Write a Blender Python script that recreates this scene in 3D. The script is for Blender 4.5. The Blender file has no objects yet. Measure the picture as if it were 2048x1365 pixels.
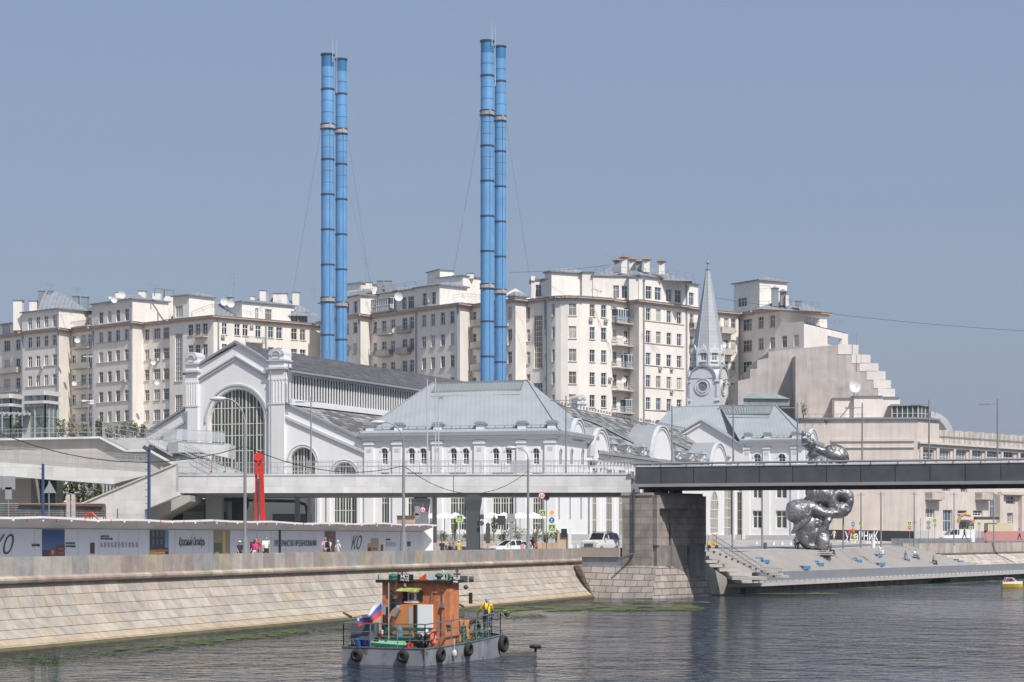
import bpy, bmesh, math, random
from mathutils import Vector, Matrix, noise
R = math.radians
F = 4200.0; HZ = 1077.0; CX = 1024.0; CAMZ = 5.5
sc = bpy.context.scene
# ---------------- camera ----------------
cam = bpy.data.cameras.new('camera'); camo = bpy.data.objects.new('camera', cam)
sc.collection.objects.link(camo); sc.camera = camo
camo.location = (0, 0, CAMZ); camo.rotation_euler = (R(90), 0, 0)
cam.sensor_width = 36; cam.lens = F/2048*36
cam.shift_y = (HZ-682.5)/2048; cam.clip_start = 1; cam.clip_end = 6000
# ---------------- sun and sky ----------------
SUN_EL, SUN_AZ = 52, 32          # azimuth: degrees to the right of the direction behind the camera
w = bpy.data.worlds.new('World'); sc.world = w; w.use_nodes = True
nt = w.node_tree; bg = nt.nodes['Background']
sky = nt.nodes.new('ShaderNodeTexSky'); sky.sky_type = 'NISHITA'; sky.sun_disc = False
sky.sun_elevation = R(SUN_EL); sky.sun_rotation = R(180-SUN_AZ)
sky.altitude = 150; sky.air_density = 1.6; sky.dust_density = 2.2; sky.ozone_density = 2.5
hsv = nt.nodes.new('ShaderNodeHueSaturation'); hsv.inputs['Saturation'].default_value = 1.0
mixs = nt.nodes.new('ShaderNodeMix'); mixs.data_type = 'RGBA'; mixs.inputs[0].default_value = 0.72
mixs.inputs[7].default_value = (2.12, 2.75, 4.4, 1)
nt.links.new(sky.outputs[0], hsv.inputs['Color']); nt.links.new(hsv.outputs[0], mixs.inputs[6])
tcw = nt.nodes.new('ShaderNodeTexCoord'); sep = nt.nodes.new('ShaderNodeSeparateXYZ'); mrw = nt.nodes.new('ShaderNodeMapRange')
nt.links.new(tcw.outputs['Generated'], sep.inputs[0]); nt.links.new(sep.outputs['Z'], mrw.inputs['Value'])
mrw.inputs['From Min'].default_value = .22; mrw.inputs['From Max'].default_value = .6; mrw.inputs['To Min'].default_value = .72; mrw.inputs['To Max'].default_value = .2
nt.links.new(mrw.outputs[0], mixs.inputs[0]); nt.links.new(mixs.outputs[2], bg.inputs['Color']); bg.inputs['Strength'].default_value = 0.1
sl = bpy.data.lights.new('sun', 'SUN'); sl.energy = 4.2; sl.angle = R(0.53); sl.color = (1, .95, .88)
so = bpy.data.objects.new('sun', sl); sc.collection.objects.link(so)
sd = Vector((math.sin(R(SUN_AZ))*math.cos(R(SUN_EL)), -math.cos(R(SUN_AZ))*math.cos(R(SUN_EL)), math.sin(R(SUN_EL))))
so.rotation_euler = sd.to_track_quat('Z', 'Y').to_euler(); so.location = (60, -60, 120)
sc.view_settings.view_transform = 'Standard'; sc.view_settings.look = 'None'
sc.view_settings.exposure = 0.2; sc.view_settings.gamma = 1
sc.render.resolution_x = 1024; sc.render.resolution_y = 682
rng = random.Random(7)

# ---------------- helpers ----------------
def P(x, y, D):
    """world point standing D metres away that the photo shows at pixel x, y"""
    return Vector(((x-CX)/F*D, D, CAMZ+(HZ-y)*D/F))
def G(x, D, z=0):
    return Vector(((x-CX)/F*D, D, z))
def zy(y, D): return CAMZ+(HZ-y)*D/F
def yz(z, D): return HZ-(z-CAMZ)*F/D
COL = sc.collection
ORG = {}
def setp(o, label=None, cat=None, group=None, kind=None):
    if label: o['label'] = label
    if cat: o['category'] = cat
    if group: o['group'] = group
    if kind: o['kind'] = kind
    return o
def thing(name, label, cat, loc=(0, 0, 0), group=None, local=False, rz=0):
    o = bpy.data.objects.new(name, None); COL.objects.link(o)
    o.empty_display_size = .5
    o.location = loc; o.rotation_euler = (0, 0, rz)
    ORG[o.name] = Vector((0, 0, 0)) if local else Vector(loc)
    return setp(o, label, cat, group)
def dup(root, loc, rz=0, label=None, group=None):
    r = root.copy(); COL.objects.link(r); r.location = loc; r.rotation_euler = (0, 0, rz)
    if label: r['label'] = label
    if group: r['group'] = group
    for ch in list(root.children):
        c = ch.copy(); COL.objects.link(c); c.parent = r
        for g in list(ch.children):
            d = g.copy(); COL.objects.link(d); d.parent = c
    return r
class MB:
    def __init__(s): s.v = []; s.f = []; s.m = []; s.c = []; s.hascol = False
    def face(s, pts, m=0, col=None):
        n = len(s.v); s.v += [Vector(p) for p in pts]; s.f.append(list(range(n, n+len(pts))))
        s.m.append(m); s.c.append(col)
        if col is not None: s.hascol = True
    def box(s, c, sx, sy, sz, rz=0, m=0, col=None, X=None, Y=None, Z=None):
        """box centred in plan on c, standing on c.z"""
        c = Vector(c)
        X = X or Vector((math.cos(rz), math.sin(rz), 0)); Y = Y or Vector((-math.sin(rz), math.cos(rz), 0)); Z = Z or Vector((0, 0, 1))
        p = [c+X*(a*sx/2)+Y*(b*sy/2)+Z*(k*sz) for k in (0, 1) for a, b in ((-1, -1), (1, -1), (1, 1), (-1, 1))]
        s.hexa(p, m, col)
    def hexa(s, p, m=0, col=None):
        for q in ((0, 3, 2, 1), (4, 5, 6, 7), (0, 1, 5, 4), (1, 2, 6, 5), (2, 3, 7, 6), (3, 0, 4, 7)):
            s.face([p[i] for i in q], m, col)
    def bar(s, a, b, w, h=None, m=0, up=(0, 0, 1), col=None):
        a = Vector(a); b = Vector(b); h = h or w; d = (b-a)
        if d.length < 1e-6: return
        d.normalize(); up = Vector(up)
        if abs(d.dot(up)) > .98: up = Vector((0, 1, 0))
        x = d.cross(up).normalized(); y = x.cross(d).normalized()
        p = [q+x*(i*w/2)+y*(j*h/2) for q in (a, b) for i, j in ((-1, -1), (1, -1), (1, 1), (-1, 1))]
        s.hexa(p, m, col)
    def cyl(s, a, b, r0, r1=None, n=10, m=0, caps=True, col=None):
        a = Vector(a); b = Vector(b); r1 = r0 if r1 is None else r1
        d = (b-a).normalized(); up = Vector((0, 0, 1)) if abs(d.z) < .95 else Vector((1, 0, 0))
        x = d.cross(up).normalized(); y = d.cross(x).normalized()
        A = [a+x*(r0*math.cos(t))+y*(r0*math.sin(t)) for t in [2*math.pi*i/n for i in range(n)]]
        B = [b+x*(r1*math.cos(t))+y*(r1*math.sin(t)) for t in [2*math.pi*i/n for i in range(n)]]
        for i in range(n):
            j = (i+1) % n
            if r1 > 1e-5: s.face([A[j], A[i], B[i], B[j]], m, col)
            else: s.face([A[j], A[i], b], m, col)
        if caps:
            s.face(A, m, col)
            if r1 > 1e-5: s.face(B[::-1], m, col)
    def tube(s, pts, r, n=6, m=0, col=None):
        for a, b in zip(pts, pts[1:]): s.cyl(a, b, r, r, n, m, True, col)
    def prism(s, poly, ext, m=0, col=None, mtop=None):
        """closed polygon swept along the vector ext"""
        poly = [Vector(p) for p in poly]; e = Vector(ext); n = len(poly)
        s.face(poly, m, col); s.face([p+e for p in poly[::-1]], m if mtop is None else mtop, col)
        for i in range(n):
            j = (i+1) % n
            s.face([poly[i], poly[i]+e, poly[j]+e, poly[j]], m, col)
    def ball(s, c, rx, ry=None, rz=None, n=10, k=6, m=0, col=None):
        c = Vector(c); ry = ry or rx; rz = rz or rx
        def q(i, j):
            t = 2*math.pi*i/n; p = math.pi*j/k
            return c+Vector((rx*math.sin(p)*math.cos(t), ry*math.sin(p)*math.sin(t), rz*math.cos(p)))
        for j in range(k):
            for i in range(n):
                if j == 0: s.face([q(0, 0), q(i, 1), q(i+1, 1)], m, col)
                elif j == k-1: s.face([q(i, j), q(0, k), q(i+1, j)], m, col)
                else: s.face([q(i, j), q(i, j+1), q(i+1, j+1), q(i+1, j)], m, col)
    def mesh(s, name, mats, org=Vector((0, 0, 0)), smooth=False, uv=True):
        me = bpy.data.meshes.new(name)
        me.from_pydata([tuple(p-org) for p in s.v], [], s.f)
        for mt in mats: me.materials.append(mt)
        for p, mi in zip(me.polygons, s.m): p.material_index = mi; p.use_smooth = smooth
        if uv:
            ul = me.uv_layers.new(name='UVMap')
            for p in me.polygons:
                nrm = p.normal
                if abs(nrm.z) > .92:
                    for li in p.loop_indices:
                        q = s.v[me.loops[li].vertex_index]; ul.data[li].uv = (q.x, q.y)
                else:
                    t = Vector((-nrm.y, nrm.x, 0)).normalized()
                    b = nrm.cross(t); sg = 1 if b.z > 0 else -1
                    for li in p.loop_indices:
                        q = s.v[me.loops[li].vertex_index]; ul.data[li].uv = (q.dot(t), q.dot(b)*sg)
        if s.hascol:
            ca = me.color_attributes.new('Col', 'FLOAT_COLOR', 'CORNER')
            for p, c in zip(me.polygons, s.c):
                c = c or (1, 1, 1)
                for li in p.loop_indices: ca.data[li].color = (c[0], c[1], c[2], 1)
        if smooth:
            bm = bmesh.new(); bm.from_mesh(me); bmesh.ops.remove_doubles(bm, verts=bm.verts, dist=1e-4)
            bm.to_mesh(me); bm.free()
        me.update(); return me
    def build(s, name, mats, parent=None, org=None, smooth=False, label=None, cat=None, group=None, kind=None, uv=True):
        if not isinstance(mats, (list, tuple)): mats = [mats]
        if parent is not None:
            o0 = ORG.get(parent.name, Vector((0, 0, 0)))
        else:
            o0 = Vector(org) if org is not None else Vector((0, 0, 0))
        me = s.mesh(name, mats, o0, smooth, uv)
        o = bpy.data.objects.new(name, me); COL.objects.link(o)
        if parent is not None: o.parent = parent
        else: o.location = o0
        ORG[o.name] = o0
        return setp(o, label, cat, group, kind)
def place(name, me, parent, loc, rz=0):
    """an object of shared mesh data at a world place, as a child of parent"""
    o = bpy.data.objects.new(name, me); COL.objects.link(o)
    o.location = Vector(loc)-(ORG.get(parent.name, Vector()) if parent else Vector())
    o.rotation_euler = (0, 0, rz)
    if parent: o.parent = parent
    return o

# ---------------- materials ----------------
MC = {}
def mat(name, col, rough=.8, metal=0, var=.0, vscale=.4, bump=0, bscale=8, usecol=False, spec=.4, streak=0, alpha=None, emis=None, dirt=None, wave=None):
    if name in MC: return MC[name]
    m = bpy.data.materials.new(name); m.use_nodes = True; n = m.node_tree; L = n.links
    b = n.nodes['Principled BSDF']; b.inputs['Roughness'].default_value = rough; b.inputs['Metallic'].default_value = metal
    b.inputs['Specular IOR Level'].default_value = spec
    col = tuple(col)+(1,)
    src = None
    if usecol:
        a = n.nodes.new('ShaderNodeAttribute'); a.attribute_name = 'Col'
        mx = n.nodes.new('ShaderNodeMix'); mx.data_type = 'RGBA'; mx.blend_type = 'MULTIPLY'; mx.inputs[0].default_value = 1
        mx.inputs[6].default_value = col; L.new(a.outputs['Color'], mx.inputs[7]); src = mx.outputs[2]
    tc = n.nodes.new('ShaderNodeTexCoord')
    def noisy(scale, det, vec=None, sc3=None):
        t = n.nodes.new('ShaderNodeTexNoise'); t.inputs['Scale'].default_value = scale; t.inputs['Detail'].default_value = det
        if sc3:
            mp = n.nodes.new('ShaderNodeMapping'); mp.inputs['Scale'].default_value = sc3
            L.new(tc.outputs['Object'], mp.inputs[0]); L.new(mp.outputs[0], t.inputs['Vector'])
        else: L.new(tc.outputs['Object'], t.inputs['Vector'])
        return t
    def mult(src, fac_socket, lo, hi):
        mr = n.nodes.new('ShaderNodeMapRange'); mr.inputs['From Min'].default_value = .3; mr.inputs['From Max'].default_value = .7
        mr.inputs['To Min'].default_value = lo; mr.inputs['To Max'].default_value = hi
        L.new(fac_socket, mr.inputs['Value'])
        vm = n.nodes.new('ShaderNodeVectorMath'); vm.operation = 'SCALE'
        if src is None: vm.inputs[0].default_value = col[:3]
        else: L.new(src, vm.inputs[0])
        L.new(mr.outputs[0], vm.inputs['Scale']); return vm.outputs[0]
    if var: src = mult(src, noisy(vscale, 6).outputs['Fac'], 1-var, 1+var)
    if streak: src = mult(src, noisy(1, 4, sc3=(1.6, 1.6, .12)).outputs['Fac'], 1-streak, 1+streak*.5)
    if wave:
        wv = n.nodes.new('ShaderNodeTexWave'); wv.bands_direction = wave[0]; wv.inputs['Scale'].default_value = wave[1]
        wv.inputs['Distortion'].default_value = wave[2]; L.new(tc.outputs['Object'], wv.inputs['Vector'])
        src = mult(src, wv.outputs['Fac'], 1-wave[3], 1+wave[3])
    if dirt:
        t = noisy(dirt[1], 8); mr = n.nodes.new('ShaderNodeMapRange')
        mr.inputs['From Min'].default_value = dirt[2]; mr.inputs['From Max'].default_value = dirt[2]+.12
        mr.inputs['To Max'].default_value = dirt[3]; L.new(t.outputs['Fac'], mr.inputs['Value'])
        mx = n.nodes.new('ShaderNodeMix'); mx.data_type = 'RGBA'; L.new(mr.outputs[0], mx.inputs[0])
        if src is None: mx.inputs[6].default_value = col
        else: L.new(src, mx.inputs[6])
        mx.inputs[7].default_value = tuple(dirt[0])+(1,); src = mx.outputs[2]
    if src is None: b.inputs['Base Color'].default_value = col
    else: L.new(src, b.inputs['Base Color'])
    if bump:
        t = noisy(bscale, 6); bp = n.nodes.new('ShaderNodeBump'); bp.inputs['Strength'].default_value = bump
        bp.inputs['Distance'].default_value = .1; L.new(t.outputs['Fac'], bp.inputs['Height']); L.new(bp.outputs[0], b.inputs['Normal'])
    if alpha is not None: b.inputs['Alpha'].default_value = alpha
    if emis: b.inputs['Emission Color'].default_value = tuple(emis)+(1,); b.inputs['Emission Strength'].default_value = 1
    MC[name] = m; return m
def brickmat(name, c1, c2, mortar, bw, bh, ms=.02, rough=.85, var=.12, offs=.5, bump=.3, bias=0):
    if name in MC: return MC[name]
    m = bpy.data.materials.new(name); m.use_nodes = True; n = m.node_tree; L = n.links
    b = n.nodes['Principled BSDF']; b.inputs['Roughness'].default_value = rough
    uv = n.nodes.new('ShaderNodeUVMap'); t = n.nodes.new('ShaderNodeTexBrick'); L.new(uv.outputs[0], t.inputs['Vector'])
    t.inputs['Scale'].default_value = 1; t.inputs['Brick Width'].default_value = bw; t.inputs['Row Height'].default_value = bh
    t.inputs['Mortar Size'].default_value = ms; t.inputs['Color1'].default_value = tuple(c1)+(1,); t.inputs['Color2'].default_value = tuple(c2)+(1,)
    t.inputs['Mortar'].default_value = tuple(mortar)+(1,); t.offset = offs; t.inputs['Bias'].default_value = bias
    tc = n.nodes.new('ShaderNodeTexCoord'); ns = n.nodes.new('ShaderNodeTexNoise'); ns.inputs['Scale'].default_value = .7; ns.inputs['Detail'].default_value = 8
    L.new(tc.outputs['Object'], ns.inputs['Vector'])
    mr = n.nodes.new('ShaderNodeMapRange'); mr.inputs['From Min'].default_value = .3; mr.inputs['From Max'].default_value = .7
    mr.inputs['To Min'].default_value = 1-var; mr.inputs['To Max'].default_value = 1+var; L.new(ns.outputs['Fac'], mr.inputs['Value'])
    vm = n.nodes.new('ShaderNodeVectorMath'); vm.operation = 'SCALE'; L.new(t.outputs['Color'], vm.inputs[0]); L.new(mr.outputs[0], vm.inputs['Scale'])
    L.new(vm.outputs[0], b.inputs['Base Color'])
    if bump:
        bp = n.nodes.new('ShaderNodeBump'); bp.inputs['Strength'].default_value = bump; bp.inputs['Distance'].default_value = .05; bp.invert = True
        L.new(t.outputs['Fac'], bp.inputs['Height']); L.new(bp.outputs[0], b.inputs['Normal'])
    MC[name] = m; return m

M_wh = mat('white_plaster', (.76, .76, .765), .85, var=.03, vscale=.3, streak=.03)
M_whs = mat('white_stone_trim', (.52, .53, .55), .8, var=.05, vscale=1)
M_ap = mat('apartment_render', (.79, .742, .685), .9, var=.06, vscale=.25, streak=.07)
M_apd = mat('apartment_trim', (.50, .43, .375), .9, var=.1, vscale=1)
M_metal = mat('grey_roof_metal', (.27, .30, .33), .5, .3, var=.1, vscale=.5)
M_pipe = mat('galvanised_pipe', (.33, .37, .42), .45, .4)
M_wframe = mat('white_window_frame', (.8, .8, .8), .5)
M_dark = mat('dark_interior', (.012, .014, .018), .6)
M_rust = mat('rusty_steel', (.16, .075, .04), .8, var=.3, vscale=4)
M_cream = mat('cream_window_frame', (.68, .66, .56), .5)
def glassmat(name, col, rough=.06):
    return mat(name, col, rough, 0, var=.35, vscale=.35, spec=.7)
M_g1 = glassmat('window_glass_dark', (.035, .045, .055)); M_g2 = glassmat('window_glass_curtained', (.22, .22, .21), .25)
M_g3 = glassmat('window_glass_blue', (.07, .10, .13)); M_g4 = glassmat('window_glass_warm', (.15, .11, .07), .2)
M_gg = mat('green_tinted_glass', (.06, .13, .13), .05, spec=.9, var=.4, vscale=1)
M_g5 = glassmat('window_glass_blind', (.40, .39, .36), .4)
GL = [M_g1, M_g1, M_g2, M_g3, M_g1, M_g3, M_g4, M_g5]

# ---------------- facade with real openings ----------------
class Fac:
    """vertical wall plane between two plan points (left, right as seen from the canal)"""
    def __init__(s, A, B):
        s.A = Vector((A[0], A[1], 0)); s.B = Vector((B[0], B[1], 0)); d = s.B-s.A; s.L = d.length; s.d = d.normalized()
        s.n = Vector((s.d.y, -s.d.x, 0)); s.rz = math.atan2(s.d.y, s.d.x)
    def s_of(s, px):
        k = (px-CX)/F                       # A.x + d.x t = k (A.y + d.y t)
        return (k*s.A.y-s.A.x)/(s.d.x-k*s.d.y)
    def D(s, px): t = s.s_of(px); return s.A.y+s.d.y*t
    def z_of(s, px, py): return zy(py, s.D(px))
    def pt(s, t, z, out=0): q = s.A+s.d*t+s.n*out; return Vector((q.x, q.y, z))
    def wall(s, mb, z0, z1, holes=(), depth=.28, m=0, mr=None, zf=None):
        """holes: (s0, z0, s1, z1, arched). zf: optional function s -> top height"""
        mr = m if mr is None else mr
        S = sorted(set([0, s.L]+[round(min(max(h[i], 0), s.L), 4) for h in holes for i in (0, 2)]))
        for a, b in zip(S, S[1:]):
            if b-a < 1e-4: continue
            mid = (a+b)/2
            hs = sorted([h for h in holes if h[0]-1e-3 < mid < h[2]+1e-3], key=lambda h: h[1])
            z = z0
            for h in hs:
                if h[1] > z+1e-4: mb.face([s.pt(a, z), s.pt(b, z), s.pt(b, h[1]), s.pt(a, h[1])], m)
                z = max(z, h[3])
            if z < z1-1e-4: mb.face([s.pt(a, z), s.pt(b, z), s.pt(b, z1), s.pt(a, z1)], m)
        for h in holes:
            a, za, b, zb = h[:4]; arch = len(h) > 4 and h[4]
            if not arch:
                ring = [(a, za), (b, za), (b, zb), (a, zb)]
            else:
                r = (b-a)/2; zc = zb-r*arch; c = (a+b)/2; N = 14
                arc = [(c+r*math.cos(t), zc+r*arch*math.sin(t)) for t in [math.pi*i/N for i in range(N+1)]]
                ring = [(a, za), (b, za)]+arc
                for i in range(N):
                    p, q = arc[i], arc[i+1]
                    mb.face([s.pt(*q), s.pt(*p), s.pt(p[0], zb), s.pt(q[0], zb)], m)
            for i in range(len(ring)):
                p, q = ring[i], ring[(i+1) % len(ring)]
                if abs(p[0]-q[0])+abs(p[1]-q[1]) < 1e-5: continue
                mb.face([s.pt(*p), s.pt(p[0], p[1], -depth), s.pt(q[0], q[1], -depth), s.pt(*q)], mr)
WM = {}
def winmesh(w, h, style, glass, frame, fw=.07, arch=0):
    """a glazed window: x across, y out (towards -y), z up, foot at the origin"""
    key = (round(w, 2), round(h, 2), style, glass.name, frame.name, arch, fw)
    if key in WM: return WM[key]
    mb = MB(); t = .05
    def bx(x0, x1, z0, z1, d=0): mb.hexa([(x0, -t-d, z0), (x1, -t-d, z0), (x1, .02, z0), (x0, .02, z0), (x0, -t-d, z1), (x1, -t-d, z1), (x1, .02, z1), (x0, .02, z1)], 1)
    H = h
    if arch:
        r = w/2; zc = h-r*arch; N = 14
        arc = [(r*math.cos(a), zc+r*arch*math.sin(a)) for a in [math.pi*i/N for i in range(N+1)]]
        mb.face([(-w/2, 0, 0), (w/2, 0, 0)]+[(x, 0, z) for x, z in arc], 0)
        for p, q in zip(arc, arc[1:]): mb.bar((p[0], -.02, p[1]), (q[0], -.02, q[1]), fw, fw, 1, up=(0, 1, 0))
        def top(x): return zc+r*arch*math.sqrt(max(0, 1-(x/r)**2))
    else:
        mb.face([(-w/2, 0, 0), (w/2, 0, 0), (w/2, 0, h), (-w/2, 0, h)], 0)
        bx(-w/2, w/2, h-fw, h); top = lambda x: h-fw
    bx(-w/2, w/2, 0, fw)
    bx(-w/2, -w/2+fw, fw, top(-w/2+fw/2) if not arch else h-w/2*arch); bx(w/2-fw, w/2, fw, top(w/2) if not arch else h-w/2*arch)
    cols, rows, thick = style
    for i, x in enumerate(cols):
        X = (x-.5)*w; k = fw*(1.7 if i in thick else .8)
        bx(X-k/2, X+k/2, fw, top(X), .003)
    for z in rows:
        Z = z*h
        bx(-w/2+fw, w/2-fw, Z-fw*.45, Z+fw*.45, .006)
    me = mb.mesh('window', [glass, frame]); WM[key] = me; return me
ST_T = ((.5,), (.66,), ()); ST_2 = ((.34, .67), (.66,), ()); ST_G = ((.25, .5, .75), (.1, .2, .3, .4, .5, .6, .7, .8, .9), ())
def window(parent, fac, s0, z0, s1, z1, style=ST_T, glass=None, frame=None, depth=.22, arch=0, fw=.07, name='window'):
    g = glass or rng.choice(GL); fr = frame or M_wframe
    me = winmesh(s1-s0, z1-z0, style, g, fr, fw, arch)
    return place(name, me, parent, fac.pt((s0+s1)/2, z0, -depth), fac.rz)
# ================= the setting: water, river bed, land =================
U = Vector((.3206, .9472, 0)); V = Vector((.9472, -.3206, 0))      # along the canal, across it towards the water
W0 = Vector((6.7, 201, 0))                                         # foot of the parapet where it meets the pier
def cw(t, s=0, z=0): q = W0+U*t+V*s; return Vector((q.x, q.y, z))
QA = Vector((23.5, 210, 0)); QB = Vector((70.4, 289, 0)); QD = (QB-QA).normalized(); QN = Vector((QD.y, -QD.x, 0))
def qw(t, s=0, z=0): q = QA+QD*t-QN*s; return Vector((q.x, q.y, z))   # s: metres landward

def watermat():
    m = bpy.data.materials.new('canal_water'); m.use_nodes = True; n = m.node_tree; L = n.links
    b = n.nodes['Principled BSDF']; b.inputs['Base Color'].default_value = (.012, .02, .03, 1); b.inputs['Roughness'].default_value = .07
    b.inputs['IOR'].default_value = 1.33
    tc = n.nodes.new('ShaderNodeTexCoord')
    def layer(scale, sc3, det):
        mp = n.nodes.new('ShaderNodeMapping'); mp.inputs['Scale'].default_value = sc3; mp.inputs['Rotation'].default_value = (0, 0, R(-12))
        t = n.nodes.new('ShaderNodeTexNoise'); t.inputs['Scale'].default_value = scale; t.inputs['Detail'].default_value = det; t.inputs['Roughness'].default_value = .6
        L.new(tc.outputs['Object'], mp.inputs[0]); L.new(mp.outputs[0], t.inputs['Vector']); return t
    a = layer(.95, (1, 1.15, 1), 2.5); c = layer(.33, (1, .7, 1), 3)
    ad = n.nodes.new('ShaderNodeMath'); ad.operation = 'MULTIPLY_ADD'; L.new(c.outputs['Fac'], ad.inputs[0]); ad.inputs[1].default_value = 2.2; L.new(a.outputs['Fac'], ad.inputs[2])
    # calmer and rougher patches of breeze
    pt = layer(.045, (1, .55, 1), 3); mr = n.nodes.new('ShaderNodeMapRange'); mr.inputs['From Min'].default_value = .38; mr.inputs['From Max'].default_value = .6
    mr.inputs['To Min'].default_value = .2; mr.inputs['To Max'].default_value = 1.0; L.new(pt.outputs['Fac'], mr.inputs['Value'])
    bp = n.nodes.new('ShaderNodeBump'); bp.inputs['Distance'].default_value = 1.35
    L.new(mr.outputs[0], bp.inputs['Strength']); L.new(ad.outputs[0], bp.inputs['Height']); L.new(bp.outputs[0], b.inputs['Normal'])
    return m
mb = MB()
mb.face([(-260, -60, 0), (420, -60, 0), (420, 900, 0), (-260, 900, 0)])
mb.build('water', watermat(), kind='structure')
M_asph = mat('asphalt', (.17, .17, .175), .9, var=.12, vscale=.2, bump=.05)
M_pave = mat('granite_paving', (.36, .345, .33), .85, var=.1, vscale=.5)
M_plaza = brickmat('plaza_paving', (.34, .32, .31), (.38, .36, .345), (.26, .25, .24), 1.2, .6, .01, var=.1, bump=0)
M_earth = mat('dry_earth', (.23, .20, .16), .95, var=.2, vscale=.3)
ZS = 3.8
# one land sheet: street level behind the parapet, rising towards the buildings, running on to the horizon
rowA = [cw(-260, -.35, ZS), cw(-130, -.35, ZS), cw(-60, -.35, ZS), cw(0, -.35, 4.15), G(1300, 203, 4.3), G(1412, 219, 4.12), G(1630, 243, 4.14), G(1800, 286, 4.38), G(2060, 352, 4.75), G(2600, 560, 5.2)]
rowB = [cw(-260, -16, ZS), cw(-130, -16, ZS), cw(-60, -16, 3.85), G(1110, 222, 4.12), G(1290, 232, 4.5), G(1400, 240, 4.5), G(1610, 262, 4.5), G(1740, 312, 4.7), G(1960, 372, 4.9), G(2300, 600, 5.25)]
rowC = [cw(-260, -60, 4.2), cw(-130, -52, 4.4), cw(-60, -46, 4.8), G(1110, 249, 5.25), G(1230, 262, 5.3), G(1400, 277, 5.3), G(1560, 286, 5.3), G(1700, 341, 5.2), G(1880, 386, 5.2), G(2150, 640, 5.3)]
rowD = [Vector((-3000, 200, 5)), Vector((-3000, 600, 5)), Vector((-2500, 5000, 5)), Vector((-1000, 5000, 5)), Vector((0, 5000, 5)), Vector((400, 5000, 5)), Vector((800, 5000, 5)), Vector((1200, 5000, 5)), Vector((2000, 5000, 5)), Vector((3500, 5000, 5.3))]
mb = MB()
for ri, (r0, r1) in enumerate(((rowA, rowB), (rowB, rowC), (rowC, rowD))):
    for i in range(len(r0)-1): mb.face([r0[i], r0[i+1], r1[i+1], r1[i]], 0 if ri < 2 else 1)
mb.build('ground', [M_plaza, M_earth], kind='structure')
# carriageway laid on the land, between quay pavement and the building plinths
def lerp(a, b, k): return a+(b-a)*k
mb = MB()
for i in range(len(rowA)-2):
    p = [lerp(rowA[i], rowB[i], .45), lerp(rowA[i+1], rowB[i+1], .45), lerp(rowA[i+1], rowB[i+1], .97), lerp(rowA[i], rowB[i], .97)]
    if i < 3: p = [cw([-260, -130, -60][i], -7, ZS), cw([-130, -60, 0][i], -7, ZS), cw([-130, -60, 0][i], -15, ZS), cw([-260, -130, -60][i], -15, ZS)]
    mb.face([q+Vector((0, 0, .012)) for q in p])
mb.build('road', M_asph, kind='structure')

# ================= left embankment wall =================
TONES = [(.36, .33, .29), (.42, .38, .33), (.33, .32, .31), (.39, .33, .30), (.36, .29, .27), (.40, .34, .26), (.30, .30, .30), (.43, .40, .36), (.37, .31, .29), (.41, .385, .34)]
M_stone = mat('granite_blocks', (1, 1, 1), .85, var=.16, vscale=1.3, bump=.25, bscale=6, usecol=True, streak=.12)
def tint(c, k=.1): f = 1+rng.uniform(-k, k); return tuple(x*f for x in c)
ew = thing('embankment_wall', 'long tan granite embankment wall with sloping slab face rising from the canal', 'wall', cw(-60, 0, 0))
def parapet(pf, t0, t1, z0, z1, th, parent, name='parapet', wlo=1.0, whi=2.3, k=1):
    mb = MB(); t = t0
    while t < t1:
        w_ = rng.uniform(wlo, whi); t2 = min(t+w_, t1); c = tint(rng.choice(TONES), .08); c = tuple(min(1, x*k) for x in c)
        g = .012; dz = rng.uniform(-.006, .006)
        p = [pf(t+g, 0, z0), pf(t2-g, 0, z0), pf(t2-g, th, z0), pf(t+g, th, z0), pf(t+g, 0, z1+dz), pf(t2-g, 0, z1+dz), pf(t2-g, th, z1+dz), pf(t+g, th, z1+dz)]
        mb.hexa(p, 0, c); t = t2
    # mortar core
    p = [pf(t0, .03*(1 if th > 0 else -1), z0), pf(t1, .03*(1 if th > 0 else -1), z0), pf(t1, th*.9, z0), pf(t0, th*.9, z0)]
    mb.hexa(p+[q+Vector((0, 0, z1-z0-.03)) for q in p], 0, (.5, .47, .43))
    return mb.build(name, M_stone, parent)
TL, TR = -190, 1.5
parapet(lambda t, s, z: cw(t, s, z), TL, TR, 3.56, 4.55, -.38, ew)
mb = MB(); t = TL                                     # half-round moulding, in stones
while t < TR:
    w_ = rng.uniform(1.3, 2.2); t2 = min(t+w_, TR); c = tint(rng.choice(TONES[:2]+TONES[3:6]+TONES[7:]), .1); c = (c[0]*1.02, c[1]*.97, c[2]*.88)
    prof = [(-.3, 3.56), (.0, 3.56), (.10, 3.54), (.19, 3.46), (.21, 3.36), (.17, 3.26), (.06, 3.2), (-.3, 3.19)]
    a = [cw(t+.01, s, z) for s, z in prof]; b = [cw(t2-.01, s, z) for s, z in prof]
    for i in range(len(prof)-1): mb.face([a[i], b[i], b[i+1], a[i+1]][::-1], 0, c)
    mb.face(a, 0, c); mb.face(b[::-1], 0, c); t = t2
mb.build('cornice_moulding', M_stone, ew)
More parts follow.
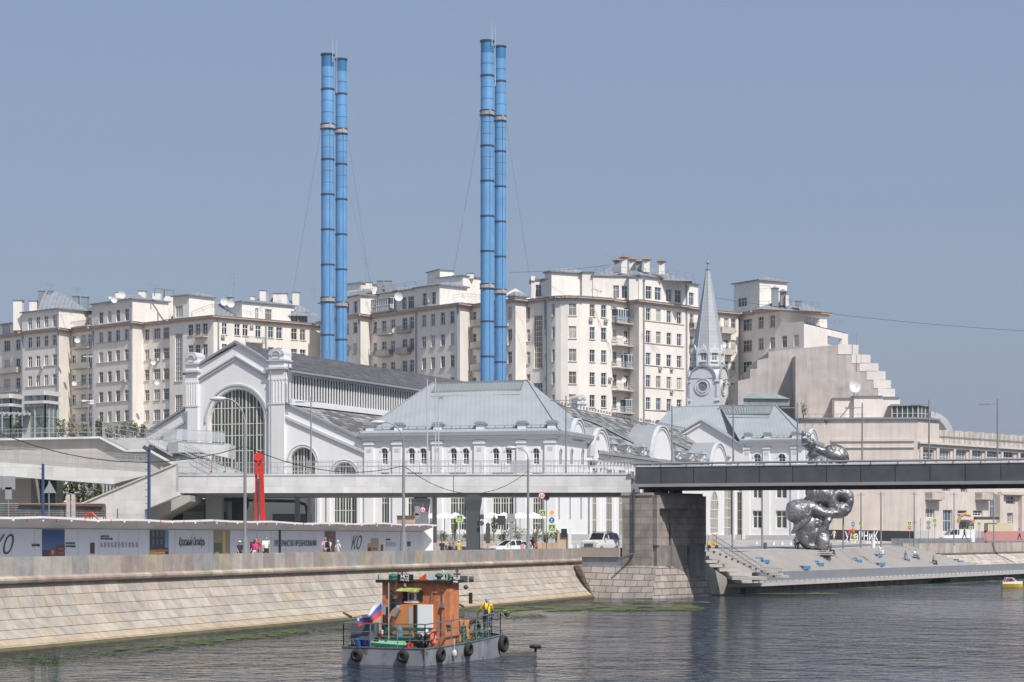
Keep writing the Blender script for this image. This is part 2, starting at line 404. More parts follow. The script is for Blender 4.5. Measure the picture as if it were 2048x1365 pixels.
# revetment: six courses of big slabs, leaning outward to the water
prof = [(-.12, 3.2), (.22, 2.55), (.62, 1.98), (1.08, 1.45), (1.6, .98), (2.15, .58), (2.62, .28)]
mb = MB()
for k in range(6):
    (s0, z0), (s1, z1) = prof[k], prof[k+1]; t = TL+rng.uniform(0, 1)
    while t < TR+4:
        w_ = rng.uniform(.75, 2.1); t2 = t+w_; base = rng.choice(TONES if k < 1 else TONES[:3]+TONES[5:8]+[TONES[9]]*3); c = tint(base, .17)
        c = tuple(.55*x+.45*y for x, y in zip(c, (.385, .32, .25)))
        if k == 5: c = (.42, .34, .25); c = tint(c, .07)
        g = .012; e = .012; sk = -.28                 # slanting joints
        tt = TR+2+s1*1.2
        ts = [min(x, tt) for x in (t+g+sk*0, t2-g+sk*0, t2-g+sk, t+g+sk)]
        if ts[1]-ts[0] > .02:
            mb.face([cw(ts[3], s1, z1+e), cw(ts[2], s1, z1+e), cw(ts[1], s0, z0-e), cw(ts[0], s0, z0-e)], 0, c)
        t = t2
mb2 = MB()
for k in range(6):
    (s0, z0), (s1, z1) = prof[k], prof[k+1]
    mb2.face([cw(TL, s1-.03, z1-.02), cw(TR+5, s1-.03, z1-.02), cw(TR+4, s0-.03, z0-.02), cw(TL, s0-.03, z0-.02)], 0, (.3, .25, .21))
for q, f in zip(mb2.f, range(99)): pass
off = len(mb.v); mb.v += mb2.v; mb.f += [[i+off for i in f] for f in mb2.f]; mb.m += mb2.m; mb.c += mb2.c
mb.build('sloping_revetment', M_stone, ew)
mb = MB()                                              # waterline footing
pr = [(2.62, .28), (2.76, .23), (2.98, .09), (3.0, -.6), (2.4, -.6), (2.4, .28)]
t = TL
while t < TR+5:
    w_ = rng.uniform(1.6, 3); t2 = min(t+w_, TR+5.5); c = tint((.40, .31, .22), .1)
    a = [cw(t, s, z) for s, z in pr]; b = [cw(t2-.01, s, z) for s, z in pr]
    for i in range(3): mb.face([a[i], b[i], b[i+1], a[i+1]][::-1], 0, c if i == 0 else (.10, .095, .05))
    t = t2
for k in (-63, -55, -49, -41): mb.cyl(cw(k, 2.3, .5), cw(k+.05, 2.9, .22), .09, n=8, col=(.05, .04, .03))
mb.build('footing', M_stone, ew)

# ================= right embankment (stone wall past the steps) =================
E0 = G(1806, 287, 0); E1 = G(2060, 350, 0); ED = (E1-E0).normalized(); EN = Vector((ED.y, -ED.x, 0))
def rw(t, s, z): q = E0+ED*t-EN*s; return Vector((q.x, q.y, z))
rwall = thing('embankment_wall', 'low pink and grey granite parapet wall right of the steps', 'wall', E0)
parapet(rw, 0, 130, 3.35, 4.55+.25, .45, rwall, wlo=1.4, whi=3, k=1.12)
mb = MB(); mb.hexa([rw(18, -.25, 3.1), rw(130, -.25, 3.1), rw(130, .3, 3.1), rw(18, .3, 3.1), rw(18, -.25, 3.35), rw(130, -.25, 3.35), rw(130, .3, 3.35), rw(18, .3, 3.35)], 0, (.16, .13, .11))
mb.build('cornice_moulding', M_stone, rwall)
mb = MB()
for k in range(5):
    z0 = 3.15-k*.45; z1 = z0-.45; s0 = -.05-k*.75; s1 = s0-.75; t = -2.0
    while t < 130:
        t2 = t+rng.uniform(1.2, 2.6); c = tint(TONES[rng.choice((0, 1, 7, 9, 3))], .12); c = tuple(x*1.1 for x in c)
        mb.face([rw(t+.02, s1, z1), rw(t2-.02, s1, z1), rw(t2-.02, s0, z0-.02), rw(t+.02, s0, z0-.02)], 0, c); t = t2
mb.build('sloping_revetment', M_stone, rwall)

# ================= quay, steps =================
M_conc = mat('quay_concrete', (.36, .33, .29), .9, var=.12, vscale=.5, streak=.15, bump=.08)
M_concd = mat('wet_concrete', (.15, .14, .115), .8, var=.35, vscale=.7, streak=.4)
M_slab = mat('pale_slab', (.47, .445, .42), .85, var=.07, vscale=.6)
q = thing('quay', 'low pale concrete quay running along the water below the terrace steps', 'quay', qw(0, 0, 0))
mb = MB(); p = [qw(-1, 0, .62), qw(150, 0, .62), qw(150, 7, .62), qw(-6, 7, .62)]
mb.hexa(p+[a+Vector((0, 0, .33)) for a in p]); mb.build('deck', M_slab, q)
mb = MB(); t = 1.2
while t < 150:
    if not (54 < t < 62):
        mb.hexa([qw(t, .7, -.5), qw(t+1.95, .7, -.5), qw(t+1.95, 3, -.5), qw(t, 3, -.5), qw(t, .7, .62), qw(t+1.95, .7, .62), qw(t+1.95, 3, .62), qw(t, 3, .62)])
    t += 2
mb.build('quay_wall', M_concd, q)
mb = MB(); mb.hexa([qw(-9, 1.2, -.5), qw(1.1, 1.2, -.5), qw(1.1, 4, -.5), qw(-9, 4, -.5), qw(-9, 1.2, 3.6), qw(1.1, 1.2, .62), qw(1.1, 4, .62), qw(-9, 4, 3.6)])
mb.build('end_wall', M_conc, q)
# terrace steps between the quay deck and the plaza edge
LO = [qw(-9.5, 5, .95), qw(2, 5, .95), G(1640, 233, .95), G(1800, 262, .95), G(2080, 320, .95)]
UP = [G(1412, 219, 4.12), G(1470, 226, 4.1), G(1630, 243, 4.14), G(1800, 286, 4.38), G(1812, 289, 4.4)]
LO = [G(1412, 211, .95), G(1530, 217.5, .95), G(1680, 238, .95), G(1840, 262, .95), G(2000, 291, .95)]
NS = 16; mb = MB(); N = 40
def samp(line, k):
    k *= len(line)-1; i = min(int(k), len(line)-2); return lerp(line[i], line[i+1], k-i)
for j in range(NS):
    f0, f1 = j/NS, (j+1)/NS
    for i in range(N):
        a, b = i/N, (i+1)/N
        la, ua, lb, ub = samp(LO, a), samp(UP, a), samp(LO, b), samp(UP, b)
        z = lambda l, u: l.z+(u.z-l.z)*f1
        A0, B0, B1, A1 = lerp(la, ua, f0), lerp(lb, ub, f0), lerp(lb, ub, f1), lerp(la, ua, f1)
        za, zb = z(la, ua), z(lb, ub); pa, pb = la.z+(ua.z-la.z)*f0, lb.z+(ub.z-lb.z)*f0
        mb.face([(A0.x, A0.y, pa), (B0.x, B0.y, pb), (B0.x, B0.y, zb), (A0.x, A0.y, za)])
        mb.face([(A0.x, A0.y, za), (B0.x, B0.y, zb), (B1.x, B1.y, zb), (A1.x, A1.y, za)])
M_step = mat('step_stone', (.385, .365, .345), .85, var=.07, vscale=.35)
st = mb.build('terrace_steps', M_step, org=G(1600, 235, 0), label='broad pale stone amphitheatre steps going down to the quay', cat='steps')
sideA = [lerp(LO[0], UP[0], k/6) for k in range(7)]
# cantilevered flight at the left end of the steps
fl = thing('staircase', 'cantilevered concrete stair slabs beside the dark granite pier', 'staircase', LO[0])
mb = MB()
for k in range(7):
    x = 1512-k*20+ (0 if k else 0); y = 1160-k*8.4; D = 207+k*1.9
    mb.box(P(x-14, y, D)+Vector((0, 1.6, 0)), 2.0 if k else 3.4, 4.2, .3, 0)
mb.build('slabs', M_slab, fl)
mb = MB()
for k in range(12):
    a = P(1408+k*12, 1098+k*4.9, 214-k*.55); mb.box(a+Vector((1.3, 1.7, -.2)), 1.4, 2.4, .2)
mb.build('treads', M_slab, fl)
mb = MB(); A = P(1424, 1068, 213); B = P(1530, 1136, 208); Cc = P(1563, 1137, 208)
for a, b in ((A, B), (B, Cc)):
    for dz in (0, -.5, -1.0): mb.bar(a+Vector((0, 0, dz)), b+Vector((0, 0, dz)), .045)
for i in range(34):
    a = lerp(A, B, i/33); mb.bar(a, a-Vector((0, 0, 1.15)), .03)
for i in range(11):
    a = lerp(B, Cc, i/10); mb.bar(a, a-Vector((0, 0, 1.15)), .03)
M_rail = mat('grey_steel_rail', (.30, .31, .33), .5, .5)
mb.build('railing', M_rail, fl)
# quay fence of perforated sheet
M_perf = mat('perforated_sheet', (.33, .34, .365), .55, .4, var=.06, vscale=.6, wave=('X', 2.2, .2, .06))
fq = thing('quay_fence', 'long low fence of grey perforated metal sheet along the quay edge', 'fence', qw(2, .3, .95))
mb = MB(); mb.hexa([qw(2, .3, 1.12), qw(150, .3, 1.12), qw(150, .36, 1.12), qw(2, .36, 1.12), qw(2, .3, 2.05), qw(150, .3, 2.05), qw(150, .36, 2.05), qw(2, .36, 2.05)])
mb.build('sheet', M_perf, fq)
mb = MB()
for i in range(100): mb.box(qw(2.2+i*1.48, .33, .95), .06, .08, .2, rz=math.atan2(QD.y, QD.x))
mb.build('post_feet', M_rail, fq)
fr = thing('promenade_fence', 'grey perforated metal fence on top of the right embankment', 'fence', rw(-7, .9, 4.4))
mb = MB(); mb.hexa([rw(-2, .9, 4.5), rw(130, .9, 4.75), rw(130, .95, 4.75), rw(-2, .95, 4.5), rw(-2, .9, 5.45), rw(130, .9, 5.75), rw(130, .95, 5.75), rw(-2, .95, 5.45)])
mb.build('sheet', mat('perforated_sheet_clear', (.33, .34, .365), .55, .4, alpha=.72), fr)
mb = MB()
for i in range(60): mb.box(rw(-2+i*2.2, 1.0, 4.38), .06, .06, 1.15)
mb.build('posts', M_rail, fr)
# blue benches on the steps
M_blue = mat('blue_bench_paint', (.06, .19, .36), .6, var=.08)
bench_px = [(445, 1092, 570, 1138, 'L'), (890, 1131, 983, 1172, 'L'), (727, 1163, 875, 1197, 'S'), (1197, 1110, 1281, 1149, 'L'), (1340, 1067, 1440, 1105, 'S'), (1341, 1136, 1480, 1174, 'S')]
BENCHES = [(1511, 1541, 1112, 1120, 2, 'wide two-step blue bench nearest the stair slabs'), (1622, 1645, 1122, 1130, 2, 'two-step blue bench just below the sculpture plinth'),
 (1581, 1618, 1130, 1137, 1, 'long slanting blue bench low on the steps below the sculpture'), (1698, 1719, 1117, 1125, 2, 'two-step blue bench left of the man in white'),
 (1734, 1760, 1106, 1114, 1, 'slanting blue bench with a man in white sitting at its end'), (1734, 1768, 1124, 1131, 1, 'slanting blue bench at the foot of the steps by the fence'),
 (1800, 1816, 1114, 1121, 1, 'blue bench under the seated couple, left half'), (1819, 1837, 1113, 1119, 1, 'blue bench under the woman in the hat'),
 (1860, 1870, 1123, 1129, 1, 'small blue bench under the woman in black'), (1910, 1925, 1117, 1124, 2, 'small blue bench at the far right of the steps')]
def step_depth(px, py):
    best = None
    for i in range(61):
        a = i/60; l, u = samp(LO, a), samp(UP, a)
        for j in range(41):
            p = lerp(l, u, j/40); x = CX+p.x/p.y*F; y = yz(p.z, p.y); d = (x-px)**2+(y-py)**2
            if best is None or d < best[0]: best = (d, p)
    return best[1]
for x0, x1, y0, y1, steps, lab in BENCHES:
    c = step_depth((x0+x1)/2, y1)-Vector((0, 0, .12)); D = c.y; W = (x1-x0)/F*D
    b = thing('blue_bench', lab, 'bench', c, group='blue benches on the terrace steps')
    mb = MB(); a = math.atan2(QD.y, QD.x)*.55
    if steps == 2:
        mb.box(c+Vector((-W*.22, .5, -.05)), W*.55, .7, .6, a); mb.box(c+Vector((W*.16, -.2, -.05)), W*.6, .6, .34, a)
    else:
        mb.box(c+Vector((W*.25, 0, -.05)), W*.5, .7, .4, a); mb.box(c+Vector((-W*.2, .9, .1)), W*.6, .25, .3, a-.25)
    mb.build('seat', M_blue, b)
    mb = MB()
    for k in (-.32, 0, .32): mb.box(c+Vector((W*k*.8+W*.1, .2, -.2)), .08, .5, .2, a)
    mb.build('leg', M_rail, b)
# ================= apartment house wings =================
ZC = 50.5
def Dc(y): return F*45/(HZ-y)
def rowz(k): return (46.9-4.23*k, 49.2-4.23*k)
def acmesh():
    if 'ac' in WM: return WM['ac']
    mb = MB(); mb.box((0, -.32, 0), .85, .36, .62); mb.cyl((-.12, -.501, .31), (-.12, -.52, .31), .23, n=12, m=1)
    mb.bar((-.3, 0, -.05), (-.3, -.5, -.05), .05, m=1); mb.bar((.3, 0, -.05), (.3, -.5, -.05), .05, m=1)
    WM['ac'] = mb.mesh('air_conditioner', [mat('ac_casing', (.58, .56, .52), .6), M_rail]); return WM['ac']
def dishmesh():
    if 'dish' in WM: return WM['dish']
    mb = MB(); n = 16
    rings = [(0, 0), (.35, .04), (.7, .16), (1, .32)]
    for (r0, d0), (r1, d1) in zip(rings, rings[1:]):
        for i in range(n):
            a, b = 2*math.pi*i/n, 2*math.pi*(i+1)/n
            pts = [(r0*math.cos(a), -d0, r0*math.sin(a)), (r1*math.cos(a), -d1, r1*math.sin(a)), (r1*math.cos(b), -d1, r1*math.sin(b)), (r0*math.cos(b), -d0, r0*math.sin(b))]
            pts2 = [(x, y+.04, z) for x, y, z in pts]
            if r0 == 0: pts = pts[:3]; pts2 = pts2[:3]
            mb.face(pts); mb.face(pts2[::-1])
    mb.tube([(0, -.25, -.95), (0, -.9, -.2), (0, -.95, 0)], .03, m=1); mb.bar((0, .0, 0), (0, .55, -.25), .08, m=1)
    WM['dish'] = mb.mesh('satellite_dish', [mat('dish_white', (.72, .72, .72), .5), M_rail], smooth=False); return WM['dish']
def dish(parent, p, r, rz=.5):
    o = place('satellite_dish', dishmesh(), parent, p, rz); r *= .6; o.scale = (r, r, r); return o
M_balc = mat('balcony_concrete', (.50, .45, .40), .9, var=.15)
def balcony(parent, fac, p0, p1, zf, style=0, depth=1.25):
    s0, s1 = fac.s_of(p0), fac.s_of(p1); mb = MB(); a, b = fac.pt(s0, zf-.22, .0), fac.pt(s1, zf-.22, .0); n = fac.n*depth
    mb.hexa([a, b, b+n, a+n]+[q+Vector((0, 0, .2)) for q in (a, b, b+n, a+n)], 0)
    mb.hexa([q+Vector((0, 0, -.18)) for q in (lerp(a, b, .1), lerp(a, b, .9), lerp(a, b, .9)+n*.7, lerp(a, b, .1)+n*.7)]+[lerp(a, b, .1), lerp(a, b, .9), lerp(a, b, .9)+n*.7, lerp(a, b, .1)+n*.7], 0)
    c0, c1 = fac.pt(s0, zf, 0), fac.pt(s1, zf, 0); up = Vector((0, 0, 1.05))
    path = [c0, c0+n*.96, c1+n*.96, c1]
    for u, v in zip(path, path[1:]):
        mb.bar(u+up, v+up, .06, m=1)
        if style == 1: mb.hexa([u+fac.n*-.0, v, v+fac.n*.04, u+fac.n*.04]+[q+Vector((0, 0, .95)) for q in (u, v, v+fac.n*.04, u+fac.n*.04)], 0)
        else:
            k = max(2, int((v-u).length/.16))
            for i in range(k+1): q = lerp(u, v, i/k); mb.bar(q, q+up, .025, m=1)
    if style == 2:           # glazed-in loggia
        hh = Vector((0, 0, 2.5))
        for u, v in zip(path, path[1:]):
            mb.face([u+up, v+up, v+hh, u+hh], 2)
            k = max(1, int((v-u).length/.6))
            for i in range(k+1): q = lerp(u, v, i/k); mb.bar(q, q+hh, .09, m=3)
            mb.bar(u+hh, v+hh, .1, m=3); mb.bar(u+up*1.05, v+up*1.05, .12, m=3)
            mb.face([u, v, v+up, u+up], 4)
        mb.face([p_+hh for p_ in path], 0)
    mb.build('balcony', [M_balc, M_rail, M_g3, M_wframe, mat('balcony_panel', (.42, .47, .50), .7)], parent)
def pipe(parent, fac, px, z0, z1, r=.14):
    s = fac.s_of(px); mb = MB(); mb.cyl(fac.pt(s, z0, .2), fac.pt(s, z1, .2), r, n=8)
    mb.cyl(fac.pt(s, z1, .2), fac.pt(s, z1+.5, .2), r, r*2.2, n=8)
    for i in range(4): z = z0+(z1-z0)*(i+.5)/4; mb.cyl(fac.pt(s, z, .2), fac.pt(s, z+.12, .2), r*1.25, n=8)
    mb.build('drainpipe', M_pipe, parent)
M_roofg = mat('grey_sheet_roof', (.25, .27, .30), .6, .2, var=.15, vscale=.6, wave=('X', .35, .3, .08))
class Wing:
    def __init__(s, root, back=20):
        s.root = root; s.wall = MB(); s.trim = MB(); s.pts = []; s.back = back; s.n = 0; s.prev = None; s.roof = MB(); s.wins = []
    def seg(s, x0, y0, x1, y1, cols=(), rows=range(0, 6), style=ST_T, big=(), band=False, att=None, ztop=ZC, zbot=5, corn=True, skip=(), D0=None, D1=None, mw=0):
        A = G(x0, D0 or Dc(y0)); B = G(x1, D1 or Dc(y1)); f = Fac(A, B); holes = []
        s.n += 1; dz = s.n*.004
        if s.prev is not None and (s.prev-A).length > .15:
            g = Fac(s.prev, A); g.wall(s.wall, zbot, ztop, m=mw)
            if corn: s.corn(g, ztop, dz+.002)
        for ci, c in enumerate(cols):
            px, w_ = c[:2]; sty = c[2] if len(c) > 2 else style
            for k in rows:
                if (ci, k) in skip: continue
                a, b = f.s_of(px-w_/2), f.s_of(px+w_/2); z0, z1 = rowz(k)
                holes.append((a, z0, b, z1)); s.wins.append((f, a, z0, b, z1, sty))
        for px, w_, ya, yb, sty in big:
            a, b = f.s_of(px-w_/2), f.s_of(px+w_/2); z1, z0 = f.z_of(px, ya), f.z_of(px, yb)
            holes.append((a, z0, b, z1)); s.wins.append((f, a, z0, b, z1, sty))
        f.wall(s.wall, zbot, ztop, holes, m=mw)
        if corn: s.corn(f, ztop, dz)
        if band:
            lo, hi = min(c[0] for c in cols)-9, max(c[0] for c in cols)+9
            for k in rows:
                z = rowz(k)[0]-.16; a, b = f.pt(f.s_of(lo), z, 0), f.pt(f.s_of(hi), z, 0); n = f.n*.12
                s.trim.hexa([a, b, b+n, a+n]+[q+Vector((0, 0, .14)) for q in (a, b, b+n, a+n)], 0)
        else:
            for h in holes:
                a, b = f.pt(h[0]-.1, h[1]-.14, 0), f.pt(h[2]+.1, h[1]-.14, 0); n = f.n*.14
                s.trim.hexa([a, b, b+n, a+n]+[q+Vector((0, 0, .12)) for q in (a, b, b+n, a+n)], 0)
        s.pts += [A, B] if (s.prev is None or (s.prev-A).length > .15) else [B]
        s.prev = B
        if att: s.attic(f, dz, **att)
        return f
    def corn(s, f, z, dz):
        a, b = f.pt(-.45, z-.75+dz, 0), f.pt(f.L+.45, z-.75+dz, 0); n = f.n*.25
        s.trim.hexa([a, b, b+n, a+n]+[q+Vector((0, 0, .4)) for q in (a, b, b+n, a+n)], 0)
        a, b = f.pt(-.75, z-.35+dz, -.3), f.pt(f.L+.75, z-.35+dz, -.3); n = f.n*1.05
        s.trim.hexa([a, b, b+n, a+n]+[q+Vector((0, 0, .3)) for q in (a, b, b+n, a+n)], 1)
        q0 = [q+Vector((0, 0, .302)) for q in (a-f.n*.0, b, b+n*1.08, a+n*1.08)]
        s.roof.hexa(q0+[q+Vector((0, 0, .1)) for q in q0], 0)
    def attic(s, f, dz, inset=0, zt=54.9, cols=(), a=0, b=1, depth=9, rows=((50.95, 53.4),), roof=.9, style=ST_T):
        g = Fac(f.pt(f.L*a, 0, -inset), f.pt(f.L*b, 0, -inset)); holes = []
        for px, w_ in cols:
            for z0, z1 in rows:
                p, q = g.s_of(px-w_/2), g.s_of(px+w_/2); holes.append((p, z0, q, z1)); s.wins.append((g, p, z0, q, z1, style))
        z0 = ZC+.05; g.wall(s.wall, z0, zt+dz, holes)
        c = [g.pt(0, z0, 0), g.pt(0, z0, -depth), g.pt(g.L, z0, -depth), g.pt(g.L, z0, 0)]
        for u, v in zip(c, c[1:]): s.wall.face([v, u, u+Vector((0, 0, zt-z0+dz)), v+Vector((0, 0, zt-z0+dz))])
        o = .45; e = [g.pt(-o, zt+dz, o), g.pt(g.L+o, zt+dz, o), g.pt(g.L+o, zt+dz, -depth-o), g.pt(-o, zt+dz, -depth-o)]
        e2 = [q+Vector((0, 0, .2)) for q in e]; s.roof.hexa(e+e2, 0)
        r0, r1 = g.pt(g.L*.25, zt+dz+.2+roof, -depth/2), g.pt(g.L*.75, zt+dz+.2+roof, -depth/2)
        for fc in ((e2[0], e2[1], r1, r0), (e2[1], e2[2], r1), (e2[2], e2[3], r0, r1), (e2[3], e2[0], r0)): s.roof.face(fc, 0)
        return g
    def finish(s, maxwin=100, matw=None):
        m = matw or M_ap
        P0, P1 = s.pts[0], s.pts[-1]; bk = Vector((0, s.back, 0)); poly = s.pts+[P1+bk, P0+bk]
        s.wall.face([Vector((p.x, p.y, ZC)) for p in poly], 1)
        Fac(P1, P1+bk).wall(s.wall, 5, ZC-.01); Fac(P0+bk, P0).wall(s.wall, 5, ZC-.01); Fac(P1+bk, P0+bk).wall(s.wall, 5, ZC-.01)
        s.wall.build('wall', [m, M_roofg], s.root); s.trim.build('cornice', [M_apd, mat('cornice_pink', (.50, .37, .31), .9, var=.15, vscale=1)], s.root)
        s.roof.build('roof', [M_roofg], s.root)
        s.wins.sort(key=lambda t: -(t[3]-t[1])*(t[4]-t[2])/(t[0].A.y**2))
        for (f, a, z0, b, z1, sty) in s.wins[:maxwin]: window(s.root, f, a, z0, b, z1, sty)
        rest = s.wins[maxwin:]
        if rest:
            mb = MB()
            for (f, a, z0, b, z1, sty) in rest:
                mb.face([f.pt(a, z0, -.22), f.pt(b, z0, -.22), f.pt(b, z1, -.22), f.pt(a, z1, -.22)], rng.choice((0, 0, 1, 3)))
                for x in (a, b, a+(b-a)*.5): mb.bar(f.pt(x, z0, -.18), f.pt(x, z1, -.18), .11, m=2)
                for z in (z0, z1, z0+(z1-z0)*.66): mb.bar(f.pt(a, z, -.18), f.pt(b, z, -.18), .11, m=2)
            mb.build('window_rows', [M_g1, M_g2, M_wframe, M_g3], s.root, kind='stuff')
    def ac(s, f, px, py):
        z = f.z_of(px, py); place('air_conditioner', acmesh(), s.root, f.pt(f.s_of(px), z, 0), f.rz)
def chim(root, x, y0, y1, w_, D, cap=True, m=None, name='chimney', d=None):
    """masonry chimney or vent: px centre, bottom y, top y, px width"""
    W = w_/F*D; mb = MB(); b = P(x, y0, D); h = (y0-y1)/F*D; d = d or W
    mb.box(b, W, d, h)
    if cap == 'cone': mb.box(b+Vector((0, 0, h+.25)), .1, .1, .01); mb.cyl(b+Vector((0, 0, h+.15)), b+Vector((0, 0, h+.75)), W*.95, 0, 8, 1)
    elif cap: mb.box(b+Vector((0, 0, h)), W*1.2, d*1.2, .15, m=1); mb.cyl(b+Vector((0, 0, h+.15)), b+Vector((0, 0, h+.5)), W*.5, .05, 4, 1)
    return mb.build(name, [m or M_ap, M_metal], root)
def roofrail(root, pts, h=1.0, step=2.2, r=.035):
    mb = MB()
    for a, b in zip(pts, pts[1:]):
        mb.bar(a+Vector((0, 0, h)), b+Vector((0, 0, h)), r*1.5); mb.bar(a+Vector((0, 0, h*.5)), b+Vector((0, 0, h*.5)), r)
        k = max(1, int((b-a).length/step))
        for i in range(k+1): q = lerp(a, b, i/k); mb.bar(q, q+Vector((0, 0, h)), r); mb.bar(q+Vector((0, 0, h)), q+Vector((.5, .6, 0)), r)
    mb.build('roof_railing', M_rail, root)
def antenna(root, x, y0, y1, D, n=2):
    mb = MB(); a, b = P(x, y0, D), P(x, y1, D); mb.bar(a, b, .07)
    for i in range(n):
        q = lerp(b, a, .05+.16*i); mb.bar(q+Vector((-1.1+.3*i, -.2, .1)), q+Vector((1.1-.3*i, .2, -.1)), .05)
        for k in (-.8, -.3, .3, .8): mb.bar(q+Vector((k, -.35, 0)), q+Vector((k, .35, 0)), .035)
    mb.build('antenna', M_rail, root)

# ---- left wing ----
a1 = thing('apartment_building', 'left wing of the tall beige apartment block, its roof crowded with dishes and vents', 'building', G(300, 445, 5), 'wings of the beige apartment block behind the white hall')
w = Wing(a1)
f = w.seg(-60, 679, 46, 665.8, cols=((14, 13, ST_2), (36, 9)), rows=range(0, 5), att=dict(inset=2, zt=53.2, cols=((12, 16), (31, 7), (41, 7)), style=ST_2))
for k in range(1, 5): balcony(a1, f, 2, 42, rowz(k)[0]-.6, k % 2)
f = w.seg(44, 664.5, 118, 656.6, cols=((60, 8), (76, 8), (92.5, 8), (109, 8)), rows=range(0, 6), band=True, att=dict(cols=((60, 8), (76, 8), (92.5, 8), (109, 8)), zt=54.6))
pipe(a1, f, 46, 6, 49); pipe(a1, f, 117, 6, 53); w.ac(f, 85, 738)
w.seg(118, 656.6, 142, 660.8)
f = w.seg(142, 660.8, 186, 655.3, cols=((147.5, 7), (167, 10, ST_2), (180, 8)), rows=range(0, 6), att=dict(inset=3.2, zt=53.8, cols=((149, 9), (180, 14)), style=ST_2))
for k in range(0, 5): balcony(a1, f, 151, 184, rowz(k)[0]-.55, (0, 1, 0, 0, 1)[k])
balcony(a1, f, 138, 185, 51.0, 0); dish(a1, P(154, 681, 446), 1.0); dish(a1, P(143, 650, 444), .8); dish(a1, P(148, 767, 446), .9)
f = w.seg(183.5, 654.6, 265, 644, cols=((202, 8.5), (219, 8), (235.5, 8.5), (253, 8)), rows=range(0, 6), band=True, att=dict(cols=((202, 8.5), (219, 8), (236, 8), (253.5, 8)), zt=55.2))
pipe(a1, f, 187, 6, 49); pipe(a1, f, 264, 6, 53.5); w.ac(f, 251, 765)
w.seg(265, 644, 287, 647)
f = w.seg(287, 647, 340, 641.5, cols=((294, 9), (314, 13, ST_2), (332.5, 12, ST_2)), rows=range(0, 6))
w.ac(f, 305, 724); w.ac(f, 316, 723); dish(a1, P(306, 725, 431), .9); dish(a1, P(313, 765, 431), .9)
f = w.seg(339.5, 640.5, 427, 632, cols=((381, 10), (395.5, 10), (410, 10)), rows=range(0, 6), big=((357.5, 15, 667, 763, ST_G), (357.5, 15, 790, 832, ST_G)), att=dict(inset=.3, zt=55.2, a=.05, b=.42, depth=7, cols=((358, 15),), style=ST_2))
balcony(a1, f, 393, 416, rowz(0)[0]-.4, 0)
f = w.seg(427, 632, 617, 647.5, cols=((449, 10), (474.5, 11, ST_2), (490.7, 11), (516.5, 11, ST_2), (541.7, 11), (558.5, 12), (588.5, 12), (605.5, 11.5)), rows=range(0, 4),
      att=dict(inset=4.5, zt=54.4, a=.42, b=.98, depth=8, cols=((514, 7), (537, 13), (589, 14), (607, 16)), style=ST_2))
pipe(a1, f, 436, 6, 49.5); pipe(a1, f, 531, 6, 49.5); w.ac(f, 445, 676); w.ac(f, 502.5, 656)
balcony(a1, f, 491, 524, rowz(0)[0]-1.2, 0)
w.seg(617, 647.5, 641, 650)
w.finish()
for (x, y0, y1, ww, cap, mt) in ((37, 622, 602, 17, True, None), (68, 620, 603, 15, True, None), (83, 616, 583, 11, True, M_metal), (101, 610, 583, 9, True, M_metal), (152, 616, 594, 12, True, M_metal), (170, 612, 595, 13, True, M_metal),
        (236, 592, 586, 9, True, None), (285, 590, 583, 14, True, None), (314, 612, 588, 16, False, None), (340, 612, 594, 20, False, None), (386, 604, 590, 12, True, None), (413, 617, 596, 16, True, None), (460, 604, 597, 10, 'cone', None),
        (526, 606, 582, 12, True, None), (555, 604, 588, 16, True, None), (566, 608, 588, 17, True, None), (592, 600, 586, 13, True, None), (505, 607, 594, 8, True, None)):
    chim(a1, x, y0+40, y1, ww, 460 if x < 300 else 446, cap, mt)
for x, y, r in ((243, 590, 1.3), (228, 600, 1.1), (448, 604, 1.35), (461, 608, 1.3), (220, 595, .5)): dish(a1, P(x, y, 430), r, .4)
mb = MB()                                               # attic hoods and slopes behind the cornice
for (x0, x1, ya, yb, xr, D) in ((74, 178, 622, 584, 100, 458), (178, 300, 618, 596, 240, 452), (343, 470, 633, 603, 420, 440), (470, 640, 632, 590, 540, 446), (230, 300, 610, 590, 262, 446)):
    a, b = P(x0, ya, D-4), P(x1, ya, D-4); c, d = P(x1, ya, D+9), P(x0, ya, D+9); r0, r1 = P(xr-10, yb, D+2.5), P(xr+18, yb, D+2.5)
    for fc in ((a, b, r1, r0), (b, c, r1), (c, d, r0, r1), (d, a, r0)): mb.face(fc)
mb.build('hipped_roof', [M_roofg], a1)
mb = MB()
for x, y in ((316, 577), (336, 580)):
    a = P(x-7, y, 438); b = P(x+12, y+1.5, 438); mb.bar(a, b, .25); mb.bar(a, a-Vector((0, 0, 1.6)), .2); mb.bar(b, b-Vector((0, 0, 1.8)), .2)
mb.build('roof_gantry', M_rail, a1)
antenna(a1, 101, 588, 568, 450); antenna(a1, 153, 592, 576, 450); antenna(a1, 467, 605, 545, 438, 3); antenna(a1, 628, 601, 576, 440); antenna(a1, 309, 580, 570, 438, 1)
roofrail(a1, [P(120, 636, 450), P(180, 626, 446), P(232, 612, 441)]); roofrail(a1, [P(383, 634, 430), P(425, 618, 426), P(500, 634, 431), P(560, 610, 436)])

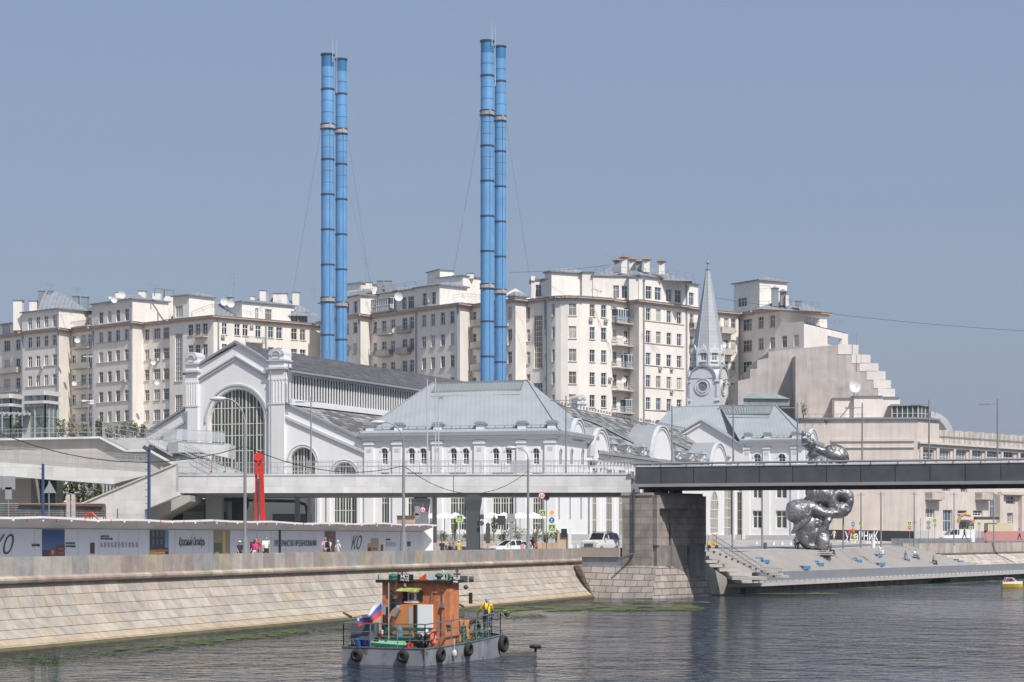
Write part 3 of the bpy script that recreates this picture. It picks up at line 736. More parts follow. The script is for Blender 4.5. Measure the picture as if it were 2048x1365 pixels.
# ---- middle wing ----
a2 = thing('apartment_building', 'middle wing of the tall beige apartment block, between the two pairs of blue chimneys', 'building', G(860, 425, 5), 'wings of the beige apartment block behind the white hall')
w = Wing(a2)
f = w.seg(641, 644.5, 721, 629, cols=((655, 8), (676, 8), (693.5, 8), (710.5, 8)), rows=range(0, 5), att=dict(cols=((694, 7.5), (711, 7.5)), zt=54.3))
pipe(a2, f, 719, 6, 53); w.ac(f, 699, 700)
w.seg(721, 629, 742, 632)
f = w.seg(742, 632, 832, 619.5, cols=((750.5, 7), (768, 9), (786, 9), (809.5, 10), (823.5, 9)), rows=range(0, 5), att=dict(inset=.6, zt=54.6, cols=((808, 10), (822, 12)), style=ST_2))
for k in range(0, 4):
    balcony(a2, f, 760, 787, rowz(k)[0]-.5, (0, 1, 1, 0)[k]); balcony(a2, f, 800, 824, rowz(k)[0]-.5, (0, 1, 0, 0)[k])
balcony(a2, f, 739, 787, 51.0, 2, 1.0); dish(a2, P(797, 594, 417), 1.45, .2); dish(a2, P(790, 662, 417), 1.1, .2)
for y in (668, 711): w.ac(f, 747, y)
w.ac(f, 799, 707)
f = w.seg(828.5, 618.8, 920, 607, cols=((848, 8.5), (866, 8.5), (885.5, 8.5), (904.5, 8.5)), rows=range(0, 5), att=dict(cols=((849, 8), (867.5, 8)), b=.56, zt=54.5, depth=7))
pipe(a2, f, 833, 6, 49.5); pipe(a2, f, 916, 6, 49.5); w.ac(f, 857, 606)
w.seg(920, 607, 943, 611)
f = w.seg(943, 611, 1031, 598, cols=((948.5, 8), (966, 9), (984, 9), (1003, 9), (1019.5, 8.5)), rows=range(0, 5))
for y in (653, 692): w.ac(f, 1016, y); 
w.ac(f, 947, 655)
for k in (0, 1, 2): balcony(a2, f, 951, 975, rowz(k)[0]-.5, 1)
w.seg(1031, 598, 1052, 600.3, att=dict(zt=50.9, depth=2))
f = w.seg(1052, 601, 1091, 597.3, cols=((1056.8, 7),), rows=range(0, 5), big=((1076.5, 17, 631, 737, ST_G), (1076, 18, 766, 800, ST_2)))
w.finish()
# penthouse blocks, vents and gables on the middle wing
def pxblock(root, x0, x1, ytop, ybot, D, depth, m=None, name='attic_block', roof=None, turn=0, wins=()):
    A, B = G(x0, D), G(x1, D+turn); f = Fac(A, B); mb = MB(); z0, z1 = zy(ybot, D), zy(ytop, D)
    holes = [(f.s_of(a), f.z_of(a, yb), f.s_of(b), f.z_of(a, ya)) for a, b, ya, yb in wins]
    f.wall(mb, z0, z1, holes)
    c = [f.pt(0, z0), f.pt(0, z0, -depth), f.pt(f.L, z0, -depth), f.pt(f.L, z0)]; h = Vector((0, 0, z1-z0))
    for u, v in zip(c, c[1:]): mb.face([v, u, u+h, v+h])
    e = [f.pt(-.3, z1, .3), f.pt(f.L+.3, z1, .3), f.pt(f.L+.3, z1, -depth-.3), f.pt(-.3, z1, -depth-.3)]
    mb.hexa(e+[q+Vector((0, 0, .18)) for q in e], 1)
    mb.build(name, [m or M_ap, roof or M_roofg], root)
    for h_ in holes: window(root, f, h_[0], h_[1], h_[2], h_[3], ST_2 if h_[2]-h_[0] > 1.2 else ST_T)
    return f
pxblock(a2, 880, 908, 540, 616, 430, 6, turn=1.5); pxblock(a2, 908, 926, 553, 605, 428, 7); pxblock(a2, 926, 966, 552, 605, 426, 7, turn=5, wins=())
pxblock(a2, 690, 722, 570, 610, 436, 8, turn=-3); pxblock(a2, 722, 745, 573, 605, 440, 6)
chim(a2, 738, 585, 566, 13, 432); chim(a2, 760, 590, 563, 11, 430, True, M_metal); chim(a2, 776, 585, 563, 13, 430, True, M_metal); chim(a2, 941, 558, 548, 13, 428); chim(a2, 720, 580, 566, 8, 434, True)
mb = MB()
for (x0, x1, ya, yb, D) in ((745, 880, 604, 578, 428), (690, 745, 598, 586, 430)):
    a, b, c, d = P(x0, ya, D-3), P(x1, ya-14, D-6), P(x1, ya-14, D+8), P(x0, ya, D+10); r0, r1 = P(x0+10, yb, D+4), P(x1-8, yb-8, D+1)
    for fc in ((a, b, r1, r0), (b, c, r1), (c, d, r0, r1), (d, a, r0)): mb.face(fc)
for x in (789, 843):
    y = 582 if x == 789 else 575
    a, b, c = P(x-5, y, 418), P(x+6, y-1, 418), P(x, y-14, 418); mb.prism([a, b, c], (0, 4, 0))
a, b, c = P(1024, 598, 414), P(1061, 599, 414), P(1032, 577, 414); 
mb.build('hipped_roof', [M_roofg], a2)
mb = MB(); mb.prism([P(1010, 600, 413), P(1061, 599, 413), P(1061, 596, 413), P(1031, 577, 413), P(1010, 588, 413)], (0, 6, 0)); mb.build('gable', [M_ap], a2)
roofrail(a2, [P(740, 588, 421), P(830, 573, 416), P(878, 570, 416)]); roofrail(a2, [P(884, 606, 410), P(925, 598, 408), P(960, 600, 409)]); roofrail(a2, [P(695, 590, 428), P(738, 588, 425)])
antenna(a2, 731, 570, 515, 432, 2); antenna(a2, 1018, 580, 562, 412, 1)

# ---- right wing with rounded corner ----
a3 = thing('apartment_building', 'right wing of the tall beige apartment block, with rounded corner and rusty-capped vents', 'building', G(1230, 400, 5), 'wings of the beige apartment block behind the white hall')
w = Wing(a3)
f = w.seg(1091, 597.3, 1103, 594.6, att=dict(zt=55.2, depth=8)); pipe(a3, f, 1092, 6, 49.5, .22)
f = w.seg(1103, 594.6, 1111, 593.6, cols=((1106.5, 5.5),), rows=range(0, 5)); f0 = f
w.seg(1111, 593.6, 1122, 593)
w.seg(1122, 593, 1136, 592.8)
f = w.seg(1136, 592.8, 1158, 593.4, cols=((1145, 15, ST_T),), rows=range(0, 5)); 
f = w.seg(1158, 593.4, 1222, 597.8, cols=((1184.5, 10.5), (1207.5, 10.5)), rows=range(0, 5))
for x, y in ((1181, 643), (1211, 645), (1220, 762)): w.ac(f, x, y)
f = w.seg(1222, 598.8, 1259, 603.4, cols=((1229.5, 9), (1252.5, 8.5)), rows=range(0, 5), D0=Dc(598.8)+.6, D1=Dc(603.4)+.6)
for k in range(5): balcony(a3, f, 1223, 1258, rowz(k)[0]-.7, 0, 1.6)
balcony(a3, f, 1223, 1247, rowz(0)[0]-.7, 2, 1.2); balcony(a3, f, 1242, 1258, rowz(2)[0]-.7, 2, 1.3); balcony(a3, f, 1240, 1258, rowz(4)[0]-.7, 2, 1.2)
dish(a3, P(1248, 678, 396), .8); dish(a3, P(1247, 760, 396), .9)
w.seg(1259, 603.4, 1278, 600.8)
f = w.seg(1278, 600.8, 1371, 612.5, cols=((1296.5, 9.5), (1317, 9.5), (1338, 9.5), (1358.5, 9.5)), rows=range(0, 6), band=True, att=dict(cols=((1297.5, 12), (1316, 13), (1338, 12), (1356, 12)), zt=55.1, depth=8, roof=1.6, a=-.0))
pipe(a3, f, 1286.5, 6, 54); pipe(a3, f, 1372, 6, 54)
for x, y in ((1319, 740), (1342, 741), (1342, 786)): w.ac(f, x, y)
f = w.seg(1373, 614, 1425, 621.5, cols=((1383.5, 8), (1405, 8)), rows=range(0, 6), att=dict(cols=((1383, 10),), b=.45, zt=55.1, depth=5))
for k in range(0, 4): balcony(a3, f, 1378, 1395, rowz(k)[0]-.5, 1)
w.finish()
pxblock(a3, 1062, 1097, 560, 597, Dc(600)-.3, 7, wins=((1071, 1088, 570, 594),)); pxblock(a3, 1097, 1164, 560, 595, Dc(594)+2, 7, turn=3); pxblock(a3, 1164, 1186, 545, 594, Dc(594)+2.5, 6); pxblock(a3, 1186, 1218, 552, 596, Dc(595)+1.5, 7, turn=1)
pxblock(a3, 1218, 1260, 553, 600, Dc(601)+1.2, 8, wins=((1226, 1238, 571, 597), (1243, 1255, 572, 597))); pxblock(a3, 1258, 1281, 554, 601, Dc(601), 8)
chim(a3, 1098, 556, 545, 16, 395); chim(a3, 1125, 556, 552, 22, 395, False); chim(a3, 1066, 562, 553, 8, 396, False)
for x, y0, y1 in ((1234, 545, 524), (1248, 548, 518), (1264, 545, 522), (1277, 542, 526), (1293, 545, 522), (1323, 550, 526)):
    chim(a3, x, y0, y1, 12, 401+rng.uniform(-1, 4), 'cone', rng.choice((M_metal, None)) if x != 1264 else None, 'ventilation_stack')
for o in a3.children:
    if o.name.startswith('ventilation_stack'): o.data.materials[1] = mat('rusted_cowl', (.27, .15, .10), .7, var=.2)
mb = MB()
for (x0, x1, y0, y1, xa, xb, yr, D) in ((1186, 1385, 555, 563, 1225, 1290, 532, 406), (1097, 1164, 560, 566, 1110, 1150, 549, 402)):
    a, b, c, d = P(x0, y0, D-2), P(x1, y1, D-6), P(x1, y1, D+9), P(x0, y0, D+9); r0, r1 = P(xa, yr, D+3), P(xb, yr+1, D+1)
    for fc in ((a, b, r1, r0), (b, c, r1), (c, d, r0, r1), (d, a, r0)): mb.face(fc)
mb.build('hipped_roof', [M_roofg], a3)
roofrail(a3, [P(1190, 548, 389), P(1240, 549, 387), P(1290, 552, 385), P(1340, 560, 386)], 1.3, 1.6); roofrail(a3, [P(1336, 556, 390), P(1385, 563, 392)], 1.5, 1.6); roofrail(a3, [P(1136, 556, 400), P(1165, 556, 400)], 1.4, 1.5)
antenna(a3, 1222, 535, 512, 390, 1)
# ---- far right wing with terraces ----
a4 = thing('apartment_building', 'far right wing of the beige apartment block, with a roof terrace above an open loggia', 'building', G(1540, 418, 5), 'wings of the beige apartment block behind the white hall')
w = Wing(a4)
f = w.seg(1425, 621.5, 1477, 626, cols=((1436, 9), (1452.5, 9.5), (1467, 9.5)), rows=range(0, 6))
for k in range(0, 4): balcony(a4, f, 1436, 1461, rowz(k)[0]-.6, 1)
dish(a4, P(1447, 690, 405), 1.0)
f = w.seg(1477, 628, 1508, 623.5, cols=((1494.5, 18, ST_2),), rows=range(0, 6), att=dict(zt=56.5, a=-.3, b=1.35, depth=7, cols=((1484.5, 18),), rows=((51.8, 53.6),), style=ST_2)); pipe(a4, f, 1478, 6, 49)
f = w.seg(1508, 622, 1561, 616, cols=((1522, 10), (1545, 10)), rows=range(0, 6))
f = w.seg(1561, 616, 1654, 626.5, rows=(), zbot=46.4, big=((1626, 28, 634, 649, ST_G),))
w.finish()
# lower terrace block
m_ter = M_ap
D1 = Dc(616); f = Fac(G(1561, D1), G(1608, D1-5.0)); mb = MB(); hol = []
for px in (1568.8, 1592.5):
    z0, z1 = rowz(1); a, b = f.s_of(px-5), f.s_of(px+5); hol.append((a, z0, b, z1))
ZT = zy(648, D1); f.wall(mb, 5, ZT, hol)
g = Fac(f.pt(f.L, 0), G(1696, D1+16)); z1, z0 = g.z_of(1660, 672.5), g.z_of(1660, 690)
g.wall(mb, 5, g.z_of(1610, 648)+.0, [(g.s_of(1655), z0, g.s_of(1684), z1)], depth=.6)
mb.face([f.pt(0, ZT-.3), f.pt(f.L, ZT-.3), g.pt(g.L, ZT-.3), g.pt(g.L, ZT-.3)+Vector((-4, 14, 0)), f.pt(0, ZT-.3)+Vector((0, 14, 0))], 0)
mb.build('terrace_block', [m_ter], a4)
for h in hol: window(a4, f, *h)
roofrail(a4, [P(1562, 648, D1), P(1608, 646, D1-4.5), P(1690, 652, D1+15)], 1.0, 3)
chim(a4, 1550, 614, 578, 13, 410, True, M_metal); chim(a4, 1566, 612, 586, 12, 410, 'cone', M_metal); chim(a4, 1574, 612, 590, 6, 409, True); chim(a4, 1597, 612, 604, 12, 409, True, M_metal)
mb = MB(); a, b, c, d = P(1512, 618, 407), P(1652, 624, 410), P(1640, 620, 422), P(1520, 614, 422); r0, r1 = P(1550, 604, 412), P(1610, 607, 414)
for fc in ((a, b, r1, r0), (b, c, r1), (c, d, r0, r1), (d, a, r0)): mb.face(fc)
mb.build('hipped_roof', [M_roofg], a4)
roofrail(a4, [P(1516, 616, 404), P(1580, 612, 403), P(1636, 618, 408)], 1.2, 1.8); roofrail(a4, [P(1470, 584, 408), P(1540, 584, 406)], 1.2, 1.8)
# ================= white power-station hall, pavilions, tower =================
M_tile = brickmat('slate_tiles', (.06, .06, .066), (.12, .12, .128), (.03, .03, .035), .9, .55, .03, .9, var=.15, bump=.6)
M_tile2 = brickmat('pale_slate_tiles', (.10, .098, .098), (.42, .41, .405), (.05, .05, .055), 1.5, .8, .06, .85, var=.15, bump=.8, bias=-.25)
M_zinc = mat('standing_seam_zinc', (.33, .355, .375), .6, .1, var=.06, vscale=.4, wave=('X', .55, .05, .035))
M_zinc2 = mat('zinc_flashing', (.30, .32, .34), .6, .1, var=.08)
M_plinth = mat('grey_plinth', (.45, .455, .47), .85, var=.05)
M_win = mat('hall_glass', (.05, .065, .07), .08, var=.5, vscale=.5, spec=.7)
UH = (G(1160, 350)-G(572, 259)).normalized()
def pilaster(mb, f, p0, p1, z0, z1, out=.25, panel=True, rows=None):
    s0, s1 = f.s_of(p0), f.s_of(p1); a, b = f.pt(s0, z0, 0), f.pt(s1, z0, 0); n = f.n*out; h = Vector((0, 0, z1-z0))
    mb.hexa([a+n, b+n, b, a]+[q+h for q in (a+n, b+n, b, a)], 0)
def ledge(mb, f, s0, s1, z, h, out, m=1, base=-.1):
    a, b = f.pt(s0, z, base), f.pt(s1, z, base); n = f.n*(out-base); u = Vector((0, 0, h))
    mb.hexa([a+n, b+n, b, a]+[q+u for q in (a+n, b+n, b, a)], m)
def archtrim(mb, f, sc, zc, r, w_, out, a0=0, a1=180, m=0, N=18, ky=1):
    for i in range(N):
        t0, t1 = [R(a0+(a1-a0)*(i+k)/N) for k in (0, 1)]
        q = []
        for o in (0.0, out):
            for rr, t in ((r, t0), (r+w_, t0), (r+w_, t1), (r, t1)):
                q.append(f.pt(sc+rr*math.cos(t), zc+rr*ky*math.sin(t), o))
        mb.hexa(q[4:]+q[:4], m)
def hall_wins(f, a, b, ya, yb, cols, rows, thick=(), arch=0, root=None, fr=None, glass=None, fw=.1, depth=.45):
    s0, s1 = f.s_of(a), f.s_of(b); z1, z0 = f.z_of((a+b)/2, ya), f.z_of((a+b)/2, yb)
    return ((s0, z0, s1, z1, arch), (cols, rows, thick), fr or M_cream, glass or M_win, fw, depth)
def put(root, f, specs):
    for h, st, fr, gl, fw, dp in specs: window(root, f, h[0], h[1], h[2], h[3], st, gl, fr, dp, h[4], fw)

hall = thing('power_station_hall', 'long white gabled hall with huge arched window and dark slate roof', 'building', G(473, 262, 5))
gf = Fac(G(375, 265), G(572, 259)); mb = MB(); tr = MB()
ZS_ = 26.3; ZA = 29.9
sp = [hall_wins(gf, 419, 529, 779, 1035, (.06, .125, .187, .25, .31, .38, .44, .51, .57, .64, .70, .77, .83, .9, .95), (.3, .52, .64, .73, .855), (2, 5, 9, 12), 1, fw=.11)]
gf.wall(mb, 5, ZS_, [s[0] for s in sp], depth=.5)
sa = gf.s_of(473); sL, sR = gf.s_of(398), gf.s_of(541)
mb.face([gf.pt(0, ZS_), gf.pt(gf.L, ZS_), gf.pt(sR, ZS_+.9), gf.pt(sa, ZA), gf.pt(sL, ZS_+.9)])
# solid parapet gable thickness and back
bk = UH*1.0
pts = [gf.pt(0, ZS_), gf.pt(sL, ZS_+.9), gf.pt(sa, ZA), gf.pt(sR, ZS_+.9), gf.pt(gf.L, ZS_)]
for u, v in zip(pts, pts[1:]): mb.face([u, u+bk, v+bk, v])
mb.face([p+bk for p in pts[::-1]])
for dz, out, h in ((.0, .35, .28), (-1.75, .35, .22), (-2.05, .22, .3)):     # raking cornices
    zz = [(sL, ZS_+.9+dz), (sa, ZA+dz), (sR, ZS_+.9+dz)]
    for (s0, z0), (s1, z1) in zip(zz, zz[1:]):
        q = [gf.pt(s0, z0, out), gf.pt(s1, z1, out), gf.pt(s1, z1, -.2), gf.pt(s0, z0, -.2)]
        tr.hexa(q+[p+Vector((0, 0, h)) for p in q], 1 if dz == 0 else 2)
cA = (sp[0][0][0]+sp[0][0][2])/2; rA = (sp[0][0][2]-sp[0][0][0])/2; zA_ = sp[0][0][3]-rA
archtrim(tr, gf, cA, zA_, rA+.12, .3, .06, m=0); archtrim(tr, gf, cA, zA_, rA+.45, .22, .18, m=2)
for sg in (-1, 1):
    s0 = cA+sg*(rA+.12); s1 = cA+sg*(rA+.42); a, b = min(s0, s1), max(s0, s1)
    q = [gf.pt(a, 5, .06), gf.pt(b, 5, .06), gf.pt(b, 5, 0), gf.pt(a, 5, 0)]; tr.hexa(q+[p+Vector((0, 0, zA_-5)) for p in q], 0)
def cap_pilaster(tr, f, p0, p1, zt, z0=5, out=.45, ribs=True, dep=1.3):
    s0, s1 = f.s_of(p0), f.s_of(p1); w_ = s1-s0; c = (s0+s1)/2
    def bx(a, b, za, zb, o, m=0, back=dep):
        q = [f.pt(a, za, o), f.pt(b, za, o), f.pt(b, za, -back), f.pt(a, za, -back)]; tr.hexa(q+[p+Vector((0, 0, zb-za)) for p in q], m)
    bx(s0, s1, z0, zt-2.75, out); bx(s0-.15, s1+.15, zt-2.75, zt-2.6, out+.15, 2); bx(s0-.25, s1+.25, zt-2.6, zt-2.35, out+.3, 2)
    bx(s0, s1, zt-2.35, zt-1.6, out, 0); bx(s0-.2, s1+.2, zt-1.6, zt-1.4, out+.2, 2); bx(s0+.02, s1-.02, zt-1.4, zt-.8, out, 0)
    n = 12; r = w_/2                                     # rounded kokoshnik head on both visible faces
    pol = [f.pt(c+r*math.cos(math.pi*i/n), zt-.8+.8*math.sin(math.pi*i/n), out+.12) for i in range(n+1)]
    tr.prism(pol[::-1], f.n*-(dep+out+.2), 2)
    archtrim(tr, f, c, zt-.95, r*.5, .12, out+.2, m=2, N=8); bx(c-r*.5, c+r*.5, zt-1.35, zt-1.2, out+.18, 2)
    if ribs:
        bx(s0-.06, s1+.06, zt-3.9, zt-3.7, out+.08); bx(s0-.06, s1+.06, zt-6.9, zt-6.7, out+.08)
        for i in range(5): x = s0+w_*(i+.5)/5; bx(x-.07, x+.07, zt-6.7, zt-3.9, out+.1, 0, -out)
    return
cap_pilaster(tr, gf, 375, 399, 28.95); cap_pilaster(tr, gf, 541, 572, 28.95)
# aisle fronts with raking tops
af = Fac(G(572, 259), G(730, 256)); zl, zr = 22.0, 17.35
sp2 = [hall_wins(af, 581, 630, 896, 1062, (.12, .25, .38, .5, .62, .75, .88), (.2, .36, .55, .72), (1, 3, 5), 1, fw=.09), hall_wins(af, 666, 712, 926, 1062, (.12, .25, .38, .5, .62, .75, .88), (.3, .56), (1, 3, 5), 1, fw=.09)]
af.wall(mb, 5, 16.9, [s[0] for s in sp2], depth=.5)
mb.face([af.pt(0, 16.9), af.pt(af.L, 16.9), af.pt(af.L, zr), af.pt(0, zl)])
def rake(f, s0, z0, s1, z1, h, out, m):
    q = [f.pt(s0, z0, out), f.pt(s1, z1, out), f.pt(s1, z1, -.5), f.pt(s0, z0, -.5)]; tr.hexa(q+[p+Vector((0, 0, h)) for p in q], m)
rake(af, 0, zl-.02, af.L, zr-.02, .3, .3, 1); rake(af, 0, zl-1.75, af.L, zr-1.5, .35, .28, 2)
for s in sp2:
    c = (s[0][0]+s[0][2])/2; r = (s[0][2]-s[0][0])/2; archtrim(tr, af, c, s[0][3]-r, r+.08, .2, .08, m=0); archtrim(tr, af, c, s[0][3]-r, r+.32, .1, .14, m=2)
for a, b in ((636, 641), (655, 661), (716, 722)): pilaster(tr, af, a, b, 5, 13, .3)
lf = Fac(G(245, 270), G(375, 265)); lf.wall(mb, 5, 16.9)
mb.face([lf.pt(0, 16.9), lf.pt(lf.L, 16.9), lf.pt(lf.L, 21.9), lf.pt(0, 17)])
rake(lf, 0, 17.0, lf.L, 21.95, .3, .3, 1); rake(lf, 0, 15.3, lf.L, 20.2, .3, .25, 2)
# clerestory side wall, aisle roofs, main roof
HL = 97; sf = Fac(G(572, 259), G(572, 259)+UH*HL)
sf.wall(mb, 16, 26.2, [(.8, 22.75, HL-1, 25.75)], depth=.6)
lw = Fac(G(375, 265)+UH*HL, G(375, 265)); lw.wall(mb, 5, 26.2)
be = Fac(G(572, 259)+UH*HL, G(375, 265)+UH*HL); be.wall(mb, 5, 26.2)
mb.face([be.pt(0, 26.2), be.pt(be.L, 26.2), be.pt(be.L/2, 29.5)])
mb.build('wall', [M_wh], hall); put(hall, gf, sp); put(hall, af, sp2)
mb = MB(); E = gf.n*0
rg0, rg1 = gf.pt(sa, 29.55), gf.pt(sa, 29.55)+UH*HL; e0 = sf.pt(0, 26.15, .7); e1 = sf.pt(HL, 26.15, .7); l0 = lw.pt(lw.L, 26.15, .7); l1 = lw.pt(0, 26.15, .7)
for t in (0,):
    mb.hexa([e0, e1, rg1, rg0]+[q+Vector((0, 0, .22)) for q in (e0, e1, rg1, rg0)]); mb.hexa([l1, l0, rg0, rg1]+[q+Vector((0, 0, .22)) for q in (l1, l0, rg0, rg1)])
a0, a1 = sf.pt(.6, 21.9, 0), sf.pt(HL, 21.9, 0); b0 = af.pt(af.L, 17.1, -.5); b1 = b0+UH*HL
mb.hexa([b0, b1, a1, a0]+[q+Vector((0, 0, .15)) for q in (b0, b1, a1, a0)], 1)
c0, c1 = lw.pt(lw.L-.6, 21.9, 0), lw.pt(0, 21.9, 0); d0 = lf.pt(0, 16.9, -.5); d1 = d0+UH*HL
mb.hexa([d1, d0, c0, c1]+[q+Vector((0, 0, .15)) for q in (d1, d0, c0, c1)], 1)
mb.build('roof', [M_tile, M_tile2], hall)
mb = MB(); mb.bar(e0+Vector((0, 0, -.05)), e1+Vector((0, 0, -.05)), .3, .25, 0)
mb.hexa([sf.pt(.5, 22.0, .02), sf.pt(HL, 22.0, .02), sf.pt(HL, 22.0, .5), sf.pt(.5, 22.0, .5)]+[sf.pt(.5, 22.62, .02), sf.pt(HL, 22.62, .02), sf.pt(HL, 22.62, .25), sf.pt(.5, 22.62, .25)], 1)
mb.build('gutter', [M_zinc2, M_whs], hall)
mb = MB(); mb.face([sf.pt(.8, 22.75, -.1), sf.pt(HL-1, 22.75, -.1), sf.pt(HL-1, 25.75, -.1), sf.pt(.8, 25.75, -.1)]); mb.build('clerestory_glass', [mat('clerestory_glass', (.05, .055, .06), .2, var=.6, vscale=.25)], hall)
mb = MB(); k = 0; x = .9
while x < HL-1:
    q = [sf.pt(x, 22.7, .06), sf.pt(x+.2, 22.7, .06), sf.pt(x+.2, 22.7, -.06), sf.pt(x, 22.7, -.06)]
    mb.hexa(q+[p+Vector((0, 0, 3.1)) for p in q], 0); x += .74
mb.build('vertical_fins', [M_wframe], hall, kind='stuff')
tr.build('trim', [M_wh, M_zinc2, M_whs], hall)
tr = MB(); ef = Fac(G(1152, 348), G(1170, 349)); cap_pilaster(tr, ef, 1152, 1169, 29.3, 16, ribs=False); tr.build('end_pilaster', [M_wh, M_zinc2, M_whs], hall)
mb = MB(); mb.tube([P(577, 725, 258), P(577, 808, 258)], .08)
for k in range(22): mb.bar(P(576, 742+k*3, 258), P(583, 742+k*3, 258), .05)
mb.bar(P(576, 740, 258), P(576, 806, 258), .06); mb.bar(P(583, 740, 258), P(583, 806, 258), .06); mb.build('ladder', [M_rail], hall)
mb = MB()
for x0, y0, y1 in ((541, 742, 990), (374, 822, 880), (730, 880, 985), (720, 985, 1060)): mb.tube([P(x0, y0, 257.5 if x0 > 500 else 264.4), P(x0, y1, 257.5 if x0 > 500 else 264.4)], .09)
mb.build('drainpipe', [M_pipe], hall)

def pavilion(root, A, B, C, zc, bays, ridge, skyl, caps, specs, side_specs, pil, wallback=20, gut=True):
    """front A->B, side B->C (away from the camera), hip roof over a closed footprint"""
    f = Fac(A, B); g = Fac(B, C); D_ = A+(C-B); mb = MB(); tr = MB()
    f.wall(mb, 5, zc, [s[0] for s in specs], depth=.35); g.wall(mb, 5, zc, [s[0] for s in side_specs], depth=.14)
    Fac(C, D_).wall(mb, 5, zc); Fac(D_, A).wall(mb, 5, zc)
    mb.build('wall', [M_wh], root); put(root, f, specs); put(root, g, side_specs)
    for fc, pl in ((f, pil), ):
        for a, b in pl:
            pilaster(tr, fc, a, b, 5, zc-.9, .28); s0, s1 = fc.s_of(a), fc.s_of(b)
            ledge(tr, fc, s0-.12, s1+.12, zc-1.25, .18, .42, 0); ledge(tr, fc, s0-.06, s1+.06, zc-.95, .12, .36, 0)
            m_ = (s0+s1)/2; q = [fc.pt(m_-.3, zc-2.2, .29), fc.pt(m_+.3, zc-2.2, .29), fc.pt(m_+.3, zc-1.7, .29), fc.pt(m_-.3, zc-1.7, .29)]; tr.face([p+fc.n*.004 for p in q], 2)
    for s in specs:
        if s[0][4]:
            c = (s[0][0]+s[0][2])/2; r = (s[0][2]-s[0][0])/2; archtrim(tr, f, c, s[0][3]-r, r+.03, .16, .1, m=0, N=10)
    for fc in (f, g):
        ledge(tr, fc, -.3, fc.L+.3, zc-.75, .3, .35, 0); ledge(tr, fc, -.5, fc.L+.5, zc-.45, .2, .6, 0); ledge(tr, fc, -.6, fc.L+.6, zc-.25, .45, .75, 1)
        ledge(tr, fc, 0, fc.L, 5, 1.0, .35, 3)
    tr.build('trim', [M_wh, M_zinc2, M_whs, M_plinth], root)
    mb = MB(); o = .5; ea, eb, ec, ed = f.pt(-o, zc+.2, o), f.pt(f.L+o, zc+.2, o), g.pt(g.L+o, zc+.2, o), D_+Vector((-o, o, zc+.2))
    r0, r1 = ridge
    for q in ((ea, eb, r1, r0), (eb, ec, r1), (ec, ed, r0, r1), (ed, ea, r0)): mb.face(q)
    for a, b in ((eb, r1), (ea, r0), (r0, r1)): mb.bar(a+Vector((0, 0, .06)), b+Vector((0, 0, .06)), .22, .14, 1)
    mb.build('hip_roof', [M_zinc, M_zinc2], root)
    nrm = (eb-ea).cross(r1-ea).normalized(); nrm = nrm if nrm.z > 0 else -nrm
    def sl(u, v): return lerp(lerp(ea, eb, u), lerp(r0, r1, u), v)
    (u0, u1, v0, v1, n) = skyl; mb = MB()
    def rp(px, v):                                      # point of the slope at pixel column px
        lo, hi = 0, 1
        for _ in range(24):
            m_ = (lo+hi)/2; p = sl(m_, v)
            if CX+p.x/p.y*F < px: lo = m_
            else: hi = m_
        return sl((lo+hi)/2, v)
    q = [rp(u0-9, v0), rp(u1-6, v0), rp(u1, v1), rp(u0, v1)]; up = nrm*.12
    mb.face([p+up for p in q], 0)
    for i in range(n+1):
        for k in (0, .5):
            t = min((i+k)/n, 1); mb.bar(lerp(q[0], q[1], t)+up*1.3, lerp(q[3], q[2], t)+up*1.3, .09 if k else .16, .12, 1)
    mb.bar(q[0]+up, q[1]+up, .2, .25, 2); mb.bar(q[3]+up, q[2]+up, .3, .35, 1)
    mb.bar(rp(u0-12, v0-.09)+up*.5, rp(u1-7, v0-.09)+up*.5, .1, .1, 3)
    mb.build('skylight', [mat('skylight_glass', (.25, .275, .255), .25), M_metal, M_zinc2, M_rail], root)
    for px in caps:
        s_ = f.s_of(px); mb = MB(); p = f.pt(s_, zc+.2, -.35); mb.box(p, 1.0, .8, .95, f.rz); mb.box(p+Vector((0, 0, .95)), 1.5, 1.2, .1, f.rz, 1)
        mb.box(p+Vector((0, 0, 1.05)), 1.1, .9, .2, f.rz, 1); mb.build('parapet_block', [M_wh, M_zinc2], root)
    mb = MB(); pr = 0
    mb.bar(f.pt(0, zc+.95, -.1), f.pt(f.L, zc+.95, -.1), .05); mb.bar(f.pt(0, zc+.6, -.1), f.pt(f.L, zc+.6, -.1), .04)
    for i in range(int(f.L/1.1)): mb.bar(f.pt(i*1.1, zc+.2, -.1), f.pt(i*1.1, zc+.97, -.1), .05); mb.bar(f.pt(i*1.1, zc+.95, -.1), f.pt(i*1.1, zc+.2, -.8), .04)
    mb.build('snow_guard', [M_rail], root)
    return f, g
pv = thing('corner_pavilion', 'white two-storey pavilion with grey hip roof and ridge skylight', 'building', G(940, 254, 5))
A_, B_ = G(729, 256), G(1114, 250); f = Fac(A_, B_); C_ = B_+U*14.8
g = Fac(B_, C_); sw = ((.5,), (.28, .52, .76), ())
specs = [hall_wins(f, c-6, c+6, 897, 929, (.5,), (.36, .68), (), 1, fr=M_wframe, fw=.08, glass=M_g1, depth=.3) for c in (769, 823, 846.5, 907, 931.5, 991.5, 1017, 1072)]
for a, b, thick in ((761, 778, ()), (814, 844, (2, 5)), (899, 932, (2,)), (984, 1027, (2, 5)), (1064, 1085, (2,))):
    n = max(3, int((b-a)/5.2)); specs.append(hall_wins(f, a, b, 945, 1061, tuple((i+1)/n for i in range(n-1)), (.12, .47, .56, .9), thick, 0, fw=.1, depth=.4))
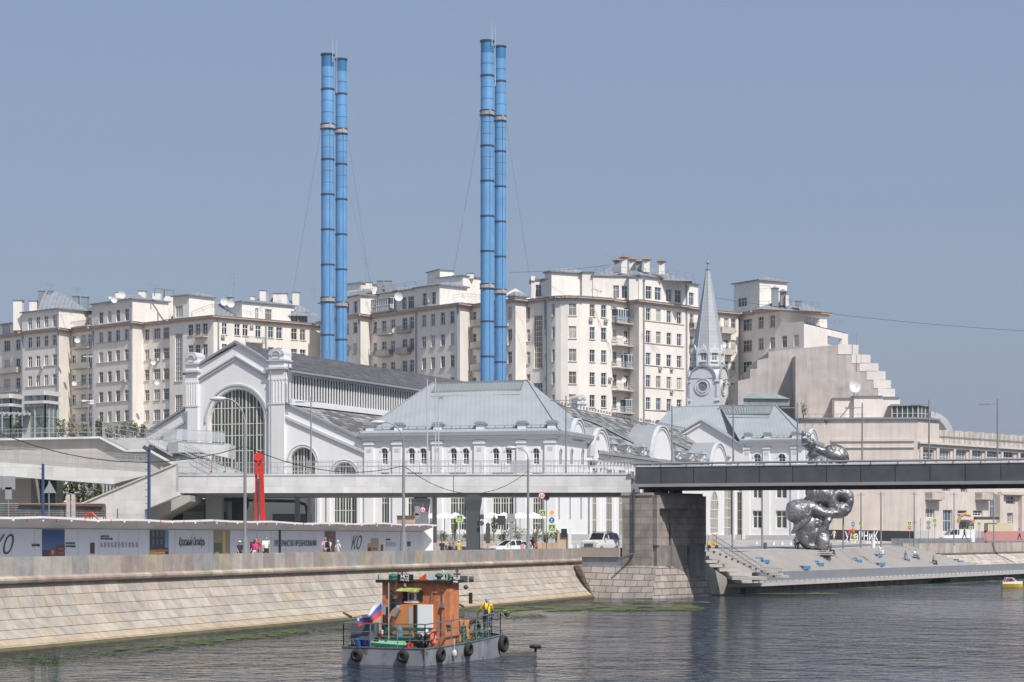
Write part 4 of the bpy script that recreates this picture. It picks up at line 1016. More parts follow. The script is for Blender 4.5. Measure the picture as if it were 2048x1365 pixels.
sside = [hall_wins(g, c-3.2, c+3.2, 897, 930, (.5,), (.4,), (), 1, fr=M_wframe, fw=.05, glass=M_g1, depth=.1) for c in (1122, 1144, 1166)]
sside += [hall_wins(g, c-2.4, c+2.4, 950, 1041, (.5,), (.5,), (), 0, fr=M_wframe, fw=.06, glass=M_win, depth=.1) for c in (1119, 1141, 1163)]
pf, pg = pavilion(pv, A_, B_, C_, 18.1, None, (P(866, 767, 266), P(1056, 762, 262)), (874, 1047, .80, .97, 13), (739, 796, 875, 960, 1043, 1103), specs, sside,
         [(730, 748), (786, 804), (865, 885), (949, 970), (1034, 1052), (1090, 1112)])
tr = MB()
def archgable(tr, g, p0, p1, ytop, z0=5, th=.9, back=6, roofz=None):
    s0, s1 = g.s_of(p0), g.s_of(p1); c = (s0+s1)/2; r = (s1-s0)/2; zt = g.z_of((p0+p1)/2, ytop); zc = zt-r*1.0
    n = 16; pol = [g.pt(s0, z0, .35), g.pt(s1, z0, .35)]+[g.pt(c+r*math.cos(math.pi*i/n), zc+r*math.sin(math.pi*i/n), .35) for i in range(n+1)]
    tr.prism(pol[::-1], g.n*-th, 0)
    # metal barrel running back into the roof
    pol2 = [g.pt(c+(r+.12)*math.cos(math.pi*i/n), zc+(r+.12)*math.sin(math.pi*i/n), .1) for i in range(n+1)]
    for a, b in zip(pol2, pol2[1:]): tr.face([a, b, b+g.n*-back, a+g.n*-back], 1)
    archtrim(tr, g, c, zc, r-.45, .2, .5, m=0, N=16); archtrim(tr, g, c, zc, r-.12, .22, .62, m=2, N=16)
    return c, r, zc
archgable(tr, pg, 1139, 1162, 838, z0=17.3, back=4)
tr.build('arched_gable', [M_wh, M_zinc2, M_whs], pv)

nave = thing('machine_hall', 'white low nave with pale dark slate roof, small roof vents and three tall arched gables', 'building', G(1300, 290, 5))
N0 = B_+U*14.8+V*.35; N1 = N0+U*86; nf = Fac(N0, N1); mb = MB()
ns = [hall_wins(nf, c-w_/2, c+w_/2, 940, 1074, (.33, .66), (.25, .5, .75), (), 0, fw=.1, depth=.1) for c, w_ in ((1189, 10), (1219, 12), (1243, 9), (1266, 8), (1288, 8), (1310, 8))]
ns += [hall_wins(nf, a, b, ya, 1075, (.15, .3, .5, .7, .85), (.2, .4, .6, .8), (2,), ar, fw=.16, glass=M_g3, depth=.1) for a, b, ya, ar in ((1421, 1437, 983, 1), (1449, 1463.5, 978, 0), (1474, 1487, 985, 0))]
ns += [hall_wins(nf, c-1.8, c+1.8, 915, 937, (.5,), (.5,), (), 1, fr=M_wframe, fw=.05, glass=M_g2, depth=.1) for c in (1187.5, 1196)]
nf.wall(mb, 5, 16.2, [s[0] for s in ns], depth=.14); mb.build('wall', [M_wh], nave); put(nave, nf, ns)
mb = MB(); R0, R1 = N0-V*9+Vector((0, 0, 23)), N1-V*9+Vector((0, 0, 23)); e0, e1 = nf.pt(0, 16.25, .55), nf.pt(nf.L, 16.25, .55)
mb.hexa([e0, e1, R1, R0]+[q+Vector((0, 0, .2)) for q in (e0, e1, R1, R0)]); k0, k1 = N0-V*18.5+Vector((0, 0, 16.2)), N1-V*18.5+Vector((0, 0, 16.2))
mb.hexa([k1, k0, R0, R1]+[q+Vector((0, 0, .2)) for q in (k1, k0, R0, R1)]); mb.build('roof', [M_tile2], nave)
mb = MB(); ledge(mb, nf, 0, nf.L, 16.1, .35, .85, 1); ledge(mb, nf, 0, nf.L, 15.6, .45, .45, 0); ledge(mb, nf, 0, nf.L, 5, 1.0, .35, 2)
for i in range(int(nf.L/1.6)):
    s_ = i*1.6+.4; q = [nf.pt(s_, 14.4, .35), nf.pt(s_+.45, 14.4, .35), nf.pt(s_+.45, 14.4, 0), nf.pt(s_, 14.4, 0)]; mb.hexa(q+[p+Vector((0, 0, 1.2)) for p in q], 0)
for px in (1181, 1202, 1208, 1232, 1254, 1277, 1299, 1322): pilaster(mb, nf, px-1.3, px+1.3, 5, 14.4, .18)
mb.build('cornice', [M_wh, M_zinc2, M_plinth], nave)
tr = MB()
for p0, p1, yt in ((1179.5, 1212, 857), (1297, 1341, 852), (1416, 1450, 887)): archgable(tr, nf, p0, p1, yt, z0=15.2, back=3.4)
tr.build('arched_gable', [M_wh, M_zinc2, M_whs], nave)
for px, yy in ((1233, 897), (1262, 899), (1293, 903), (1362, 911), (1388, 914), (1412, 916), (1464, 922), (1482, 924)):
    s_ = nf.s_of(px); z = nf.z_of(px, yy); mb = MB(); p = nf.pt(s_, z-.6, -.6); mb.box(p, 1.0, 1.0, 1.15, nf.rz); mb.cyl(p+Vector((0, 0, 1.15)), p+Vector((0, 0, 1.7)), 1.05, .1, 4, 1)
    mb.build('roof_vent', [M_wh, M_zinc2], nave)
mb = MB()
def onroof(s_, v): return lerp(nf.pt(s_, 16.25, .55), nf.pt(s_, 23, -9), v)+Vector((0, 0, .45))
for a, b, v0, v1 in ((1262, 1300, .3, .75), (1392, 1420, .32, .6)):
    q = [onroof(nf.s_of(b), v0), onroof(nf.s_of(b), v1), onroof(nf.s_of(a)-4, v1), onroof(nf.s_of(a)+3, v1-.1)]
    mb.face(q, 0)
    for i in range(4):
        mb.bar(q[i], q[(i+1) % 4], .18, .2, 1)
    mb.bar(lerp(q[0], q[3], .5), lerp(q[1], q[2], .5), .2, .2, 1)
mb.build('roof_light', [M_gg, M_zinc2], nave)
mb = MB()
for i in range(60): p = onroof(nf.L*i/60, .98); mb.box(p, .25, .2, .35)
for i in range(40): a = onroof(nf.L*i/40+2, .06); b = onroof(nf.L*i/40+2, .16); mb.bar(a+Vector((0, 0, .5)), b, .06); mb.bar(a+Vector((0, 0, .5)), a-Vector((0, 0, .3)), .06)
mb.bar(onroof(0, .06)+Vector((0, 0, .5)), onroof(nf.L, .06)+Vector((0, 0, .5)), .07)
mb.build('snow_guard', [M_rail], nave)

p2 = thing('second_pavilion', 'farther white pavilion with long grey hip roof, standing behind the silver clay-like sculpture', 'building', G(1545, 335, 5))
A_, B_ = G(1488, 337), G(1607, 333); C_ = B_+U*14; f = Fac(A_, B_); g = Fac(B_, C_)
specs = [hall_wins(f, c-7, c+7, 908, 936, (.5,), (.3, .65), (), 1, fr=M_wframe, fw=.1, glass=M_g1, depth=.3) for c in (1514.5, 1563.5)]
for a, b in ((1505, 1523), (1551.5, 1573.5)):
    specs += [hall_wins(f, a, b, 1021.5, 1057, (.5,), (.66,), (0,), 0, fw=.12, depth=.4), hall_wins(f, a, b, 958, 997, (.5,), (.6,), (0,), 0, fw=.12, depth=.4)]
pavilion(p2, A_, B_, C_, 21.0, None, (P(1440, 812, 349), P(1552, 812, 346)), (1438, 1546, .74, .97, 9), (1495, 1534, 1590), specs, [], [(1488, 1500), (1527, 1540), (1583, 1596)])
tr = MB(); archgable(tr, g, 1611, 1631, 859, z0=20, back=4); tr.build('arched_gable', [M_wh, M_zinc2, M_whs], p2)
# roof running left and transept gable
mb = MB(); ra, rb = P(1344, 815, 352), P(1440, 812, 349); ea, eb = P(1296, 868, 345), P(1490, 884, 340); ec = P(1300, 866, 362); ed = P(1490, 870, 362)
for q in ((ea, eb, rb, ra), (ec, ea, ra), (ed, ec, ra, rb)): mb.face(q)
mb.bar(ra, rb, .2, .2); mb.build('side_roof', [M_zinc], p2)
tf = Fac(G(1318, 341), G(1488.5, 336.5)); mb = MB()
ts = [hall_wins(tf, 1422, 1436, 983, 1075, (.25, .5, .75), (.2, .4, .6, .8), (), 1, fw=.09), hall_wins(tf, 1449, 1463, 978, 1076, (.25, .5, .75), (.2, .4, .6, .8), (), 0, fw=.09), hall_wins(tf, 1474, 1485, 985, 1076, (.3, .7), (.2, .4, .6, .8), (), 0, fw=.09),
      hall_wins(tf, 1402, 1411, 983, 1075, (.3, .7), (.2, .4, .6, .8), (), 0, fw=.09)]
tf.wall(mb, 5, 15.8, [s[0] for s in ts], depth=.5); zt = zy(843, 339)
tp = [tf.pt(0, 15.8), tf.pt(tf.L, 15.8), tf.pt(tf.L, zy(895, 337)), tf.pt(tf.s_of(1403), zt), tf.pt(0, zy(893, 341))]
mb.face(tp); mb.build('transept_wall', [M_wh], p2); put(p2, tf, ts)
tr = MB()
for i, j in ((2, 3), (3, 4)):
    a, b = tp[i], tp[j]; q = [a+tf.n*.5, b+tf.n*.5, b-tf.n*14, a-tf.n*14]; tr.hexa(q+[p+Vector((0, 0, .22)) for p in q], 1)
    q = [p-Vector((0, 0, .5)) for p in (a+tf.n*.3, b+tf.n*.3, b, a)]; tr.hexa(q+[p+Vector((0, 0, .45)) for p in q], 0)
for px in (1416, 1443, 1468, 1488): pilaster(tr, tf, px-2.6, px+2.6, 5, 14.5, .45)
ledge(tr, tf, 0, tf.L, 5, 1.1, .3, 2)
tr.build('trim', [M_wh, M_zinc2, M_plinth], p2)

# ---- spire tower ----
tw = thing('spire_tower', 'slender grey tower with round windows and tall faceted spire', 'tower', G(1416, 365, 5))
M_tow = mat('pale_blue_grey_paint', (.60, .61, .63), .8, var=.04)
M_spire = mat('spire_sheet', (.40, .42, .44), .5, .15, var=.06, wave=('Z', .5, .0, .03))
ang = R(-24); c0 = G(1416, 366); ax, ay = Vector((math.cos(ang), math.sin(ang), 0)), Vector((-math.sin(ang), math.cos(ang), 0)); hw = 2.75
cr = [c0-ax*hw-ay*hw, c0+ax*hw-ay*hw, c0+ax*hw+ay*hw, c0-ax*hw+ay*hw]; D0 = 364
zk = zy(757, D0); zr_ = zy(736, D0); zd1 = zy(730, D0); zd2 = zy(703, D0)
mb = MB(); tr = MB(); hol = []
for i in range(4):
    f = Fac(cr[i], cr[(i+1) % 4]); f.wall(mb, 5, zk); n = 14; r = f.L/2-.35; cc = f.L/2
    pol = [f.pt(cc+r*math.cos(math.pi*k/n), zk+(zr_-zk)*1.05*math.sin(math.pi*k/n), .1) for k in range(n+1)]; tr.prism(pol[::-1], f.n*-2.2, 0)
    tip = [f.pt(cc-.5, zr_-.1, .12), f.pt(cc+.5, zr_-.1, .12), f.pt(cc, zr_+.75, .12)]; tr.prism(tip, f.n*-.4, 1)
    archtrim(tr, f, cc, zk, r-.25, .28, .3, m=1, ky=.92); zw = zy(774, D0)
    archtrim(tr, f, cc, zw, .85, .2, .18, 0, 360, 0, 24); archtrim(tr, f, cc, zw, 1.35, .14, .16, 0, 360, 0, 24)
    tr.face([f.pt(cc+.84*math.cos(2*math.pi*k/20), zw+.84*math.sin(2*math.pi*k/20), .03) for k in range(20)], 2)
    for s_ in (.15, f.L-.45):
        for k in range(3): q = [f.pt(s_+k*.13, zk-3.2, .1), f.pt(s_+k*.13+.06, zk-3.2, .1), f.pt(s_+k*.13+.06, zk-3.2, 0), f.pt(s_+k*.13, zk-3.2, 0)]; tr.hexa(q+[p+Vector((0, 0, 2.4)) for p in q], 0)
    for s_ in (-.12, f.L-.6): ledge(tr, f, s_, s_+.72, zk-.7, .2, .25, 0); ledge(tr, f, s_, s_+.72, zk-4, .15, .2, 0)
mb.face([Vector((p.x, p.y, zk-.01)) for p in cr]); mb.build('shaft', [M_tow], tw); tr.build('round_window_gable', [M_tow, M_zinc2, M_g2], tw)
mb = MB(); tr = MB(); r8 = 2.72
oc = [c0+Vector((r8*math.cos(ang+R(22.5)+R(45)*k), r8*math.sin(ang+R(22.5)+R(45)*k), 0)) for k in range(8)]
for k in range(8):
    f = Fac(oc[k], oc[(k+1) % 8]); a = (f.L/2-.52, zd1+.7, f.L/2+.52, zd2+.05, 1); f.wall(mb, zr_-.6, zd2+.5, [a], depth=.2)
    window(tw, f, *a[:4], ((.5,), (.5,), ()), M_g2, M_wframe, .15, 1, .07)
    archtrim(tr, f, f.L/2, a[3]-.52, .62, .22, .2, m=0, N=8); tr.prism([f.pt(f.L/2-1.0, a[3]-.35, .16), f.pt(f.L/2+1.0, a[3]-.35, .16), f.pt(f.L/2, a[3]+1.15, .16)], f.n*-.5, 0)
    ledge(tr, f, -.1, f.L+.1, zd1-.5, .3, .25, 1); ledge(tr, f, f.L/2-.7, f.L/2+.7, a[1]-.25, .12, .25, 0)
    p = oc[k]; tr.box(Vector((p.x, p.y, zd1-.2)), .35, .35, zd2-zd1+.9, ang)
mb.face([Vector((p.x, p.y, zd2+.49)) for p in oc]); mb.build('octagonal_drum', [M_tow], tw); tr.build('drum_trim', [M_tow, M_zinc2], tw)
mb = MB(); rs = 2.75; zb, zt2 = zd2+.1, zy(537, D0)
ring0 = [c0+Vector((rs*math.cos(ang+R(22.5)+R(45)*k), rs*math.sin(ang+R(22.5)+R(45)*k), zb)) for k in range(8)]
ring1 = [c0+Vector((.28*math.cos(ang+R(22.5)+R(45)*k), .28*math.sin(ang+R(22.5)+R(45)*k), zt2)) for k in range(8)]
for k in range(8):
    mb.face([ring0[k], ring0[(k+1) % 8], ring1[(k+1) % 8], ring1[k]]); mb.bar(ring0[k], ring1[k], .1, .1)
mb.build('spire', [M_spire], tw)
mb = MB(); t0 = c0+Vector((0, 0, zt2)); mb.cyl(t0, t0+Vector((0, 0, .12)), .42, .42, 12); mb.cyl(t0+Vector((0, 0, .1)), t0+Vector((0, 0, .9)), .22, .16, 10); mb.ball(t0+Vector((0, 0, 1.25)), .32); mb.cyl(t0+Vector((0, 0, 1.4)), t0+Vector((0, 0, 2.7)), .06, .03, 6); mb.ball(t0+Vector((0, 0, 2.7)), .1)
mb.build('finial', [M_zinc2], tw)
mb = MB(); mb.hexa([P(1487, 812, 347), P(1579, 812, 347), P(1579, 812, 352), P(1487, 812, 352), P(1487, 797, 347), P(1579, 797, 347), P(1579, 797, 352), P(1487, 797, 352)])
a, b, c, d = P(1486, 797, 346.6), P(1580, 798, 346.6), P(1580, 798, 353), P(1486, 797, 353); r0, r1 = P(1500, 787, 350), P(1552, 788, 349)
for q in ((a, b, r1, r0), (b, c, r1), (c, d, r0, r1), (d, a, r0)): mb.face(q)
mb.build('plant_room', [mat('verdigris_sheet', (.27, .31, .31), .7, .1, var=.12, streak=.15)], p2)

# ================= blue chimneys =================
M_cb = mat('blue_chimney_paint', (.13, .325, .60), .55, .0, var=.09, vscale=.5, streak=.13)
M_cd = mat('dark_blue_chimney_paint', (.045, .18, .36), .5, var=.1); M_band = mat('pale_steel_band', (.45, .42, .40), .6, .2, var=.2); M_join = mat('chimney_joint', (.05, .07, .10), .7)
M_wire = mat('steel_wire', (.17, .18, .20), .5, .3)
def chimney(x, ytop, w_, D, label, guys=(), mast=None, flip=0):
    r = w_/2/F*D; b = G(x, D, 5.2); zt = zy(ytop, D); k = D/F
    t = thing('blue_chimney', label, 'chimney', b, 'tall blue steel chimneys in two pairs')
    zd = zt-25*k; n = 24; mb = MB(); mb.cyl(b, Vector((b.x, b.y, zd)), r*1.08, r, n, 0, False)
    o = mb.build('pipe', [M_cb], t, smooth=True)
    mb = MB(); mb.cyl(Vector((b.x, b.y, zd)), Vector((b.x, b.y, zt)), r, r, n, 0, False); mb.cyl(Vector((b.x, b.y, zt-.3)), Vector((b.x, b.y, zt-.1)), r*.9, r*.9, n, 1)
    mb.build('dark_top', [M_cd, M_dark], t)
    ring = MB(); z = zt; ring.cyl(Vector((b.x, b.y, zt-.15)), Vector((b.x, b.y, zt+.12)), r*1.13, r*1.13, n)
    j = 0; y = ytop+46
    while y < 790:
        z = zy(y, D)
        if j % 3 == 1:
            ring.cyl(Vector((b.x, b.y, z-.13)), Vector((b.x, b.y, z+.13)), r*1.10, r*1.10, n)
        else: ring.cyl(Vector((b.x, b.y, z-.035)), Vector((b.x, b.y, z+.035)), r*1.02, r*1.02, n)
        j += 1; y += 23.4
    ring.build('joint_ring', [M_join], t)
    bd = MB()
    for yb in (ytop+144, ytop+490):
        z = zy(yb, D); bd.cyl(Vector((b.x, b.y, z-.35)), Vector((b.x, b.y, z+.3)), r*1.14, r*1.14, n); bd.cyl(Vector((b.x, b.y, z-.5)), Vector((b.x, b.y, z-.38)), r*1.2, r*1.2, n, 1); bd.cyl(Vector((b.x, b.y, z+.33)), Vector((b.x, b.y, z+.45)), r*1.2, r*1.2, n, 1)
        bd.box(Vector((b.x+r*.5, b.y-r*1.05, z-.4)), .35, .4, .8, 0, 0)
    bd.build('clamp_band', [M_band, M_join], t)
    mb = MB(); mb.tube([Vector((b.x+r*.45, b.y-r*1.06, zy(ytop+150, D))), Vector((b.x+r*.45, b.y-r*1.12, 6))], .035, 4)
    if mast:
        for dx, y0, y1 in mast: mb.cyl(P(x+dx, y0, D-r*1.1), P(x+dx, y1, D-r*1.1), .09, .03, 6, 1)
    mb.build('cable_and_mast', [M_wire, mat('mast_grey', (.5, .52, .55), .5)], t)
    gy = MB()
    for (xa, ya, xb, yb, dD) in guys: gy.tube([P(xa, ya, D), P(xb, yb, D+dD)], .018, 4)
    if guys: gy.build('guy_wire', [M_wire], t)
    return t
chimney(655.5, 110, 25.5, 378, 'left front blue chimney with dark blue top, above the gable of the white hall', ((642, 258, 585, 590, 6), (668, 262, 742, 570, -20), (664, 610, 740, 740, -25)), ((10, 125, 78),))
chimney(682.5, 119.5, 22.5, 384, 'slimmer blue chimney right behind the leftmost one, with a white mast between them', ((694, 265, 745, 600, 8),), ((-9, 187, 82),))
chimney(974.5, 83, 26, 378, 'tallest blue chimney with dark blue top, above the skylight of the pavilion roof', ((961, 235, 905, 560, 6), (964, 240, 860, 780, -30)), ((9.5, 92, 46),))
chimney(1000.5, 94, 22, 384, 'slimmer blue chimney right behind the tallest one, with a white mast between them', ((1012, 245, 1072, 640, 10), (1011, 600, 1078, 800, -30)), ((-10, 172, 52),))

# ================= pale pink cinema =================
M_ud = mat('pinkish_render', (.60, .535, .49), .9, var=.07, vscale=.5, streak=.12, dirt=((.50, .45, .42), .12, .58, .5))
M_udg = mat('weathered_grey_render', (.45, .41, .39), .95, var=.14, vscale=.4, streak=.16, dirt=((.20, .17, .15), .2, .6, .75))
ud = thing('cinema_building', 'huge blank pinkish building with stepped top and ribbon windows at the right edge', 'building', G(1740, 351, 5))
uf = Fac(G(1592, 352), G(1835, 350)); mb = MB(); uf.wall(mb, 4.9, uf.z_of(1700, 838))
bf = Fac(G(1835, 350), G(2120, 386)); ws = []
for i in range(9):
    a = 1843+i*32.6-i*i*.15; ws.append(((bf.s_of(a), bf.z_of(a, 921), bf.s_of(a+25), bf.z_of(a, 898+i*.75)), (.25, .5, .75), (.33, .66)))
for (a, b, ya, yb) in ((1851, 1869, 1018, 1036), (1886, 1905, 1020, 1064), (1915, 1934, 1021, 1034), (1946, 1965, 1021, 1032), (1979, 1992, 989, 1036), (2012, 2030, 992, 1008), (1884, 1900, 975, 983), (1921, 1934, 975, 985), (2014, 2026, 1026, 1062)):
    ws.append(((bf.s_of(a), bf.z_of(a, yb), bf.s_of(b), bf.z_of(a, ya)), (.33, .66), (.5,)))
zr1 = bf.z_of(1835, 881)-.0
bf.wall(mb, 4.9, 21.6, [x[0] for x in ws], depth=.5)
cf = Fac(G(1835, 350), bf.pt(bf.s_of(1878), 0)); cf.wall(mb, 21.6, uf.z_of(1700, 838)); 
top = uf.z_of(1700, 838); mb.face([uf.pt(0, top), uf.pt(uf.L, top), cf.pt(cf.L, top), cf.pt(cf.L, top)+Vector((0, 40, 0)), uf.pt(0, top)+Vector((0, 40, 0))])
Fac(cf.pt(cf.L, 0), cf.pt(cf.L, 0)+Vector((3, 40, 0))).wall(mb, 21.6, top)
Fac(uf.pt(0, 0)+Vector((0, 40, 0)), uf.pt(0, 0)).wall(mb, 5, top)
mb.face([bf.pt(0, 21.61), bf.pt(bf.L, 21.61), bf.pt(bf.L, 21.61)+Vector((0, 30, 0)), bf.pt(0, 21.61)+Vector((0, 40, 0))])
mb.build('wall', [M_ud], ud)
for h, cs, rs_ in ws: window(ud, bf, h[0], h[1], h[2], h[3], (cs, rs_, ()), rng.choice((M_g1, M_g2, M_g3)), M_wframe, .4, 0, .08)
mb = MB()
for y, h in ((883, .35), (896, .12)):
    z = uf.z_of(1750, y); ledge(mb, uf, uf.s_of(1662), uf.s_of(1829), z, h, .25, 0)
ledge(mb, uf, 0, uf.L+.3, top-.1, .3, .4, 1); ledge(mb, cf, -.2, cf.L, top-.1, .3, .4, 1)
ledge(mb, bf, 0, bf.L, 21.3, .35, .5, 0); ledge(mb, bf, 0, bf.L, 20.7, .15, .3, 1)
for a, b in ((1838, 1843), (1871, 1876), (1905, 1909), (1937, 1941), (1968, 1971), (2000, 2004), (2034, 2038)): pilaster(mb, bf, a, b, bf.z_of(a, 925), 20.7, .3)
for a, b in ((1992, 1999), (2036, 2044)): pilaster(mb, bf, a, b, 5, 13.2, .8)
ledge(mb, bf, bf.s_of(1994), bf.L, 13.2, .5, .9, 0)
mb.build('cornice', [M_ud, M_metal], ud)
for a, b in ((1850, 1876), (1950, 1975)): balcony(ud, bf, a, b, bf.z_of(a, 997), 1, 1.4)
# corrugated rooftop screen
mb = MB(); s_ = bf.s_of(1878); k = 0
while s_ < bf.L:
    h = 2.35+.08*math.sin(k*.7); a, b = bf.pt(s_, 21.65, -1.2-(.12 if k % 2 else 0)), bf.pt(s_+.42, 21.65, -1.2-(0 if k % 2 else .12))
    mb.face([a, b, b+Vector((0, 0, h)), a+Vector((0, 0, h))], 0); s_ += .42; k += 1
mb.bar(bf.pt(bf.s_of(1878), 22.9, -1.1), bf.pt(bf.L, 22.9, -1.1), .1, .1, 1)
for k in range(30): q = bf.pt(bf.s_of(1878)+k*1.7, 21.65, -1.05); mb.bar(q, q+Vector((0, 0, 2.2)), .07, .07, 1)
mb.build('corrugated_screen', [mat('weathered_sheet', (.50, .46, .42), .85, var=.18, vscale=.8, streak=.25), M_rail], ud)
# big weathered wall with stepped ends
def ext(pts, D, th): return [P(x, y, D) for x, y in pts], Vector((0, th, 0))
mb = MB()
pol, e = ext([(1476, 850), (1476, 762), (1500, 757), (1500, 738), (1514, 738), (1514, 721), (1537, 716), (1537, 704), (1600, 697), (1675, 690), (1690, 692), (1712, 706), (1728, 722), (1742, 738), (1756, 754), (1768, 772), (1778, 790), (1784, 850)], 358, 16)
mb.prism(pol[::-1], e); pol, e = ext([(1591, 838), (1591, 712), (1614, 710), (1614, 838)], 354, 4.2); mb.prism(pol[::-1], e, 0)
mb.build('stepped_wall', [M_udg], ud)
mb = MB()
for x0, x1, ya, yb in ((1676, 1717, 689, 707), (1703, 1741, 709, 725), (1719, 1757, 726, 741), (1733, 1771, 742, 758), (1747, 1782, 760, 775), (1756, 1790, 777, 792), (1768, 1799, 794, 809)):
    pol, e = ext([(x0, yb+2), (x0, ya), (x1, ya+1), (x1, yb+2)], 357.93, 12); mb.prism(pol[::-1], e)
for x0, x1, ya, yb, D in ((1669, 1708, 797, 838, 355), (1708, 1765, 793, 838, 354), (1765, 1800, 795, 838, 356)):
    pol, e = ext([(x0, yb), (x0, ya), (x1, ya), (x1, yb)], D, 6); mb.prism(pol[::-1], e); pol, e = ext([(x0-1, ya), (x0-1, ya-1.5), (x1+1, ya-1.5), (x1+1, ya)], D-.3, 6.6); mb.prism(pol[::-1], e, 1)
mb.build('terrace_block', [mat('pale_pink_render', (.70, .65, .61), .9, var=.07, streak=.08), M_metal], ud)
mb = MB(); A, B, C = G(1784, 352), G(1836, 351), G(1857, 354); z0, z1 = zy(836, 352), zy(812, 352)
for p_, q_, n in ((A, B, 5), (B, C, 3)):
    f = Fac(p_, q_); mb.face([f.pt(0, z0), f.pt(f.L, z0), f.pt(f.L, z1), f.pt(0, z1)], 0)
    for i in range(n+1): mb.bar(f.pt(f.L*i/n, z0, .05), f.pt(f.L*i/n, z1, .05), .15, .1, 1)
    for z in (z0+.7,): mb.bar(f.pt(0, z, .05), f.pt(f.L, z, .05), .08, .08, 1)
    mb.bar(f.pt(-.3, z1+.1, .1), f.pt(f.L+.3, z1+.1, .1), .5, .3, 2)
mb.face([Vector((p.x, p.y, z1+.2)) for p in (A, B, C, C+Vector((-2, 6, 0)), A+Vector((0, 6, 0)))], 2)
mb.build('rooftop_glasshouse', [mat('dusty_glass', (.07, .085, .085), .2), M_whs, M_zinc2], ud)
mb = MB(); c = P(1858, 872, 362); n = 14
for i in range(n):
    a, b = R(5+80*i/n), R(5+80*(i+1)/n); r = 4.2
    for q0, q1 in ((0, 14),):
        mb.face([c+Vector((r*math.cos(a), q0, r*math.sin(a))), c+Vector((r*math.cos(b), q0, r*math.sin(b))), c+Vector((r*math.cos(b), q1, r*math.sin(b))), c+Vector((r*math.cos(a), q1, r*math.sin(a)))], 0)
    mb.face([c+Vector((r*math.cos(a), 0, r*math.sin(a))), c+Vector((r*.75*math.cos(a), 0, r*.75*math.sin(a))), c+Vector((r*.75*math.cos(b), 0, r*.75*math.sin(b))), c+Vector((r*math.cos(b), 0, r*math.sin(b)))], 1)
    mb.bar(c+Vector((r*math.cos(a), -.05, r*math.sin(a))), c+Vector((r*.5*math.cos(a), -.05, r*.5*math.sin(a))), .05, .05, 1)
mb.build('barrel_roof', [mat('barrel_sheet', (.42, .39, .35), .85, var=.25), M_whs], ud)
o = dish(ud, P(1709, 772, 351), 1.0, 0.2); o.scale = (1.02, 1.02, 1.15)
mb = MB(); mb.bar(P(1708, 780, 352), P(1708, 795, 354), .15); mb.bar(P(1713, 665, 357), P(1713, 692, 357), .08); mb.bar(P(1722, 694, 357), P(1722, 726, 357), .07); mb.bar(P(1870, 808, 356), P(1870, 832, 356), .1)
for k in range(9): mb.bar(P(1604+k*14, 828, 351), P(1604+k*14, 840, 351), .06)
mb.bar(P(1596, 828, 351), P(1730, 829, 351), .07); mb.build('roof_railing', [M_rail], ud)
# black site hoarding in front of it
M_blk = mat('black_hoarding', (.022, .022, .026), .6, var=.1)
hb = thing('black_hoarding', 'long black site hoarding with white brushed lettering in front of the pink building', 'hoarding', G(1750, 344, 5))
D = 344; mb = MB(); pol, e = ext([(1640, 1088), (1640, 1059.5), (1850, 1063), (1850, 1088)], D, .2); mb.prism(pol[::-1], e); mb.build('board', [M_blk], hb)
mb = MB(); pol, e = ext([(1828, 1088), (1828, 1062), (1857, 1062), (1857, 1088)], D-.4, .2); mb.prism(pol[::-1], e); mb.build('grey_panel', [M_plinth], hb)
def text(body, parent, mtl, p, h, rz=0, name='lettering', ext_=.01, shear=0, xs=1.0, wdt=None, bold=0):
    cu = bpy.data.curves.new(name, 'FONT'); cu.body = body; cu.size = h; cu.extrude = ext_; cu.shear = shear; cu.offset = bold; cu.resolution_u = 3
    t = bpy.data.objects.new('tmp', cu); COL.objects.link(t); dg = bpy.context.evaluated_depsgraph_get()
    me = bpy.data.meshes.new_from_object(t.evaluated_get(dg)); bpy.data.objects.remove(t)
    xsn = [v.co.x for v in me.vertices]
    if wdt and xsn: xs = wdt/(max(xsn)-min(xsn))
    for v in me.vertices: v.co.x = (v.co.x-(min(xsn) if wdt else 0))*xs
    me.materials.clear(); me.materials.append(mtl)
    o = bpy.data.objects.new(name, me); COL.objects.link(o); o.parent = parent
    o.location = Vector(p)-ORG.get(parent.name, Vector()); o.rotation_euler = (R(90), 0, rz); return o
M_wp = mat('white_paint', (.78, .78, .78), .6); M_bp = mat('black_print', (.06, .06, .07), .6)
text('УдаРНиК', hb, M_wp, P(1690, 1081, D-.05), 2.0, 0, wdt=66/F*D, bold=.02)
M_dcol = mat('dark_green_grey_paint', (.07, .078, .082), .7, var=.1)
# ================= granite bridge pier =================
M_gr = brickmat('granite_ashlar', (.26, .225, .20), (.34, .295, .265), (.15, .13, .115), 1.6, .62, .02, var=.3, bump=.1)
M_rock = brickmat('rusticated_granite', (.31, .27, .245), (.41, .36, .325), (.09, .08, .075), 1.25, .62, .03, var=.2, bump=1.0)
pier = thing('bridge_pier', 'massive brown granite pier rising from the water under the dark end of the footbridge', 'bridge pier', G(1305, 193))
UL, UC, UR = G(1245, 194.3), G(1305, 193), G(1403, 198.2); bkv = (UL-UC)+(UR-UC)
def up(p, z): return Vector((p.x, p.y, z))
def qprism(mb, p, z0, z1, m=0): mb.hexa([up(a, z0) for a in p]+[up(a, z1) for a in p], m)
UB = UR+(UL-UC)*1.6; UL2 = UL+(UL-UC)*.01
mb = MB(); qprism(mb, [UL2, UC, UR, UB], 2.9, 9.45)
q = [UL2, UC, UR, UB]; ctr = sum(q, Vector())/4; mb.hexa([up(ctr+(a-ctr)*1.03, 9.45) for a in q]+[up(ctr+(a-ctr)*1.03, 9.7) for a in q], 0)
mb.build('shaft', [M_gr], pier)
